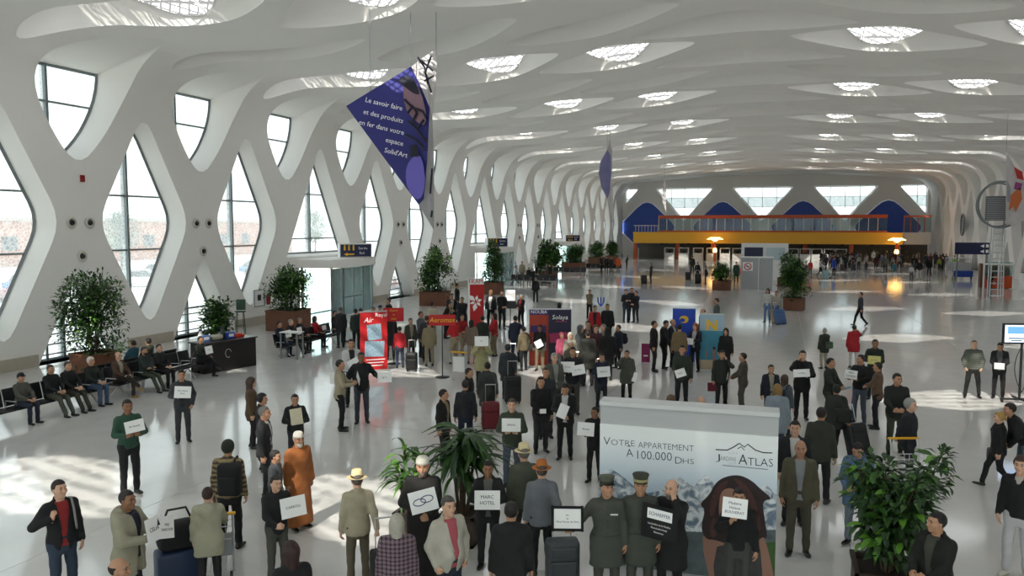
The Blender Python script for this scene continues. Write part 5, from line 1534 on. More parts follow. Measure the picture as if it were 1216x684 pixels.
# grey partition with no-smoking sign
g = at(898, 343); a = atY(880, 306, g.y); b = atY(918, 306, g.y); h = a.z
o = empty('partition_box', ((a.x + b.x) / 2, g.y + .6, 0), 0, 'grey partition box with a red no-smoking sign', 'partition'); w = b.x - a.x
mb = MB(); mb.box((0, 0, h / 2), (w, 1.2, h)); mb.build('box', mat('partition_grey', (.36, .38, .40), .45), o); mb = MB(); mb.box((0, 0, h + .03), (w + .08, 1.28, .08)); mb.build('top_edge', M_whitep, o)
mb = MB(); mb.box((.15, -.605, h / 2), (.05, .02, h)); mb.build('joint', M_whitep, o)
mb = MB(); mb.box((-w * .28, -.615, h * .72), (.80, .03, .72)); sg = mb.build('notice', M_paper, o)
mb = MB(); mb.tube([(-w * .28 + .27 * math.cos(t), -.64, h * .72 + .27 * math.sin(t)) for t in np.linspace(0, 2 * PI, 21)[:-1]], .035, 5, closed=True); mb.tube([(-w * .28 - .19, -.64, h * .72 + .19), (-w * .28 + .19, -.64, h * .72 - .19)], .03, 5); mb.build('ban_symbol', M_bred, sg)
mb = MB(); mb.box((-w * .28 - .02, -.635, h * .72), (.3, .01, .05)); mb.build('cigarette_symbol', M_ink, sg)
g2 = atY(908, 296, g.y + 12)
o = empty('display_desk', (g2.x, g.y + 12, 0), 0, 'desk with two large monitors behind the grey partition', 'desk')
mb = MB(); mb.box((0, 0, .8), (4.2, 1, 1.6)); mb.build('counter', M_whitep, o); mb = MB(); mb.box((0, .2, 2.55), (4.3, .2, 1.9)); mb.build('header', M_whitep, o)
for s in (-1, 1): mb = MB(); mb.box((s * 1.0, .05, 2.5), (1.7, .1, 1.2)); mb.build('monitor', M_bluesign if s < 0 else mat('monitor_pale', (.45, .55, .6), .4), o)
# wheeled screens at the right edge
g = at(1211, 478); a = atY(1190, 385, g.y); b = atY(1214, 406, g.y)
o = empty('screen_stand', (g.x, g.y, 0), .25, 'wheeled stand with two lit flight screens', 'stand')
zc = (a.z + b.z) / 2; hh = a.z - b.z; xl = a.x - g.x
mb = MB(); mb.tube([(0, .04, .12), (0, .04, a.z)], .035, 8); mb.build('post', M_black, o); mb = MB()
mb.tube([(-.55, 0, .1), (.55, 0, .1)], .03, 6); mb.tube([(0, -.35, .1), (0, .4, .1)], .03, 6); mb.build('base', M_black, o)
for s in (-.5, .5): mb = MB(); mb.tube([(s - .02, 0, .05), (s + .02, 0, .05)], .05, 10); mb.build('wheel', M_black, o)
mb = MB(); mb.tube([(0, -.05, .3)] + [(.22 * math.sin(t * 3.2), -.05, .3 + t * 1.5) for t in np.linspace(0, 1, 12)], .012, 5); mb.tube([(0, -.05, .3)] + [(-.22 * math.sin(t * 3.2), -.05, .3 + t * 1.5) for t in np.linspace(0, 1, 12)], .012, 5); mb.build('scrollwork', M_black, o)
mb = MB(); rbox(mb, (.12, -.02, zc), (1.42, .09, hh + .1), .02); mb.build('screen_housing', M_black, o)
M_scr = mat('lit_screen', '#c8dcf0', .3, emit='#cfe2f5', estr=.45); M_scrb = mat('lit_screen_blue', '#4a78c8', .3, emit='#5a8ae0', estr=.4)
for s in (0, 1):
    x = -.22 + .68 * s; mb = MB(); mb.box((x, -.07, zc), (.64, .012, hh)); sq = mb.build('screen', M_scr, o)
    mb = MB(); mb.box((x, -.078, zc + hh * .2), (.5, .006, hh * .42)); mb.build('screen_image', M_scrb, sq)
    mb = MB(); mb.box((x, -.08, zc - hh * .28), (.44, .006, .035)); mb.box((x, -.08, zc - hh * .40), (.30, .006, .03)); mb.build('screen_text', M_ink, sq)
# navy direction sign, trolley stack and orange kiosk at the right
P_ = atY(1155, 288, 84); o = empty('direction_sign', (P_.x, 84, 0), 0, 'wide navy direction sign on posts by the right wall', 'sign')
zt_ = P_.z; mb = MB(); mb.box((0, 0, zt_ - .55), (2.9, .15, 1.1)); f_ = mb.build('sign_panel', M_bluesign, o); mb = MB()
for s in (-1, 1): mb.box((s * 1.2, .1, (zt_ - .5) / 2), (.12, .1, zt_ - .5))
mb.build('post', M_steel, o); mb = MB()
for r_ in (0, 1):
    mb.prism([(.62, -.12 - .5 * r_), (.95, .05 - .5 * r_), (.95, -.28 - .5 * r_)], 0, .01, M=basis((1, 0, 0), (0, 0, 1), (0, -.08, zt_ - .2))); mb.box((1.2, -.09, zt_ - .3 - .5 * r_), (.22, .01, .28))
mb.build('pictogram', M_text, f_)
P_ = at(1143, 332); o = empty('trolley_stack', (P_.x, P_.y, 0), .1, 'nested row of luggage trolleys with blue front plate', 'trolley')
mb = MB()
for q in range(6):
    for s in (-1, 1): mb.tube([(s * .75, .5 * q, .25), (s * .75, .5 * q + .4, 2.0)], .03, 5)
    mb.tube([(-.75, .5 * q + .4, 2.0), (.75, .5 * q + .4, 2.0)], .035, 5); mb.box((0, .5 * q + .1, 1.2), (1.4, .05, .8))
mb.build('frame', M_steelb, o); mb = MB(); rbox(mb, (0, -.15, .55), (1.7, .2, .6), .06); mb.build('front_plate', mat('trolley_blue', '#1c3f9a', .45), o)
for s in (-1, 1): mb = MB(); mb.tube([(s * .7 - .05, -.1, .14), (s * .7 + .05, -.1, .14)], .14, 10); mb.build('wheel', M_black, o)
ka = at(1166, 342); kb = at(1209, 345); kc = (ka + kb) / 2; kw = kb.x - ka.x
o = empty('kiosk', (kc.x, kc.y + .6, 0), 0, 'small kiosk with orange lower panels and glass above', 'kiosk'); kh = atY(1187, 314, kc.y).z
mb = MB()
for s in (-1, 0, 1): mb.box((s * kw / 2, 0, kh / 2), (.12, .12, kh))
mb.box((0, 0, kh), (kw + .1, .4, .14)); mb.build('frame', M_white, o)
for s in (-1, 1): mb = MB(); mb.box((s * kw / 4, 0, .55), (kw / 2 - .1, .1, 1.0)); mb.build('lower_panel', mat('kiosk_orange', '#c04a12', .5), o); mb = MB(); mb.box((s * kw / 4, 0, 1.65), (kw / 2 - .1, .03, 1.1)); mb.build('glass_panel', M_dglass, o)
mb = MB(); mb.box((0, 1.5, 1.0), (kw, .8, 2.0)); mb.build('back_counter', mat('kiosk_brown', '#6a4630', .6), o)
P_ = at(1210, 345); o = empty('litter_bin', (P_.x + .3, P_.y, 0), 0, 'pale litter bin right of the orange kiosk', 'bin')
mb = MB(); mb.lathe([(0, 0), (.3, 0), (.32, .1), (.32, 1.3), (.26, 1.4), (0, 1.42)], n=14); mb.build('body_shell', M_whitep, o, True); mb = MB(); mb.lathe([(0, 1.42), (.2, 1.42), (.2, 1.46), (0, 1.46)], n=12); mb.build('lid', M_black, o)

# ------------------------------------------------------------------ hanging banners
def sail(label, Y, quads, extra=None, strings=(), name='hanging_banner'):
    """a cloth banner; quads = list of (pixel polygon, bulge, material, part name)"""
    P0 = atY(*quads[0][0][0], Y); root = empty(name, tuple(P0), 0, label, 'banner', None)
    for poly, dys, m, nm in quads:
        P = [atY(x, y, Y + dy) for (x, y), dy in zip(poly, dys)]; P = [p - P0 for p in P]
        c = sum(P, Vector()) / len(P); mb = MB(); n = len(P); t = Vector((0, .03, 0))
        mb.add(P + [c] + [p + t for p in P] + [c + t], [(i, (i + 1) % n, n) for i in range(n)] + [(n + 1 + (i + 1) % n, n + 1 + i, 2 * n + 1) for i in range(n)] + [(i, n + 1 + i, n + 1 + (i + 1) % n, (i + 1) % n) for i in range(n)])
        mb.build(nm, m, root)
    for (x, y, dy) in strings:
        p = atY(x, y, Y + dy) - P0; mb = MB(); top = Vector((p.x, p.y, 14.3 - P0.z)); mb.tube([p, top], .012, 4); mb.build('suspension_wire', M_steel, root)
    return root, P0
M_sailb = mat('sail_violet', '#2a2a78', .6, var=.12, scale=.6); M_sailg = mat('sail_grey', (.42, .42, .44), .7, var=.35, scale=1.2); M_sailp = mat('sail_pale', (.55, .52, .52), .7, var=.3, scale=2)
sY = 28.0
root, P0 = sail('huge violet triangular banner with white text and perfume bottle', sY, [
    ([(411, 126), (440, 108), (470, 90), (488, 79), (500, 104), (510, 128), (507, 190), (503, 236), (497, 243), (455, 186)], [0, .05, .1, .1, -.1, -.2, -.2, -.1, 0, .05], M_sailb, 'front_cloth'),
    ([(510, 128), (507, 190), (503, 236), (497, 243), (506, 258), (515, 273), (515, 190), (513, 140)], [-.16, -.16, -.06, .03, .3, .5, .5, .3], M_sailg, 'side_cloth'),
    ([(488, 79), (500, 70), (518, 58), (519, 80), (513, 140), (510, 128), (500, 104)], [.13, .3, .5, .5, .3, -.16, -.06], M_sailp, 'top_cloth')], strings=((488, 79, .1), (518, 58, .5), (440, 108, .05)))
def onsail(x, y, d=-.32): return atY(x, y, sY + d) - P0
fs = .26; ang = -math.radians(14)
for s, x, y in (('Le savoir faire', 478, 129), ('et des produits', 479, 144), ('en fer dans votre', 480, 158), ('espace', 479, 171), ("Solid'Art", 484, 185)):
    p = onsail(x, y); text(s, fs, M_text, root, basis((1, .22, 0), (0, 0, 1), p) @ Matrix.Rotation(ang, 4, 'Z'), align='RIGHT', ext=.004)
M_pdark = mat('print_dark', '#17162a', .6); M_pviol = mat('print_lilac', '#6a60c0', .5); M_pros = mat('print_rose', '#8a6a78', .6)
def splat(pix_, m, d, nm='printed_shape', sm=1):
    P = [atY(x, y, sY + d) - P0 for x, y in pix_]; Q = chaikin([(p.x, p.z) for p in P], sm); mb = MB()
    if sum(Q[t][0] * Q[(t + 1) % len(Q)][1] - Q[(t + 1) % len(Q)][0] * Q[t][1] for t in range(len(Q))) < 0: Q = Q[::-1]
    yy = P[0].y; mb.prism([tuple(q) for q in Q], -.01, .0, M=basis((1, 0, 0), (0, 0, 1), (0, yy, 0))); mb.build(nm, m, root)
splat([(478, 96), (492, 92), (505, 124), (506, 150), (494, 145), (480, 128)], M_pros, -.30)
splat([(470, 95), (488, 88), (500, 112), (492, 112), (482, 104)], M_pdark, -.31)
splat([(486, 190), (498, 182), (503, 196), (505, 215), (502, 233), (494, 238), (484, 225), (481, 205)], M_pviol, -.30)
splat([(487, 172), (495, 172), (497, 186), (487, 186)], M_pdark, -.33, sm=0)
for P_ in ([(484, 134), (490, 126), (495, 134), (489, 146), (496, 152), (503, 142)], [(480, 118), (490, 128), (502, 132), (506, 140)], [(482, 160), (494, 166), (505, 178)], [(484, 144), (494, 152), (506, 168)]):
    mb = MB(); mb.tube([onsail(x, y, -.34) for x, y in P_], .05, 5); mb.build('printed_scroll', M_pdark, root)
for P_ in ([(496, 68), (504, 80), (508, 100)], [(512, 66), (505, 86), (512, 110)], [(500, 72), (514, 84)], [(504, 96), (515, 90)], [(513, 200), (511, 230)], [(513, 250), (512, 258)]):
    mb = MB(); mb.tube([onsail(x, y, -.20) for x, y in P_], .04, 5); mb.build('printed_scroll', M_pdark, root)
r2, P1 = sail('lilac leaf-shaped hanging banner in the middle of the hall', 63.9, [
    ([(721, 178), (725, 184), (726, 205), (724, 228), (721, 236), (714, 222), (711, 206), (713, 192)], [0, .1, .1, .1, 0, -.1, -.2, -.1], mat('sail_lilac', '#7c7aa8', .6, var=.4, scale=1.5), 'front_cloth'),
    ([(724, 165), (727, 180), (727, 210), (725, 184), (721, 178)], [.2, .2, .2, .2, .1], M_sailp, 'side_cloth'),
    ([(721, 236), (724, 228), (727, 210), (728, 240), (730, 268)], [.1, .2, .3, .2, .2], M_sailp, 'tail_cloth')], strings=((724, 166, .2), (721, 178, 0)))
sail('slim white hanging banner before the far windows', 100.0, [([(789, 212), (791, 218), (791, 252), (787, 240), (786, 224)], [0, 0, .1, 0, -.1], M_sailp, 'front_cloth')], strings=((789, 212, 0),))
rY = 66.0
root, P0 = sail('orange and white hanging banner beside the large ring', rY, [
    ([(1195, 180), (1204, 196), (1216, 216), (1236, 230), (1236, 250), (1216, 262), (1204, 268), (1194, 266), (1195, 220)], [0, 0, .1, .2, .2, .1, 0, 0, 0], M_sailp, 'front_cloth')], strings=((1195, 180, 0),))
for P_, c in (([(1204, 198), (1214, 204), (1216, 214), (1208, 212)], '#b02a24'), ([(1200, 232), (1212, 222), (1214, 236), (1206, 252), (1198, 250)], '#c86a3a'), ([(1206, 216), (1214, 218), (1212, 226), (1204, 224)], '#8a3a7a'), ([(1196, 214), (1200, 222), (1200, 240), (1196, 240)], '#9a9aa0')):
    Q = [atY(x, y, rY - .05) - P0 for x, y in P_]; mb = MB(); mb.add(Q + [q + Vector((0, .02, 0)) for q in Q], [(3, 2, 1, 0), (4, 5, 6, 7), (0, 1, 5, 4), (1, 2, 6, 5), (2, 3, 7, 6), (3, 0, 4, 7)]); mb.build('printed_shape', mat('print_' + c.strip('#'), c, .6), root)
C_ = atY(1188, 243, rY + 1); rr = (atY(1215, 243, rY + 1).x - atY(1161, 243, rY + 1).x) / 2; rh = (atY(1188, 217, rY + 1).z - atY(1188, 272, rY + 1).z) / 2
o = empty('ring_display', tuple(C_), 0, 'huge steel ring holding a grey departure panel on a lattice mast', 'display')
mb = MB(); mb.tube([(rr * math.cos(t) * (1 if abs(math.cos(t)) < .75 else 1.0), 0, rh * math.sin(t)) for t in np.linspace(0, 2 * PI, 33)[:-1]], .09, 6, closed=True); mb.build('ring', M_steel, o)
mb = MB(); mb.tube([(rr * .95 * math.cos(t), .8, rh * .95 * math.sin(t)) for t in np.linspace(0, 2 * PI, 33)[:-1]], .07, 6, closed=True); mb.build('ring', M_steel, o)
a = atY(1171, 233, rY + 1) - C_; b = atY(1194, 262, rY + 1) - C_
mb = MB(); mb.box(((a.x + b.x) / 2, 0, (a.z + b.z) / 2), (b.x - a.x, .2, a.z - b.z)); f_ = mb.build('departure_panel', mat('panel_grey', (.14, .15, .16), .45), o)
mb = MB()
for i in range(12): mb.box(((a.x + b.x) / 2, -.11, b.z + (a.z - b.z) * (i + .7) / 13), ((b.x - a.x) * .9, .02, .04))
mb.build('departure_rows', mat('panel_row', (.4, .42, .44), .5), f_)
mb = MB(); zb_ = -C_.z + .0; zt2 = -rh
for x in (-.35, .35):
    for y in (0, .7): mb.tube([(x * 1.25, y, zb_), (x, y, zt2)], .05, 5)
for i in range(11):
    z = zb_ + (zt2 - zb_) * i / 11; k_ = 1.25 - .25 * i / 11; mb.tube([(-.35 * k_, 0, z), (.35 * k_, 0, z)], .035, 4)
mb.build('lattice_mast', M_steelb, o)
P_ = atX(1143, 267, XC + HALFW - .3); o = empty('wall_ring', tuple(P_), 0, 'small oval ring fixed on the right wall', 'display')
mb = MB(); mb.tube([(0, .9 * math.cos(t), 1.3 * math.sin(t)) for t in np.linspace(0, 2 * PI, 25)[:-1]], .12, 6, closed=True); mb.build('ring', M_steel, o)
mb = MB(); mb.box((.1, 0, 0), (.1, .9, 1.3)); mb.build('panel', M_grey, o)
# ------------------------------------------------------------------ counter with things on it, stool, seats, plants
ca, cb = at(242, 445), at(305, 434); d_ = (cb - ca); L_ = d_.length; rz = math.atan2(d_.y, d_.x)
o = empty('bar_counter', tuple(ca + d_ / 2), rz, 'long black bar counter below the windows', 'counter')
mb = MB(); rbox(mb, (0, .38, .52), (L_, .75, 1.04), .03); mb.build('body_panel', mat('counter_black', '#101012', .4), o); mb = MB(); rbox(mb, (0, .38, 1.06), (L_ + .1, .85, .05), .02); mb.build('worktop', mat('counter_top', '#1c1c1f', .3), o)
mb = MB(); mb.tube([(-L_ / 2 - .05, .2, .95), (-L_ / 2 - .35, .2, .6), (-L_ / 2 - .3, .2, .15), (-L_ / 2 - .05, .2, .08)], .04, 6); mb.build('curved_guard', M_black, o)
mb = MB(); mb.tube([(.12 * math.cos(t) - .1, -.005, .62 + .15 * math.sin(t)) for t in np.linspace(.3, 5.2, 14)], .01, 4); mb.build('emblem', M_steelb, o)
CW = Matrix.Translation(ca + d_ / 2) @ Matrix.Rotation(rz, 4, 'Z')
for i, (x, kind, col, lab) in enumerate([(-.85, 'box', '#5a78b8', 'blue and white carton on the black counter'), (-.95, 'jug', '#c8c8c4', 'pale tall flask at the left end of the black counter'), (-.35, 'sack', '#b0aa98', 'cream paper sack lying on the black counter'), (.0, 'jug', '#2a3a34', 'dark green flask in the middle of the black counter'), (.25, 'box', '#2a4aa8', 'small blue carton on the black counter'), (.7, 'tray', '#c8341e', 'red plastic tray at the right end of the black counter')]):
    p = CW @ Vector((x * L_ / 2.4, .35 + .1 * (i % 2), 1.086))
    q = empty({'box': 'carton', 'jug': 'flask', 'sack': 'paper_sack', 'tray': 'plastic_tray'}[kind], tuple(p), rz, lab, {'box': 'carton', 'jug': 'flask', 'sack': 'sack', 'tray': 'tray'}[kind]); m_ = mat('counter_thing_' + col.strip('#'), col, .5); mb = MB()
    if kind == 'jug': mb.lathe([(0, 0), (.09, 0), (.1, .05), (.09, .25), (.05, .33), (.05, .38), (0, .38)], n=12); mb.build('flask_body', m_, q, True); mb = MB(); mb.lathe([(0, .38), (.055, .38), (.05, .44), (0, .44)], n=10); mb.build('stopper', M_black, q)
    elif kind == 'box': mb.box((0, 0, .11), (.30, .2, .22)); mb.build('carton_body', m_, q); mb = MB(); mb.box((0, -.101, .12), (.2, .01, .1)); mb.build('carton_label', M_paper, q)
    elif kind == 'sack': rbox(mb, (0, 0, .1), (.45, .26, .2), .08, seg=3); mb.build('sack_body', m_, q, True)
    else: rbox(mb, (0, 0, .04), (.42, .28, .08), .02); mb.build('tray_body', m_, q); mb = MB(); rbox(mb, (0, 0, .10), (.3, .2, .05), .02); mb.build('tray_contents', m_, q)
g = at(286, 398); o = empty('bar_stool', (g.x, g.y, 0), .5, 'tall green metal stool behind the black counter', 'stool'); M_gr = mat('stool_green', '#2a4a3a', .5); mb = MB()
for a in range(4):
    mb2 = MB(); aa = PI / 4 + a * PI / 2; mb2.tube([(.28 * math.cos(aa), .28 * math.sin(aa), 0), (.2 * math.cos(aa), .2 * math.sin(aa), 1.1)], .018, 6); mb2.build('leg', M_gr, o)
mb.lathe([(0, 1.1), (.26, 1.1), (.27, 1.13), (0, 1.15)], n=16); mb.build('seat', M_gr, o); mb = MB(); mb.box((0, .24, 1.42), (.42, .04, .5)); mb.build('backrest', M_gr, o)
mb = MB(); mb.tube([(.23 * math.cos(t), .23 * math.sin(t), .45) for t in np.linspace(0, 2 * PI, 13)[:-1]], .012, 5, closed=True); mb.build('foot_ring', M_gr, o)
bench('nearest row of dark airport seats under the big windows', (-18.62, 13.9, 0), (-18.62, 17.95, 0), 7, -1)
bench('second row of dark airport seats, before the big fig tree', (-18.62, 18.3, 0), (-18.75, 22.1, 0), 7, -1)
bench('row of dark seats back to back with the second row', (-19.85, 18.4, 0), (-19.95, 22.2, 0), 6, 1)
bench('short row of dark seats beside the brown planter', (-18.25, 26.2, 0), (-18.3, 30.4, 0), 7, -1)
ga = at(446, 362); bench('grey blue row of seats under the small window', (ga.x - 2.5, ga.y, 0), (ga.x - 2.3, ga.y + 8.0, 0), 11, -1, '#2e3846')
g = at(338, 428); o = empty('side_table', (g.x, g.y + .5, 0), 0, 'tall thin steel table left of the short seat row', 'table'); mb = MB(); mb.box((0, 0, 1.03), (.8, .5, .03)); mb.build('table_top', M_whitep, o)
for sx in (-1, 1):
    for sy in (-1, 1): mb = MB(); mb.box((sx * .36, sy * .2, .51), (.05, .05, 1.02)); mb.build('leg', M_steel, o)
for x, y, t_ in ((672, 328, 'between the farthest entrance and the drooping palm'), (632, 339, 'left of the drooping palm'), (716, 323, 'before the dim fig')):
    g = at(x, y); bench('distant row of dark seats ' + t_, (g.x - 2.0, g.y, 0), (g.x + 2.0, g.y + .5, 0), 7, -1)
potted_tree('bushy fig in brown planter nearest the windows', (-22.4, 21.4), 332, 2.5, 1.15, .75, 4200, 3, leaf=.20, z0=.14, cone=.6)
potted_tree('small spiky palm in planter left of the black counter', (-21.6, 26.6), 361, 1.5, .8, .6, 1500, 4, leaf=.24, z0=.3, cone=.6)
potted_tree('dense fig in long brown planter before the first entrance', at(343, 391)[:2], 322, 2.2, 1.6, 1.0, 3600, 5, leaf=.22, z0=.30, cone=.2)
potted_tree('fig with loose side branch in brown planter past the grey seats', at(517, 362)[:2], 297, 2.3, 1.7, .9, 3000, 6, leaf=.26, z0=.25, cone=.5)
potted_tree('narrow fig in front of the second entrance', at(585, 349)[:2], 291, 1.8, 1.3, .9, 2200, 7, leaf=.28, z0=.2, cone=.4)
potted_tree('drooping palm left of the farthest entrance', at(651, 333)[:2], 292, 2.5, 1.4, .9, 1500, 8, leaf=.50, z0=.25, cone=.1)
potted_tree('leafy shrub in terracotta planter right of the farthest entrance', at(681, 323)[:2], 294, 2.3, 2.2, 1.1, 1700, 9, leaf=.36, z0=.28, cone=.1)
potted_tree('dim fig in terracotta planter past the far seats', at(709, 315)[:2], 290, 2.2, 2.0, 1.1, 1400, 10, leaf=.40, z0=.25, cone=.3)
potted_tree('slim dark fig closest to the blue lozenge', at(727, 312)[:2], 288, 1.9, 1.5, 1.0, 1200, 11, leaf=.40, z0=.2, cone=.4)
potted_tree('round shrub in red planter in the middle of the floor', at(857, 344)[:2], 316, 1.8, 1.4, .75, 1800, 12, leaf=.24, z0=.30, cone=.1)
potted_tree('big dense fig in red planter right of the grey partition', at(943, 368)[:2], 311, 2.0, 1.15, .75, 4200, 13, leaf=.22, z0=.20, cone=.3)
potted_tree('bright shrub behind the big dense fig', at(937, 340)[:2], 302, 1.8, 1.6, .75, 1500, 14, leaf=.26, z0=.3, cone=.2)
strap_plant('dracaena with drooping strap leaves behind the man with the ringed sign', at(549, 502, 1.95)[:2], 2.0, 150, 21, spread=.5, L=.7)
strap_plant('smaller bright dracaena left of the drooping one', at(487, 516, 1.75)[:2], 1.75, 55, 22, pw=.40, spread=.42, L=.5, bright=1)
leafy_bush('leafy fig tree nearest the viewer beside the luggage trolley', at(1058, 536, 2.15)[:2], 2.2, 1.7, 300, 23)

# ------------------------------------------------------------------ people
P = person
K = dict
# foreground, left
P('man in black blazer over red shirt with hand on grey shoulder strap', 70, 568, None, 18, key='blazer', tc='#141417', shirt='#8a2426', tr='#2a3648', arms='ds', head=(15, 4), skin='l', hairc='#2a1d16')
P('man in navy jacket with beige sleeves holding two white name sheets', 150, 580, None, 55, key='celia', top='parka', tc='#8f8a78', shirt='#14162a', tr='#14162a', arms='hh', head=(-5, 0), skin='d', w=1.08)
P('balding man of whom only head and shoulders show, below the beige-sleeved sign holder', 140, 660, None, 65, tc='#26262a', hair='bald', hairc='#1d1613', skin='m', h=1.72)
P('boy in green sweater holding white sheet at his chest', 155, 473, 587, 14, key='green', top='sweater', tc='#294a3b', tr='#15151a', arms='hh', skin='d', h=1.65)
P('man in dark grey suit with white sheet and hand in pocket', 218, 438, 525, 2, key='grey', tc='#33353a', tr='#33353a', shirt='#2a2b30', arms='ph', skin='m')
P('man seen from behind in patterned knit sweater with black backpack', 274, 521, 652, 160, key='knit', top='sweater', tc='#33241c', pattern='fair:#8a7a58', tr='#101012', hat='beanie:#1c2119', arms='dd', w=1.12)
P('person in hooded beige coat pushing a trolley, seen from behind', 250, 577, 706, 176, key='beige', top='parka', tc='#9a9783', tr='#141416', arms='wt', hairc='#2a1512', skin='l')
P('long-haired woman in black jacket low in the frame below leather-jacket man', 345, 641, None, 200, tc='#131317', hair='long', hairc='#2c1714', skin='l', h=1.66)
P('man in black leather jacket holding white sheet at his left', 330, 563, 690, 18, key='leather', tc='#17181b', tr='#45463f', arms='hl', skin='l', hairc='#17110f', head=(10, 0), w=.94)
P('bearded old man in long orange-brown robe and white skullcap', 356, 512, 627, 30, key='robe', top='robe', tc='#8c5226', hat='skullcap:#d8d2c8', beard='#b8b2a8', hair='bald', hairc='#b8b2a8', skin='m', w=1.02)
P('man in grey top standing partly behind the orange robe', 329, 538, 640, 70, top='sweater', tc='#4a4c50', tr='#15151a', skin='m')
P('grey-haired man in black suit with open white collar', 316, 481, 592, 75, tc='#15161a', shirt='#c0c0c0', tr='#15161a', hairc='#6a6662', arms='dd', skin='m')
P('dark-haired person with red and white scarf behind the black suit', 313, 466, 560, 85, tc='#1a1a1e', shirt='#8a3a40', hair='thick', hairc='#15100e', tr='#1a1a1e', skin='m', h=1.7)
P('woman in brown coat over pink top with long brown hair', 300, 447, 532, 85, top='jacket', hem=.70, tc='#4f3c28', shirt='#8a3c4e', tr='#1c1719', hair='long', hairc='#3a2820', skin='l', h=1.66)
P('young man in black jacket holding framed orange picture', 352, 467, 556, 3, key='frame', tc='#15161a', tr='#23242a', arms='hh', skin='m', hairc='#120d0b')
P('man with straw fedora and beige suit, seen from behind', 426, 556, 694, 190, key='fedora', tc='#a39a84', tr='#5c5344', hat='fedora:#cbb88c:#1a1412', arms='dk', hairc='#5a5048', skin='l')
P('woman with pale headscarf and plaid purple coat, seen from behind', 471, 609, None, 180, top='coat', tc='#7c6870', pattern='plaid:#2e2030', hair='scarf', hairc='#a8a498', tr='#1a1a1d', h=1.62, w=1.1)
P('man in long black djellaba and white cap holding ringed sign', 503, 541, 690, -4, key='djellaba', top='robe', tc='#171514', hat='skullcap:#d0ccc0', arms='lh', skin='m', hair='bald', hairc='#2a2420', beard='#5a524a')
P('man in pale grey jacket over pink shirt', 532, 587, None, 30, tc='#aeaa9e', shirt='#a8525c', tr='#222a3a', arms='pp', hairc='#4a4642', skin='l', belly=.05, w=1.06)
P('man in black coat with white collar holding two-line sign by dracaena', 580, 546, 672, -2, key='mark', tc='#151516', shirt='#5a5c58', tr='#1a1a1c', arms='hh', skin='d', hairc='#100c0a')
P('man in black leather jacket seen from behind, nearest the grey suitcase', 607, 594, None, 182, tc='#131316', tr='#15151a', hairc='#15110f', w=1.08)
P('man in grey blazer and orange hat pulling grey suitcase', 643, 545, 682, 188, key='orangehat', tc='#686c72', tr='#17171a', hat='fedora:#a8622a:#7a4a20', arms='dk', skin='l', hairc='#4a4038')
P('man in cream hat and olive jacket beside the grey blazer', 622, 525, 660, 195, tc='#4a4e42', tr='#2e2e2c', hat='fedora:#cfc096:#8a7a50', skin='l', hairc='#6a6460')
# by the billboard
P('uniformed chauffeur holding up a black-framed sign', 721, 562, None, 5, key='chauffeur', top='uniform', tc='#43463f', tr='#3f423b', hat='kepi:#55584c:#35372c', arms='do', head=(25, 5), skin='m', w=1.05, h=1.78)
P('smiling uniformed chauffeur in dark peaked cap before the mountain poster', 761, 559, None, 3, key='porter', top='uniform', tc='#40433c', tr='#3c3f38', hat='kepi:#3a3c30:#a8a070', arms='dd', skin='m', w=1.03, h=1.8)
P('balding man in black scratching his ear with black board in hand', 798, 567, None, -28, key='bald', top='coat', tc='#121214', hair='bald', hairc='#3a322c', tr='#141416', arms='fa', skin='l', beard='#6a625a', w=1.08)
P('woman in black holding white sheet before her face at the poster', 878, 578, None, 0, key='woman', top='sweater', tc='#101012', tr='#3c3e3c', arms='dH', hair='short', hairc='#0f0c0b', skin='m', h=1.66, w=.95)
P('bald man in olive-brown suit with hands at his sides', 947, 521, 658, 3, tc='#55503f', shirt='#8a8c90', tr='#4c493c', hair='bald', hairc='#3a322a', skin='m', arms='dd', w=1.05)
P('man with sunlit face in dark suit behind the bald man', 941, 498, 622, 0, tc='#1d1e22', shirt='#c8c8c8', tr='#1d1e22', skin='l', hairc='#1a1310')
P('man in dark grey suit seen from behind, next to the blond woman', 972, 482, 598, 172, key='suitback', tc='#30322c', tr='#17171a', hairc='#1d1512', arms='dd')
P('young man in blue and white jacket behind the nearest fig', 1016, 522, 646, -12, top='parka', tc='#4c6684', shirt='#3a78b8', tr='#707a86', arms='ll', head=(0, -22), hairc='#1a1412', skin='m')
P('man in black jacket looking left beside the nearest fig', 1114, 606, None, -35, tc='#121310', shirt='#3a3c34', tr='#15150f', arms='ll', head=(-25, 0), hairc='#17120f', w=1.14, skin='m')
P('man in black jumper and white trousers at the right edge', 1206, 540, 684, -12, key='white', top='sweater', tc='#101013', shirt='#b0a8a0', tr='#b4b4b8', arms='dd', hair='thick', hairc='#3a2a1c', skin='l', shoes='#b8b4aa')
P('blonde woman in black walking with a checked bag', 1183, 487, 580, -80, key='blonde', tc='#101013', tr='#101014', legs='walk', hair='bun', hairc='#a88442', arms='dd', skin='l', h=1.64, w=1.08)
P('person in black bending at the right edge, blue jeans', 1215, 474, 582, -75, tc='#141416', tr='#56646f', lean=30, arms='ll', skin='m', h=1.7)
P('grey-haired man in black jacket with hands clasped behind him', 1077, 472, 578, 78, tc='#1d1e24', tr='#23242a', hairc='#8c8c88', arms='bb', skin='l', hair='thick', w=1.08)
P('man in black jacket with hands joined, left of the grey-haired man', 1062, 442, 540, 10, tc='#1a1d1a', tr='#34362a', arms='ll', head=(25, 0), skin='m', w=1.08)
P('man in tan brown jacket with folded arms', 1040, 429, 509, -95, top='jacket', tc='#5f4a3a', tr='#111118', arms='cc', skin='m')
P('man in black sweater with printed white sign on his chest', 1020, 420, 502, -30, key='printed', top='sweater', tc='#111114', tr='#4c5664', arms='hh', skin='m', head=(-30, 0), w=1.08)
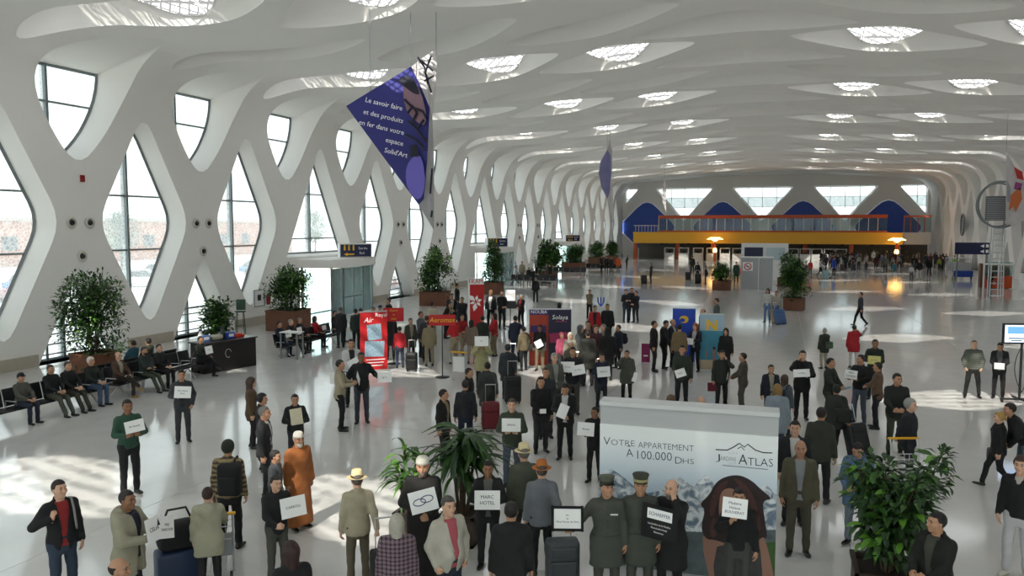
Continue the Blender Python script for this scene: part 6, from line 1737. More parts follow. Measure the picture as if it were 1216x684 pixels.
P('man in dark green jacket holding pale yellow sheet', 1037, 402, 474, 0, key='yellow', tc='#1c241d', tr='#17181a', arms='lh', skin='d')
P('person in red jacket and white trousers on the phone', 1013, 385, 437, 185, key='redjacket', top='parka', tc='#9a1a22', tr='#b8b6b4', arms='df', hairc='#15110f', h=1.68)
P('grey-haired person in dark green coat with green shoulder bag', 978, 392, 438, -150, key='greenbag', top='coat', hem=.7, tc='#2a2f28', tr='#8f8a7a', hairc='#8a8a86', arms='dl')
P('man in dark green jacket holding out pale blue folder', 984, 424, 506, 65, key='folder', tc='#20251f', tr='#3a3b32', arms='ll', skin='m')
P('walker in hooded dark parka with shoulder bag and black suitcase', 991, 455, 540, 195, key='hooded', top='parka', tc='#262a24', tr='#141416', hat='beanie:#23261f', arms='dk', legs='walk')
P('man in long black coat on the phone with newspaper', 951, 415, 498, 3, key='phone', top='coat', hem=.7, tc='#101012', tr='#121214', arms='hf', skin='l', hairc='#1d1511')
P('man in navy jacket over beige jumper behind the blond woman', 914, 432, 505, 12, tc='#171c2a', shirt='#8f8a78', tr='#1a1c26', skin='m', hairc='#2a1f18')
P('brown-haired woman in slate coat with dark backpack', 930, 444, 520, 150, key='slate', tc='#4b525c', tr='#23242a', hair='long', hairc='#3a281c', skin='l', h=1.66)
P('blonde woman in denim jacket seen from behind', 921, 455, 548, 182, top='parka', tc='#7f8a94', tr='#3c4452', hair='long', hairc='#86683c', skin='l', h=1.66)
P('man in olive suit holding a white paper, seen in profile', 881, 418, 490, -88, key='olive', tc='#47423a', tr='#4a463e', arms='ll', skin='m')
P('man in black jacket with hand at his chin and maroon folder', 856, 415, 487, 12, key='chin', tc='#20241e', tr='#101012', arms='fd', skin='m', w=1.06)
P('bald man whose pink crown shows above the billboard', 833, 469, None, 182, hair='none', tc='#8a8478', tr='#33343a', skin='l', h=1.72)
P('light-brown-haired person whose head shows above the billboard', 797, 468, None, 150, hair='thick', hairc='#5c4630', tc='#33363c', tr='#23242a', skin='l', h=1.68)
P('man in dark green jacket with white leaflet in front of placards', 809, 409, 486, 0, key='leaflet', tc='#282e27', tr='#17181c', arms='dl', skin='m', w=1.06)
P('man in grey-green parka with hand at cheek and white sheet', 744, 415, 478, -8, key='parka', top='parka', tc='#44483f', tr='#141416', arms='df', skin='m', h=1.78)
P('man in navy jacket holding white sheet at his waist', 714, 419, 486, 8, key='navy', tc='#171d30', tr='#26272c', arms='hh', skin='m')
P('man in dark jacket holding two overlapping white sheets', 680, 411, 492, 0, key='two', tc='#16171f', tr='#44423e', arms='hh', skin='m', w=1.06)
P('grey-haired man in grey jacket left of the two-sheet man', 658, 418, 500, 20, tc='#50514a', shirt='#8a8a84', tr='#33342e', hairc='#8f8f8a', skin='l')
P('brown-haired man standing close behind the black-sweater man', 648, 435, 520, 5, tc='#2c2f33', tr='#23242a', hairc='#2e2018', skin='m')
P('man in plain black sweater and dark jeans', 642, 446, 537, 12, key='plain', top='sweater', tc='#0f0f11', tr='#282828', arms='dl', skin='m', w=1.08)
P('man in black suit and white shirt reading a sheet', 671, 453, 545, -6, key='read', tc='#121317', shirt='#c0c0c0', tr='#131317', arms='lh', head=(0, -20), skin='m', w=1.06)
P('man in black jacket holding sign at the billboard edge', 706, 482, 572, -15, key='edge', tc='#121213', tr='#131314', arms='dh', head=(-20, 0), skin='d')
P('man in sage jacket and jeans holding white sheet', 608, 472, 577, -2, key='sage', tc='#383f32', tr='#465062', arms='hh', skin='l', hairc='#3a281c', w=1.04)
P('man in black jacket with tan shirt looking right', 527, 461, 552, 60, tc='#131211', shirt='#8a7a5c', tr='#131316', skin='m', head=(20, 0))
P('man in charcoal sweater seen from behind beside white barrier', 553, 450, 538, 182, top='sweater', tc='#1d1f25', tr='#141830', arms='dd', h=1.76)
P('man in dark jacket looking right behind the charcoal sweater', 557, 436, 515, 70, tc='#15151a', tr='#17171c', skin='m')
P('person in grey coat pulling dark red suitcase, seen from behind', 579, 429, 505, 182, key='greycoat', top='coat', tc='#343636', tr='#131316', arms='dk')
P('person in hooded dark raincoat pulling black suitcase', 603, 408, 474, 183, key='raincoat', top='parka', tc='#292d31', hem=.62, tr='#101114', hat='beanie:#292d31', arms='dk', w=1.08)
P('man in cream jacket hiding his face behind white sheet', 572, 398, 464, 0, key='cream', top='parka', tc='#a09c74', tr='#131316', arms='HH', skin='d')
P('man in beige vest jacket seen in profile with sheet', 405, 426, 511, 80, key='vest', tc='#9c917c', shirt='#23242a', tr='#101013', arms='hh', skin='m')
P('man in black jacket holding out two white sheets', 430, 417, 502, 0, key='out', tc='#151619', tr='#3a3d46', arms='oo', skin='d')
P('man with white sleeves and black waistcoat holding tilted sheet', 418, 400, 482, 10, key='waistcoat', tc='#b8b8b8', shirt='#15161a', tr='#17171a', arms='hl', skin='m')
# in the middle crowd
P('woman in grey hooded coat at the crowd behind sheet holders', 689, 385, 448, 60, top='coat', tc='#4a4e50', hair='scarf', hairc='#50545a', tr='#26262a', h=1.66)
P('man looking toward the viewer in the middle of the crowd', 698, 380, 445, 5, tc='#3a2c2c', shirt='#6a3038', tr='#1a1a1e', skin='m')
P('man in long dark olive coat seen from behind in the crowd', 698, 391, 458, 180, top='coat', tc='#24251f', tr='#15151a')
P('fair woman in wine-red top facing right in the crowd', 707, 385, 448, 30, top='sweater', tc='#4a2630', tr='#23232a', hair='thick', hairc='#5a4434', skin='l')
P('grey-haired man in pale shirt right of the wine-red top', 716, 384, 441, -60, tc='#7a7670', tr='#23232a', hairc='#7c7874', skin='l')
P('person in long black coat with black hair in the crowd', 721, 388, 452, 190, top='coat', tc='#121315', tr='#101012', hair='long', hairc='#0f0d0c', h=1.7)
P('man in navy coat with backpack standing right of the crowd', 734, 385, 438, -60, key='navypack', top='coat', hem=.7, tc='#182030', tr='#1a1c24', skin='m')
P('person in cream headscarf stooping in the crowd', 677, 394, 450, 20, tc='#8f8778', hair='scarf', hairc='#b0aa98', tr='#33343a', h=1.6)
P('child in pink woolly hat among the crowd', 667, 402, 445, 30, tc='#a84a64', hat='beanie:#b8506a', tr='#33343a', h=1.5)
P('person in spotted hat and fur collar among the crowd', 677, 404, 468, 40, tc='#5a544a', hat='beanie:#8a8680', tr='#2a2a2e', h=1.66)
P('person in open red jacket behind the crowd', 706, 362, 412, 0, tc='#a01820', shirt='#15161a', tr='#15161a', skin='m')
P('man in plain black coat right of the red jacket', 721, 360, 412, 2, top='coat', hem=.74, tc='#121214', tr='#121216', skin='m')
P('man in beige checked sweater standing far back', 700, 343, 379, 0, top='sweater', tc='#7c7058', pattern='plaid:#5a4c34', tr='#131317', arms='bb', skin='m')
P('dark-haired woman whose head shows above navy banner', 664, 359, 402, 170, tc='#23242a', hair='long', hairc='#15110f', tr='#1a1a1e', h=1.66)
P('man in dark jacket with sheet, left of the talking trio', 743, 343, 383, 20, tc='#171b26', tr='#222834', arms='hh')
P('middle man of the talking trio, half hidden', 750, 341, 382, 0, tc='#1a1a20', tr='#1d2130')
P('man in navy suit on the right of the talking trio', 755, 345, 383, -40, tc='#14161f', tr='#15161c', arms='ll')
P('man in black jacket at the left of the placard group', 776, 380, 441, 80, tc='#131316', tr='#1d1d20')
P('man in black suit reading papers beside the blue placard', 788, 379, 438, 70, tc='#0f1013', tr='#101013', arms='ll', head=(0, -20))
P('bald man in black partly behind the reading man', 798, 378, 436, 60, tc='#15161a', shirt='#a0a0a0', hair='bald', tr='#1c1d24', arms='hh')
P('man in brown plaid jacket seen from behind', 806, 384, 445, 180, tc='#7c6a4c', pattern='plaid:#5a4a34', tr='#33343a')
P('red-haired woman in navy blazer holding sheet', 825, 383, 441, -30, key='redhair', tc='#12141f', shirt='#a0a0a8', tr='#10111a', hair='long', hairc='#8a4a22', arms='hl', skin='l', h=1.68)
P('bald man in dark jacket behind the placard with letter N', 834, 365, 420, -60, hair='bald', tc='#171b2a', tr='#1d2030', skin='l')
P('man in grey shirt standing beyond the letter N placard', 850, 353, 405, -70, top='shirt', tc='#4a5050', tr='#15151a', skin='m')
P('woman in black at the right side of the N placard', 861, 389, 447, -10, tc='#121214', tr='#121214', hair='long', hairc='#17110e', h=1.64)
P('man in checked shirt walking alone across the empty floor', 1021, 346, 387, -70, top='shirt', tc='#3c3a44', pattern='plaid:#1c1c24', tr='#101014', legs='walk', arms='dd')
P('woman in white top of the couple pushing luggage', 911, 342, 383, -20, key='couple', top='shirt', tc='#b0b0ac', tr='#5a78a0', hair='long', hairc='#1a1310', h=1.68)
P('man in pale shirt of the couple pushing luggage', 921, 345, 384, -15, top='shirt', tc='#8f8a80', tr='#3f5a88', hairc='#15110e')
P('man in grey sweater with pale bands standing at right', 1154, 403, 472, 8, top='sweater', tc='#4c4f47', pattern='stripe:#5c6058', tr='#151512', arms='pp', skin='l', w=1.14, legs='wide', hair='crop', hairc='#5a4a3c')
P('man in black shirt reading a leaflet beside screen stand', 1185, 405, 473, 0, key='readr', tc='#101013', shirt='#55565a', tr='#0f0f12', arms='ll', head=(0, -20), skin='m')
P('man in dark coat carrying bag beside orange kiosk', 1175, 320, 343, 190, top='coat', hem=.7, tc='#15171a', tr='#15171a', arms='dd', key='kiosk')
# entrance side
P('person in dark coat behind the red pole sign', 464, 372, 427, 185, top='coat', tc='#16171a', tr='#131316')
P('woman in red jumper and jeans seen from behind', 475, 387, 437, 180, key='redjumper', top='sweater', tc='#a81c26', tr='#28344a', hairc='#1c1614', h=1.66)
P('woman in olive coat with pale scarf near black case', 488, 377, 428, 20, top='coat', tc='#3c4034', shirt='#8a8478', tr='#33342e', hairc='#2e2018', h=1.66)
P('man in grey jacket carrying black folder', 500, 369, 424, 60, key='blackfolder', tc='#4a4c54', tr='#17181e', arms='ll', hairc='#4a3424')
P('brown-haired man in dark coat behind the beige coat', 507, 374, 430, 170, tc='#26282e', tr='#191a20', hairc='#4a3826')
P('man in beige coat and trousers seen from behind', 510, 380, 435, 182, top='jacket', hem=.7, tc='#7e735a', tr='#847a66', w=1.06)
P('man in bright red shirt and beige trousers, nearest the script sign', 540, 374, 432, -140, top='shirt', tc='#b01e24', tr='#8f836c', arms='ll')
P('man in dark red polo striding beside the red shirt', 549, 372, 421, 20, top='shirt', tc='#8a161e', tr='#8a7f6a', legs='walk', arms='ll')
P('dark-haired woman in taupe coat beside the flower banner', 560, 379, 432, 170, top='coat', hem=.74, tc='#6a5c50', tr='#8a8272', hair='long', hairc='#15100e', h=1.66)
P('person in dark green behind the cream jacket', 573, 374, 428, 190, tc='#232a26', tr='#17181c')
P('woman in red jacket and khaki trousers right of flower banner', 587, 371, 423, -70, top='jacket', tc='#a01a24', tr='#75694f', hair='long', hairc='#33221a', arms='ll', h=1.7)
P('person in white shirt seen from behind at the entrance', 513, 358, 406, 180, top='shirt', tc='#b0aa98', tr='#7a705c')
P('stooping person in dark vest before the planter', 529, 356, 402, 60, tc='#1c1b1a', shirt='#8a7a5a', tr='#23242a', lean=25)
P('man in black suit in front of long planter', 537, 348, 396, 0, tc='#0f1013', shirt='#8a8a8a', tr='#101013', arms='ll')
P('man in black standing behind the long planter group', 543, 336, 376, 80, tc='#141416', tr='#141416')
P('man in black coat left of flower banner top', 549, 352, 400, 0, top='coat', tc='#15161c', tr='#15161c', arms='bb')
P('tall man in dark suit with fair hair near notice stand', 583, 333, 390, -20, tc='#101116', shirt='#c0c0c0', tr='#101116', hair='thick', hairc='#8a6a42')
P('man in black suit beside the fair-haired tall man', 596, 344, 391, 20, tc='#121318', tr='#121318', arms='ll')
P('grey-haired man in black coat with red tie by notice stand', 619, 349, 388, -40, tc='#111114', shirt='#7a1a20', tr='#111114', hairc='#8c8a86', arms='ll')
P('man in black walking away with white belt line', 636, 329, 359, 180, tc='#0f0f12', tr='#0f0f12', hair='crop', hairc='#8a8580')
P('man in navy jacket raising a hand', 612, 374, 430, 160, tc='#1a2236', tr='#20263a', arms='dH')
P('man in khaki jacket with grey bag seen from behind', 622, 387, 440, 210, key='khaki', tc='#6e634c', tr='#17181c')
P('man in dark jacket with white paper before orange banner', 641, 385, 440, -10, key='paperdark', tc='#121214', tr='#82765f', arms='ld', skin='d')
P('man in dark coat standing with back turned by the seats', 405, 364, 413, 200, top='coat', hem=.72, tc='#24262a', tr='#26282c', hairc='#4a4844')
P('man in dark green standing behind red roll-up banner', 423, 366, 415, 150, tc='#172220', tr='#131316')
P('person in black standing close to the red roll-up banner', 429, 365, 414, 170, tc='#121214', tr='#7a1a20')
P('brown-haired person whose head shows above red banner', 444, 364, 412, 0, tc='#23242a', tr='#23242a', hairc='#4a3424')
P('person in blue cap above the red roll-up banner', 452, 362, 410, 10, tc='#141418', tr='#17171c', hat='cap:#1c2c5a')
P('man in black above the red pole sign', 462, 354, 400, -60, tc='#111114', tr='#131316')
# seated rows; the soles give the place
def sit(label, x, yt, fx, fy, rz=-PI / 2, **kw):
    g = at(fx, fy); hd_ = Vector((-math.sin(rz), math.cos(rz), 0)); off = .62 if kw.get('legs') == 'sitf' else .44
    kw.setdefault('legs', 'sit'); kw.setdefault('arms', 'xx')
    gx = (-18.62 if rz < 0 and -19.6 < g.x < -16 else (g - hd_ * off).x)
    return P(label, fx, yt, fy, 0, pos=(gx + .05, (g - hd_ * off).y, 0), rz=rz, **kw)
sit('seated person in navy cap at the near end of the front row', 37, 450, 46, 504, tc='#4a4a42', tr='#1c2030', hat='cap:#15161f', h=1.66, skin='m')
sit('seated man in black jacket second from the near end', 63, 440, 84, 495, tc='#101116', tr='#44463c', legs='sitf', skin='m', hair='crop', hairc='#3a342e', key='seat2')
sit('seated man in black coat with hands folded, third in row', 89, 434, 108, 490, tc='#121214', tr='#33342a', legs='sitf', hairc='#3c3226', skin='l')
sit('seated man in white knitted cap and blue jeans', 116, 427, 126, 482, tc='#1c231c', tr='#3c5068', hat='beanie:#c8c6c0', skin='m')
sit('seated bald man in brown jacket with crossed legs', 144, 423, 163, 474, tc='#4a3428', shirt='#8f8a7c', tr='#2a221e', legs='sitx', hair='bald', skin='l', shoes='#8a6a34')
sit('seated bearded man in dark teal jacket with folded arms', 170, 417, 182, 465, tc='#26302e', tr='#3a4234', arms='cc', legs='sitf', beard='#3a241c', skin='m')
sit('seated man in black sweater next to the bearded man', 187, 417, 195, 460, top='sweater', tc='#121214', tr='#17181a', arms='xx', hair='crop', skin='l')
sit('seated man in olive jacket holding sheet with legs crossed', 208, 408, 226, 446, tc='#20261f', tr='#15171a', legs='sitx', arms='xh', key='seatsheet', skin='m')
sit('seated woman in teal jacket with back turned and bun', 153, 403, 146, 449, rz=PI / 2, tc='#1f4a58', tr='#23242a', hair='bun', hairc='#2a1f18', h=1.66)
sit('seated dark-haired person in olive with back turned', 169, 408, 164, 446, rz=PI / 2, tc='#34382c', tr='#23242a', hair='thick', hairc='#17120f', h=1.66)
def sit2(label, x, yt, fx, fy, **kw): return sit(label, x, yt, fx, fy, rz=-PI / 2 + .05, **kw)
sit2('seated man in navy jacket with sheet on his knee', 355, 389, 371, 425, tc='#15202e', tr='#1a2438', arms='xh', key='knee', skin='m')
sit2('seated grey-haired man in black with white sheet', 364, 382, 378, 421, tc='#101012', tr='#33342e', arms='xh', hairc='#8f8c86', key='knee2', legs='sitf', skin='l')
sit2('seated person in black between grey-haired man and red jumper', 374, 383, 384, 418, tc='#131315', tr='#131315', skin='m', hairc='#6a665f')
sit2('seated woman in red jumper holding papers', 386, 381, 396, 413, top='sweater', tc='#9a1822', tr='#121214', arms='hx', key='redseat', hair='long', hairc='#1c1512', h=1.66)
sit2('seated man in black jacket at the far end of short row', 395, 372, 403, 406, tc='#111113', tr='#15161a', skin='m')
g_ = at(486, 372); P('seated person in orange-brown jacket on the grey blue row', 487, 343, 372, 0, pos=(ga.x - 2.4 + .05, ga.y + 7.4, 0), rz=-PI / 2, legs='sit', arms='xx', tc='#8a4a1c', tr='#23242a')
# far floor
P('distant man in white shirt walking left near the entrances', 612, 315, 338, -80, top='shirt', tc='#b0b0b0', tr='#1c2434', legs='walk')
P('distant man in beige standing behind the white-shirt walker', 620, 310, 335, 0, tc='#8a806c', tr='#6a6050')
P('distant man in black with suitcase beside drooping palm', 653, 313, 337, -70, tc='#121214', tr='#121214', arms='dk', key='dist1')
for i, (x, y) in enumerate(((628, 317), (633, 319), (637, 314))):
    P('distant traveller in dark clothes resting on the seats by the far entrance', x, y, y + 20, 40 * i, tc=('#15161a', '#1a1c22', '#131418')[i], tr='#15161c', group='travellers resting near the far entrance')
for i, x in enumerate((714, 720, 726)):
    P('distant traveller in dark clothes at the far left seats', x, 303 + i, 323, 60 - 50 * i, tc=('#14151a', '#191b20', '#121318')[i], tr='#14151a', group='travellers at the far left seats')
P('distant person in orange jacket at the far seats', 734, 304, 323, 0, tc='#c8541c', tr='#8a7a60', top='parka')
P('distant man in dark clothes leaning on trolley by the blue lozenge', 744, 303, 318, 60, tc='#1a1b22', tr='#15161c', lean=20)
P('distant traveller pulling dark suitcase, alone on the shiny floor', 773, 312, 336, -110, tc='#33332e', tr='#1c1c20', arms='kd', key='dist2')
P('left distant traveller of the three with dark luggage', 822, 302, 325, 0, tc='#2a2a2c', tr='#1c1c20')
P('middle distant traveller of the three with dark luggage', 828, 311, 333, 10, tc='#16171a', tr='#16171a')
P('right distant traveller of the three with dark luggage', 838, 316, 337, -90, tc='#121216', tr='#121216', arms='kk', key='dist3')
P('distant person in green with orange bag behind red planter', 874, 303, 336, 0, top='coat', tc='#1f4a3c', tr='#33242a', key='orangebag')
P('distant child in red left of the loaded trolley', 962, 309, 326, 180, tc='#a81c24', tr='#17181c', top='parka', h=1.5)
P('distant person in white walking with loaded trolley', 974, 308, 328, 100, top='shirt', tc='#a0aaa8', tr='#17181c', legs='walk', arms='tt', key='disttrol')
P('distant person in royal blue jacket behind the trolley', 990, 304, 327, 120, top='parka', tc='#1c3a9a', tr='#15161c')
P('distant man in black shirt and white trousers before the queue', 1091, 305, 332, 0, tc='#141416', tr='#b4b4b4')
P('distant child in white before the queue', 1082, 317, 333, 0, top='shirt', tc='#b0b0b0', tr='#2a2a2e', h=1.5)
P('distant person in grey standing in front of the queue', 1051, 302, 324, 0, tc='#4a4c46', tr='#17181c')
P('distant person in black standing at the right of the queue', 1103, 303, 328, 180, tc='#101012', tr='#101012')
P('distant worker in bright green vest right of the queue', 1133, 297, 323, 0, top='shirt', tc='#7ab81c', tr='#15161c')
P('distant person in yellow-green top in the queue', 1115, 306, 322, 0, top='shirt', tc='#8a9a2c', tr='#33302a')
# outside, seen through the first floor-level window
g_ = atX(76, 400, -34.0); P('worker in yellow hi-vis vest walking outside the window', 76, 362, 405, 0, pos=(g_.x, g_.y, -.1), rz=1.2, lod=0, top='jacket', tc='#5a5c5a', shirt='#b8d81c', tr='#33363c', legs='walk')

# the queue before the far desks: a few built figures, copied with all their clothes
def copy_tree(o, parent=None):
    c = o.copy(); COL.objects.link(c)
    if parent is not None: c.parent = parent; c.matrix_parent_inverse = o.matrix_parent_inverse
    for ch in list(o.children): copy_tree(ch, c)
    return c
protos = []
QL = 'small distant traveller %s in the queue before the far counters'
QN = ('in black jacket', 'in grey coat', 'in taupe parka', 'in navy sweater', 'in pale shirt', 'in headscarf and brown coat', 'in wine-red parka', 'in dark green jacket')
for i, (tc_, tr_, hr, tp_) in enumerate((('#15161a', '#14151a', 'short', 'jacket'), ('#2c2e34', '#1c1d24', 'short', 'coat'), ('#5a5650', '#2a2a2e', 'long', 'parka'), ('#1c2438', '#1a1c24', 'short', 'sweater'), ('#8a8880', '#2c2c30', 'thick', 'shirt'), ('#3a2a26', '#201c1c', 'scarf', 'coat'), ('#4a1c22', '#17171c', 'short', 'parka'), ('#202622', '#3a3a34', 'short', 'jacket'))):
    protos.append(P(QL % QN[i], 0, 0, pos=(at(990 + 19 * i, 318).x, at(990 + 19 * i, 318).y, 0), face=140 + 30 * i, tc=tc_, tr=tr_, hair=hr, top=tp_, lod=1, group='queue before the far counters')['root'])
R = random.Random(11); spots = []
for i in range(400):
    x = R.uniform(975, 1122); y = R.uniform(311.5, 321.5) - .6 * max(0, (1000 - x) / 25)
    g = at(x, y)
    if g.x < 20.6 and all((g.x - s.x) ** 2 + (g.y - s.y) ** 2 > .55 for s in spots): spots.append(g)
    if len(spots) == 62: break
for i, g in enumerate(spots):
    c = copy_tree(protos[i % 8]); c.location = (g.x, g.y, 0); c.rotation_euler.z = R.uniform(-.8, .8) + (PI if R.random() < .2 else 0)
    k = R.uniform(.90, 1.04); c.scale = (k, k, k)

# ------------------------------------------------------------------ what they hold, carry and push
sign('celia', 'white sheet reading CELIA with black triangle, held by beige-sleeved man', 'LR', (.32, .30), ('CELIA',), roll=-4, side=-.10, up=.10, lsize=.075)
sign('celia', 'lower white sheet reading VANCOUR, held by beige-sleeved man', 'LR', (.30, .28), ('MISS', 'VANCOUR'), roll=-18, side=.15, up=.03, fwd=.06, lsize=.05)
sign('green', 'blank-looking white sheet held by the boy in green', 'LR', (.34, .22), ('Mr Karim',), roll=6, up=.16)
sign('grey', 'white clipboard sheet held by the man in dark grey suit', 'R', (.36, .27), ('Mme Blanc', 'Paris'), roll=-6, up=.10, side=.06)
sign('leather', 'white sheet held by the man in black leather jacket', 'L', (.36, .28), ('CARROLL',), roll=2, up=.13, side=.06)
sign('frame', 'cream card with an orange picture held by young man', 'LR', (.24, .33), (), roll=6, up=.12, col='#c8c0a8', name='picture_card')
mb = MB(); mb.prism([(.07, .02), (.13, .02), (.10, .11)], .002, .004); mb.build('drawn_triangle', M_ink, [o_ for o_ in sc.objects if o_.get('label', '').startswith('white sheet reading CELIA')][0])
s_ = sign('djellaba', 'white sheet with two linked hand-drawn rings, held by djellaba man', 'R', (.38, .30), (), roll=14, up=.10, side=.10)
mb = MB()
for q in (-.055, .055): mb.tube([(q + .085 * math.cos(t), .005 + .045 * math.sin(t) + q * .2, .003) for t in np.linspace(0, 2 * PI, 21)[:-1]], .006, 4, closed=True)
mb.build('drawn_rings', mat('ink_blue', '#1c2460', .6), s_)
sign('mark', 'white two-line sign held by black-coated man near dracaena', 'LR', (.37, .27), ('MARC', 'HOTEL'), up=.06, lsize=.07)
sign('chauffeur', 'black-framed white notice held up by first chauffeur', 'R', (.36, .26), ('Mr', 'et', 'Mme Perrier de Vera'), up=.16, fwd=.03, frame='#0d0d0f', lsize=.034, side=.02)
s_ = sign('bald', 'black board with white SCHAEFFER label held by balding man', 'R', (.52, .44), (), up=.20, fwd=.07, col='#0e0e10', name='name_board', tilt=6)
mb = MB(); mb.box((0, .10, .004), (.36, .13, .004)); mb.build('label', M_paper, s_); text('SCHAEFFER', .062, mat('ink_blue', '#1c2460', .6), s_, Matrix.Translation((0, .10, .008)), ext=.0005)
for i, t in enumerate(('Les Jardins de la Medina', 'Marrakech Hotel', 'Bienvenue')): text(t, .034, M_text, s_, Matrix.Translation((0, -.03 - .05 * i, .004)), ext=.0005)
sign('woman', 'white sheet with blue lettering before the woman at poster', 'R', (.31, .25), ('Madame', 'Helene', 'BOUVERAT'), up=.15, fwd=.03, roll=-3, side=.02, lsize=.048, ink=mat('ink_blue', '#1c2460', .6))
sign('printed', 'white printed sign on the chest of black-sweater man', 'LR', (.34, .22), ('MISS', 'COHEN'), up=.10, lsize=.075)
sign('yellow', 'pale yellow sheet held by the man in dark green jacket', 'LR', (.34, .24), ('Dr Amin',), up=.10, col='#c8c078')
sign('folder', 'pale blue folder held out over the queue of drivers', 'LR', (.36, .05), (), up=.02, fwd=.08, col='#6aa0b8', name='folder', cat='folder')
sign('phone', 'folded newspaper held by the man on the phone', 'L', (.40, .20), ('Le Matin',), up=.06, side=-.10, roll=6, name='newspaper', cat='newspaper')
sign('olive', 'white paper held by the man in olive suit', 'LR', (.22, .20), (), up=.02, name='paper_sheet', cat='paper')
sign('leaflet', 'white leaflet held low by the man before the placards', 'R', (.28, .22), ('Agadir',), roll=20, up=.04)
sign('parka', 'white sheet tucked under the arm of the grey-green parka man', 'L', (.16, .28), (), roll=-12, up=.10, name='paper_sheet', cat='paper')
sign('navy', 'white sheet held at the waist by navy-jacket man', 'LR', (.36, .28), ('FRANCIS',), roll=4, up=.06)
sign('two', 'upper of two white sheets held by the dark-jacket man', 'LR', (.36, .28), ('Mr Roy',), side=-.14, up=.12)
sign('two', 'lower tilted of two white sheets held by the dark-jacket man', 'LR', (.36, .26), ('M. Olsen',), side=.14, roll=12, up=.05, fwd=.06)
sign('read', 'white sheet read by the man in black suit', 'LR', (.21, .30), (), up=.08, roll=-20, name='paper_sheet', cat='paper')
sign('edge', 'white sign held by the man at the billboard edge', 'R', (.34, .26), ('Ahmed',), up=.12, side=-.03)
sign('sage', 'white sheet held at chest by sage-jacket man', 'LR', (.36, .25), ('SPRING',), up=.14)
sign('plain', 'small white slip in the hand of black-sweater man', 'R', (.14, .10), (), up=.02, name='paper_slip', cat='paper')
sign('cream', 'white sheet hiding the face of the cream-jacket man', 'LR', (.42, .30), ('TUI',), up=.20)
sign('vest', 'white sheet in the hands of the beige-vest man', 'LR', (.30, .26), (), up=.10, roll=20)
sign('out', 'white sheet in the right hand of the two-sheet black-jacket man', 'R', (.40, .28), ('Lopez',), up=.06)
sign('out', 'white sheet in the left hand of the two-sheet black-jacket man', 'L', (.36, .26), ('Garcia',), up=.04)
sign('waistcoat', 'tilted bright sheet held by the black-waistcoat man', 'LR', (.38, .28), (), up=.08, roll=24)
sign('readr', 'white leaflet read beside the screen stand', 'LR', (.26, .18), (), up=.03, name='leaflet', cat='paper')
sign('seatsheet', 'white sheet held by seated man in olive jacket', 'R', (.36, .26), ('Atlas',), up=.12, side=-.06)
sign('knee', 'white sheet on the knee of seated navy-jacket man', 'R', (.40, .28), ('SALIM',), up=.08)
sign('knee2', 'white sheet of the seated grey-haired man', 'R', (.36, .28), ('BEN ALI',), up=.10)
sign('redseat', 'white papers held by the seated woman in red', 'L', (.34, .20), (), up=.04, name='paper_sheet', cat='paper')
sign('paperdark', 'white paper before the orange banner', 'L', (.26, .26), (), up=.05, roll=30, name='paper_sheet', cat='paper')
sign('redhair', 'white sheet held by the red-haired woman', 'LR', (.30, .22), (), up=.03)
sign('chin', 'maroon folder hanging from hand of black-jacket man', 'R', (.30, .24), (), up=-.08, fwd=.04, col='#5a1626', name='folder', cat='folder')
sign('blackfolder', 'black folder carried by the grey-jacket man', 'LR', (.42, .40), (), up=.0, col='#0f0f12', name='folder', cat='folder')
bag('grey strap bag worn by the man in black blazer', 'blazer', '#8a8884', True, -.16, (.26, .14, .30), 1.0, 'shoulder_bag')
bag('black backpack on the patterned knit sweater', 'knit', '#121215', True, .10, (.36, .20, .50), 1.20)
bag('dark backpack on the slate coat', 'slate', '#1c222c', True, 0, (.30, .16, .42), 1.18)
bag('dark shoulder bag of the hooded walker', 'hooded', '#1f211d', True, .10, (.40, .18, .34), 1.05, 'shoulder_bag')
bag('dark backpack of the navy-coated man in the crowd', 'navypack', '#131620', True, 0, (.30, .18, .42), 1.2)
bag('green shoulder bag of the grey-haired person', 'greenbag', '#3a4a38', True, .1, (.30, .14, .30), 1.05, 'shoulder_bag')
bag('checked bag at the side of the blonde woman', 'blonde', '#55565a', False, .30, (.12, .34, .30), .72, 'handbag', strap=True)
bag('dark bag at the side of the khaki-jacket man', 'khaki', '#2a2b2e', False, .30, (.12, .30, .26), .90, 'shoulder_bag')
bag('orange bag of the distant person in green', 'orangebag', '#d8501c', False, -.32, (.16, .34, .5), .95, 'shoulder_bag')
bag('pale plastic bag of the man at the orange kiosk', 'kiosk', '#b8b6b0', False, .34, (.12, .36, .36), .55, 'carrier_bag', strap=False)
def near(key, lx, ly):
    p = PEOPLE[key]['mw'] @ Vector((lx, ly, 0)); return p, PEOPLE[key]['root'].rotation_euler.z
def case_by(key, label, col, h, lx=.30, ly=-.55, turn=0, lean=0, **kw):
    p, rz = near(key, lx, ly); return suitcase(label, p, rz + turn, col, h, lean, **kw)
case_by('fedora', 'black suitcase with raised handle beside the straw-fedora man', '#101012', .60, .30, -.50)
case_by('orangehat', 'grey upright suitcase pulled by orange-hat man', '#3a3e42', .70, .22, -.62)
case_by('greycoat', 'dark red suitcase behind the grey coat', '#6a1420', .68, .06, -.62)
case_by('raincoat', 'black suitcase behind the hooded raincoat', '#0f1012', .74, .12, -.60)
p_ = at(1022, 545); suitcase('big black suitcase tilted beside the hooded walker', p_, .6, '#15151a', .72, -20)
p_ = at(489, 441); suitcase('black suitcase right of the red jumper', p_, .3, '#0f1012', .62)
p_ = at(609, 441); suitcase('dark suitcase beside the khaki jacket', p_, .1, '#1a1a1e', .50)
p_ = at(687, 458); suitcase('dark grey suitcase under the two white sheets', p_, .1, '#22252c', .60)
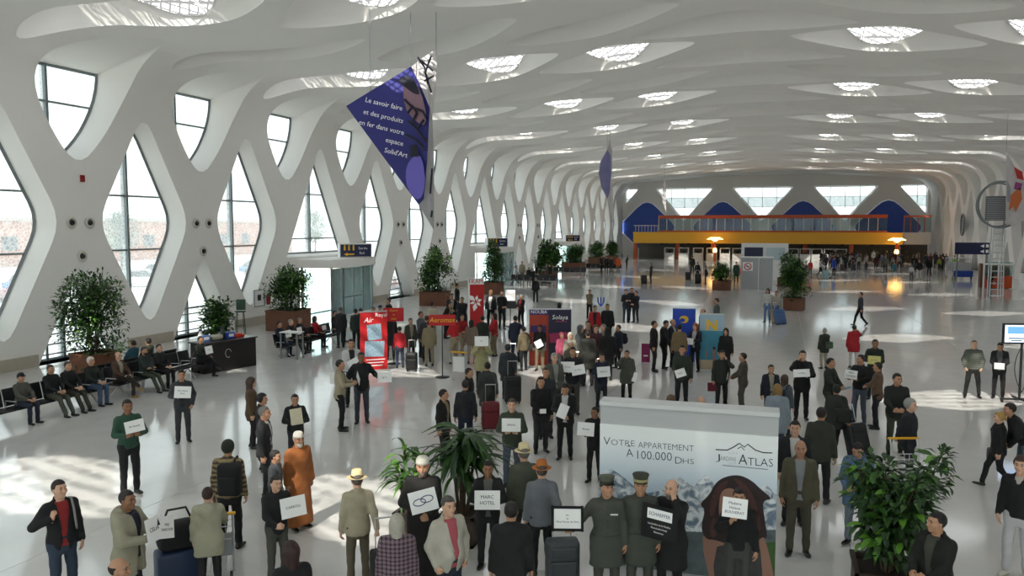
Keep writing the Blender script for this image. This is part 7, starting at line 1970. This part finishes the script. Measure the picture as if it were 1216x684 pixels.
p_ = at(713, 466); suitcase('dark blue suitcase left of navy-jacket man', p_, .1, '#1a2230', .55)
p_ = at(765, 338); suitcase('small dark suitcase of the lone distant traveller', p_, .4, '#141416', .8, -18, name='suitcase')
p_ = at(646, 337); suitcase('small dark suitcase beside the drooping palm', p_, .4, '#141416', .8, -18)
p_ = at(817, 333); suitcase('dark bag left of the three distant travellers', p_, .2, '#141418', .75, -25)
p_ = at(829, 337); suitcase('larger dark bag between the three distant travellers', p_, .2, '#101014', .85, -25)
p_ = at(928, 386); suitcase('blue and tan suitcase pushed by the couple', p_, .5, '#3a5a8a', .8, -25); p_ = at(923, 385); suitcase('tan suitcase beside the blue one of the couple', p_, .5, '#8a7a60', .75, -22)
for i, x in enumerate((1000, 1013, 1062, 1086)):
    p_ = at(x, 322); suitcase('small case standing before the far queue', p_, .4 * i, ('#3a2a34', '#33343a', '#2a6a78', '#23242a')[i], .75, 0, group='cases before the far queue')
p_ = at(982, 330); trolley('distant trolley loaded with pale blue cases', p_, 1.4); o = suitcase('pale blue case by the distant trolley', at(980, 331.5), .3, '#7a9aa4', .8)
# foreground trolleys
p_, rz = near('beige', .05, .85); tr_ = trolley('luggage trolley pushed by the hooded beige coat', p_, rz)
p_, rz = near('beige', -.50, .40)
o = empty('duffel_bag', tuple(p_), rz + .3, 'black duffel bag on blue case left of the beige coat', 'bag')
mb = MB(); rbox(mb, (0, 0, .78), (.55, .34, .40), .12, seg=3); mb.build('pouch', cloth('#101114'), o, True); mb = MB(); mb.tube([(-.2, 0, .95), (-.12, 0, 1.15), (.12, 0, 1.15), (.2, 0, .95)], .018, 6); mb.build('strap', M_black, o)
mb = MB(); rbox(mb, (0, 0, .33), (.60, .36, .5), .05, seg=3); q = mb.build('lower_case', mat('luggage_navy', '#1a2c4a', .5), o, True); mb = MB()
for s in (-1, 1): mb.tube([(s * .2, -.1, .04), (s * .2, .1, .04)], .04, 8)
mb.build('wheel_bar', M_black, o)
trolley('luggage trolley with yellow handle behind the nearest fig', at(1085, 592), math.radians(200))

# ------------------------------------------------------------------ outside: cars and trees in the sunlit car park
def car(label, x, y, rz, col):
    o = empty('car', (x, y, -.1), rz, label, 'car', 'cars parked outside the window wall')
    m = mat('car_' + col.strip('#'), col, .3); mb = MB()
    rbox(mb, (0, 0, .62), (4.2, 1.7, .62), .18, seg=3); mb.build('lower_shell', m, o, True); mb = MB()
    mb.prism([(-1.7, .9), (-1.2, 1.45), (.5, 1.45), (1.2, .9)], -.75, .75, M=Matrix(((1, 0, 0, 0), (0, 0, 1, 0), (0, 1, 0, 0), (0, 0, 0, 1)))); mb.build('cabin', mat('car_window', '#1a2228', .15), o)
    mb = MB(); mb.box((-.35, 0, 1.46), (1.7, 1.45, .05)); mb.build('roof', m, o)
    for sx in (-1.3, 1.3):
        for sy in (-.8, .8): mb = MB(); mb.tube([(sx, sy - .1, .32), (sx, sy + .1, .32)], .32, 12); mb.build('wheel', M_black, o)
for i, (dx, y, c, n) in enumerate(((-52, 40, '#8a1c1c', 'dark red'), (-55, 47, '#28508a', 'blue'), (-52, 55, '#c0c0c0', 'white'), (-58, 64, '#30343a', 'charcoal'), (-54, 74, '#28608a', 'light blue'), (-58, 86, '#a83a2a', 'orange-red'), (-56, 99, '#b0b0b0', 'silver'))):
    car('%s car parked in the sun beyond the window wall' % n, dx, y, .3 + .1 * i, c)
def street_tree(label, x, y, H, seed):
    R = random.Random(seed); o = empty('street_tree', (x, y, -.1), 0, label, 'tree', 'trees beyond the car park')
    mb = MB(); mb.tube([(0, 0, 0), (.1, 0, H * .3), (0, .1, H * .7)], [.18, .14, .06], 7); mb.build('trunk', M_bark, o)
    fo = MB()
    for i in range(1400):
        v = Vector((R.gauss(0, 1), R.gauss(0, 1), R.gauss(0, 1))).normalized() * R.random() ** .4; p = Vector((v.x * H * .34, v.y * H * .34, H * .66 + v.z * H * .32)); k = len(fo.f)
        leaf_quads(fo, p, v + Vector((0, 0, .2)), .42, .24); mi = R.choice((0, 1, 1))
        for t in range(k, len(fo.f)): fo.m[t] = mi
    f = fo.build('foliage', M_leafs, o); f['kind'] = 'stuff'
for i, (x, y, H) in enumerate(((-72, 42, 7), (-78, 58, 8.5), (-74, 75, 7), (-80, 96, 9), (-76, 120, 8))):
    street_tree('green tree beyond the parked cars, %s from the viewer' % ORD[i], x, y, H, 40 + i)
o = empty('low_building', (-98, 80, -.1), 0, 'pale pink low building behind the car park trees', 'building')
mb = MB(); mb.box((0, 0, 3), (8, 120, 6)); mb.build('walls', mat('pink_render', '#b8806a', .8), o); mb = MB(); mb.box((0, 0, 6.2), (9, 121, .5)); mb.build('roof', M_plinth, o)
wm = MB(); wm.box((4.03, 0, 3), (.1, 2.2, 1.8)); wm = wm.mesh('window_pane', MATS['car_window'])
for i in range(20): link('window_pane', wm, o, (0, -57 + 6 * i, 0))
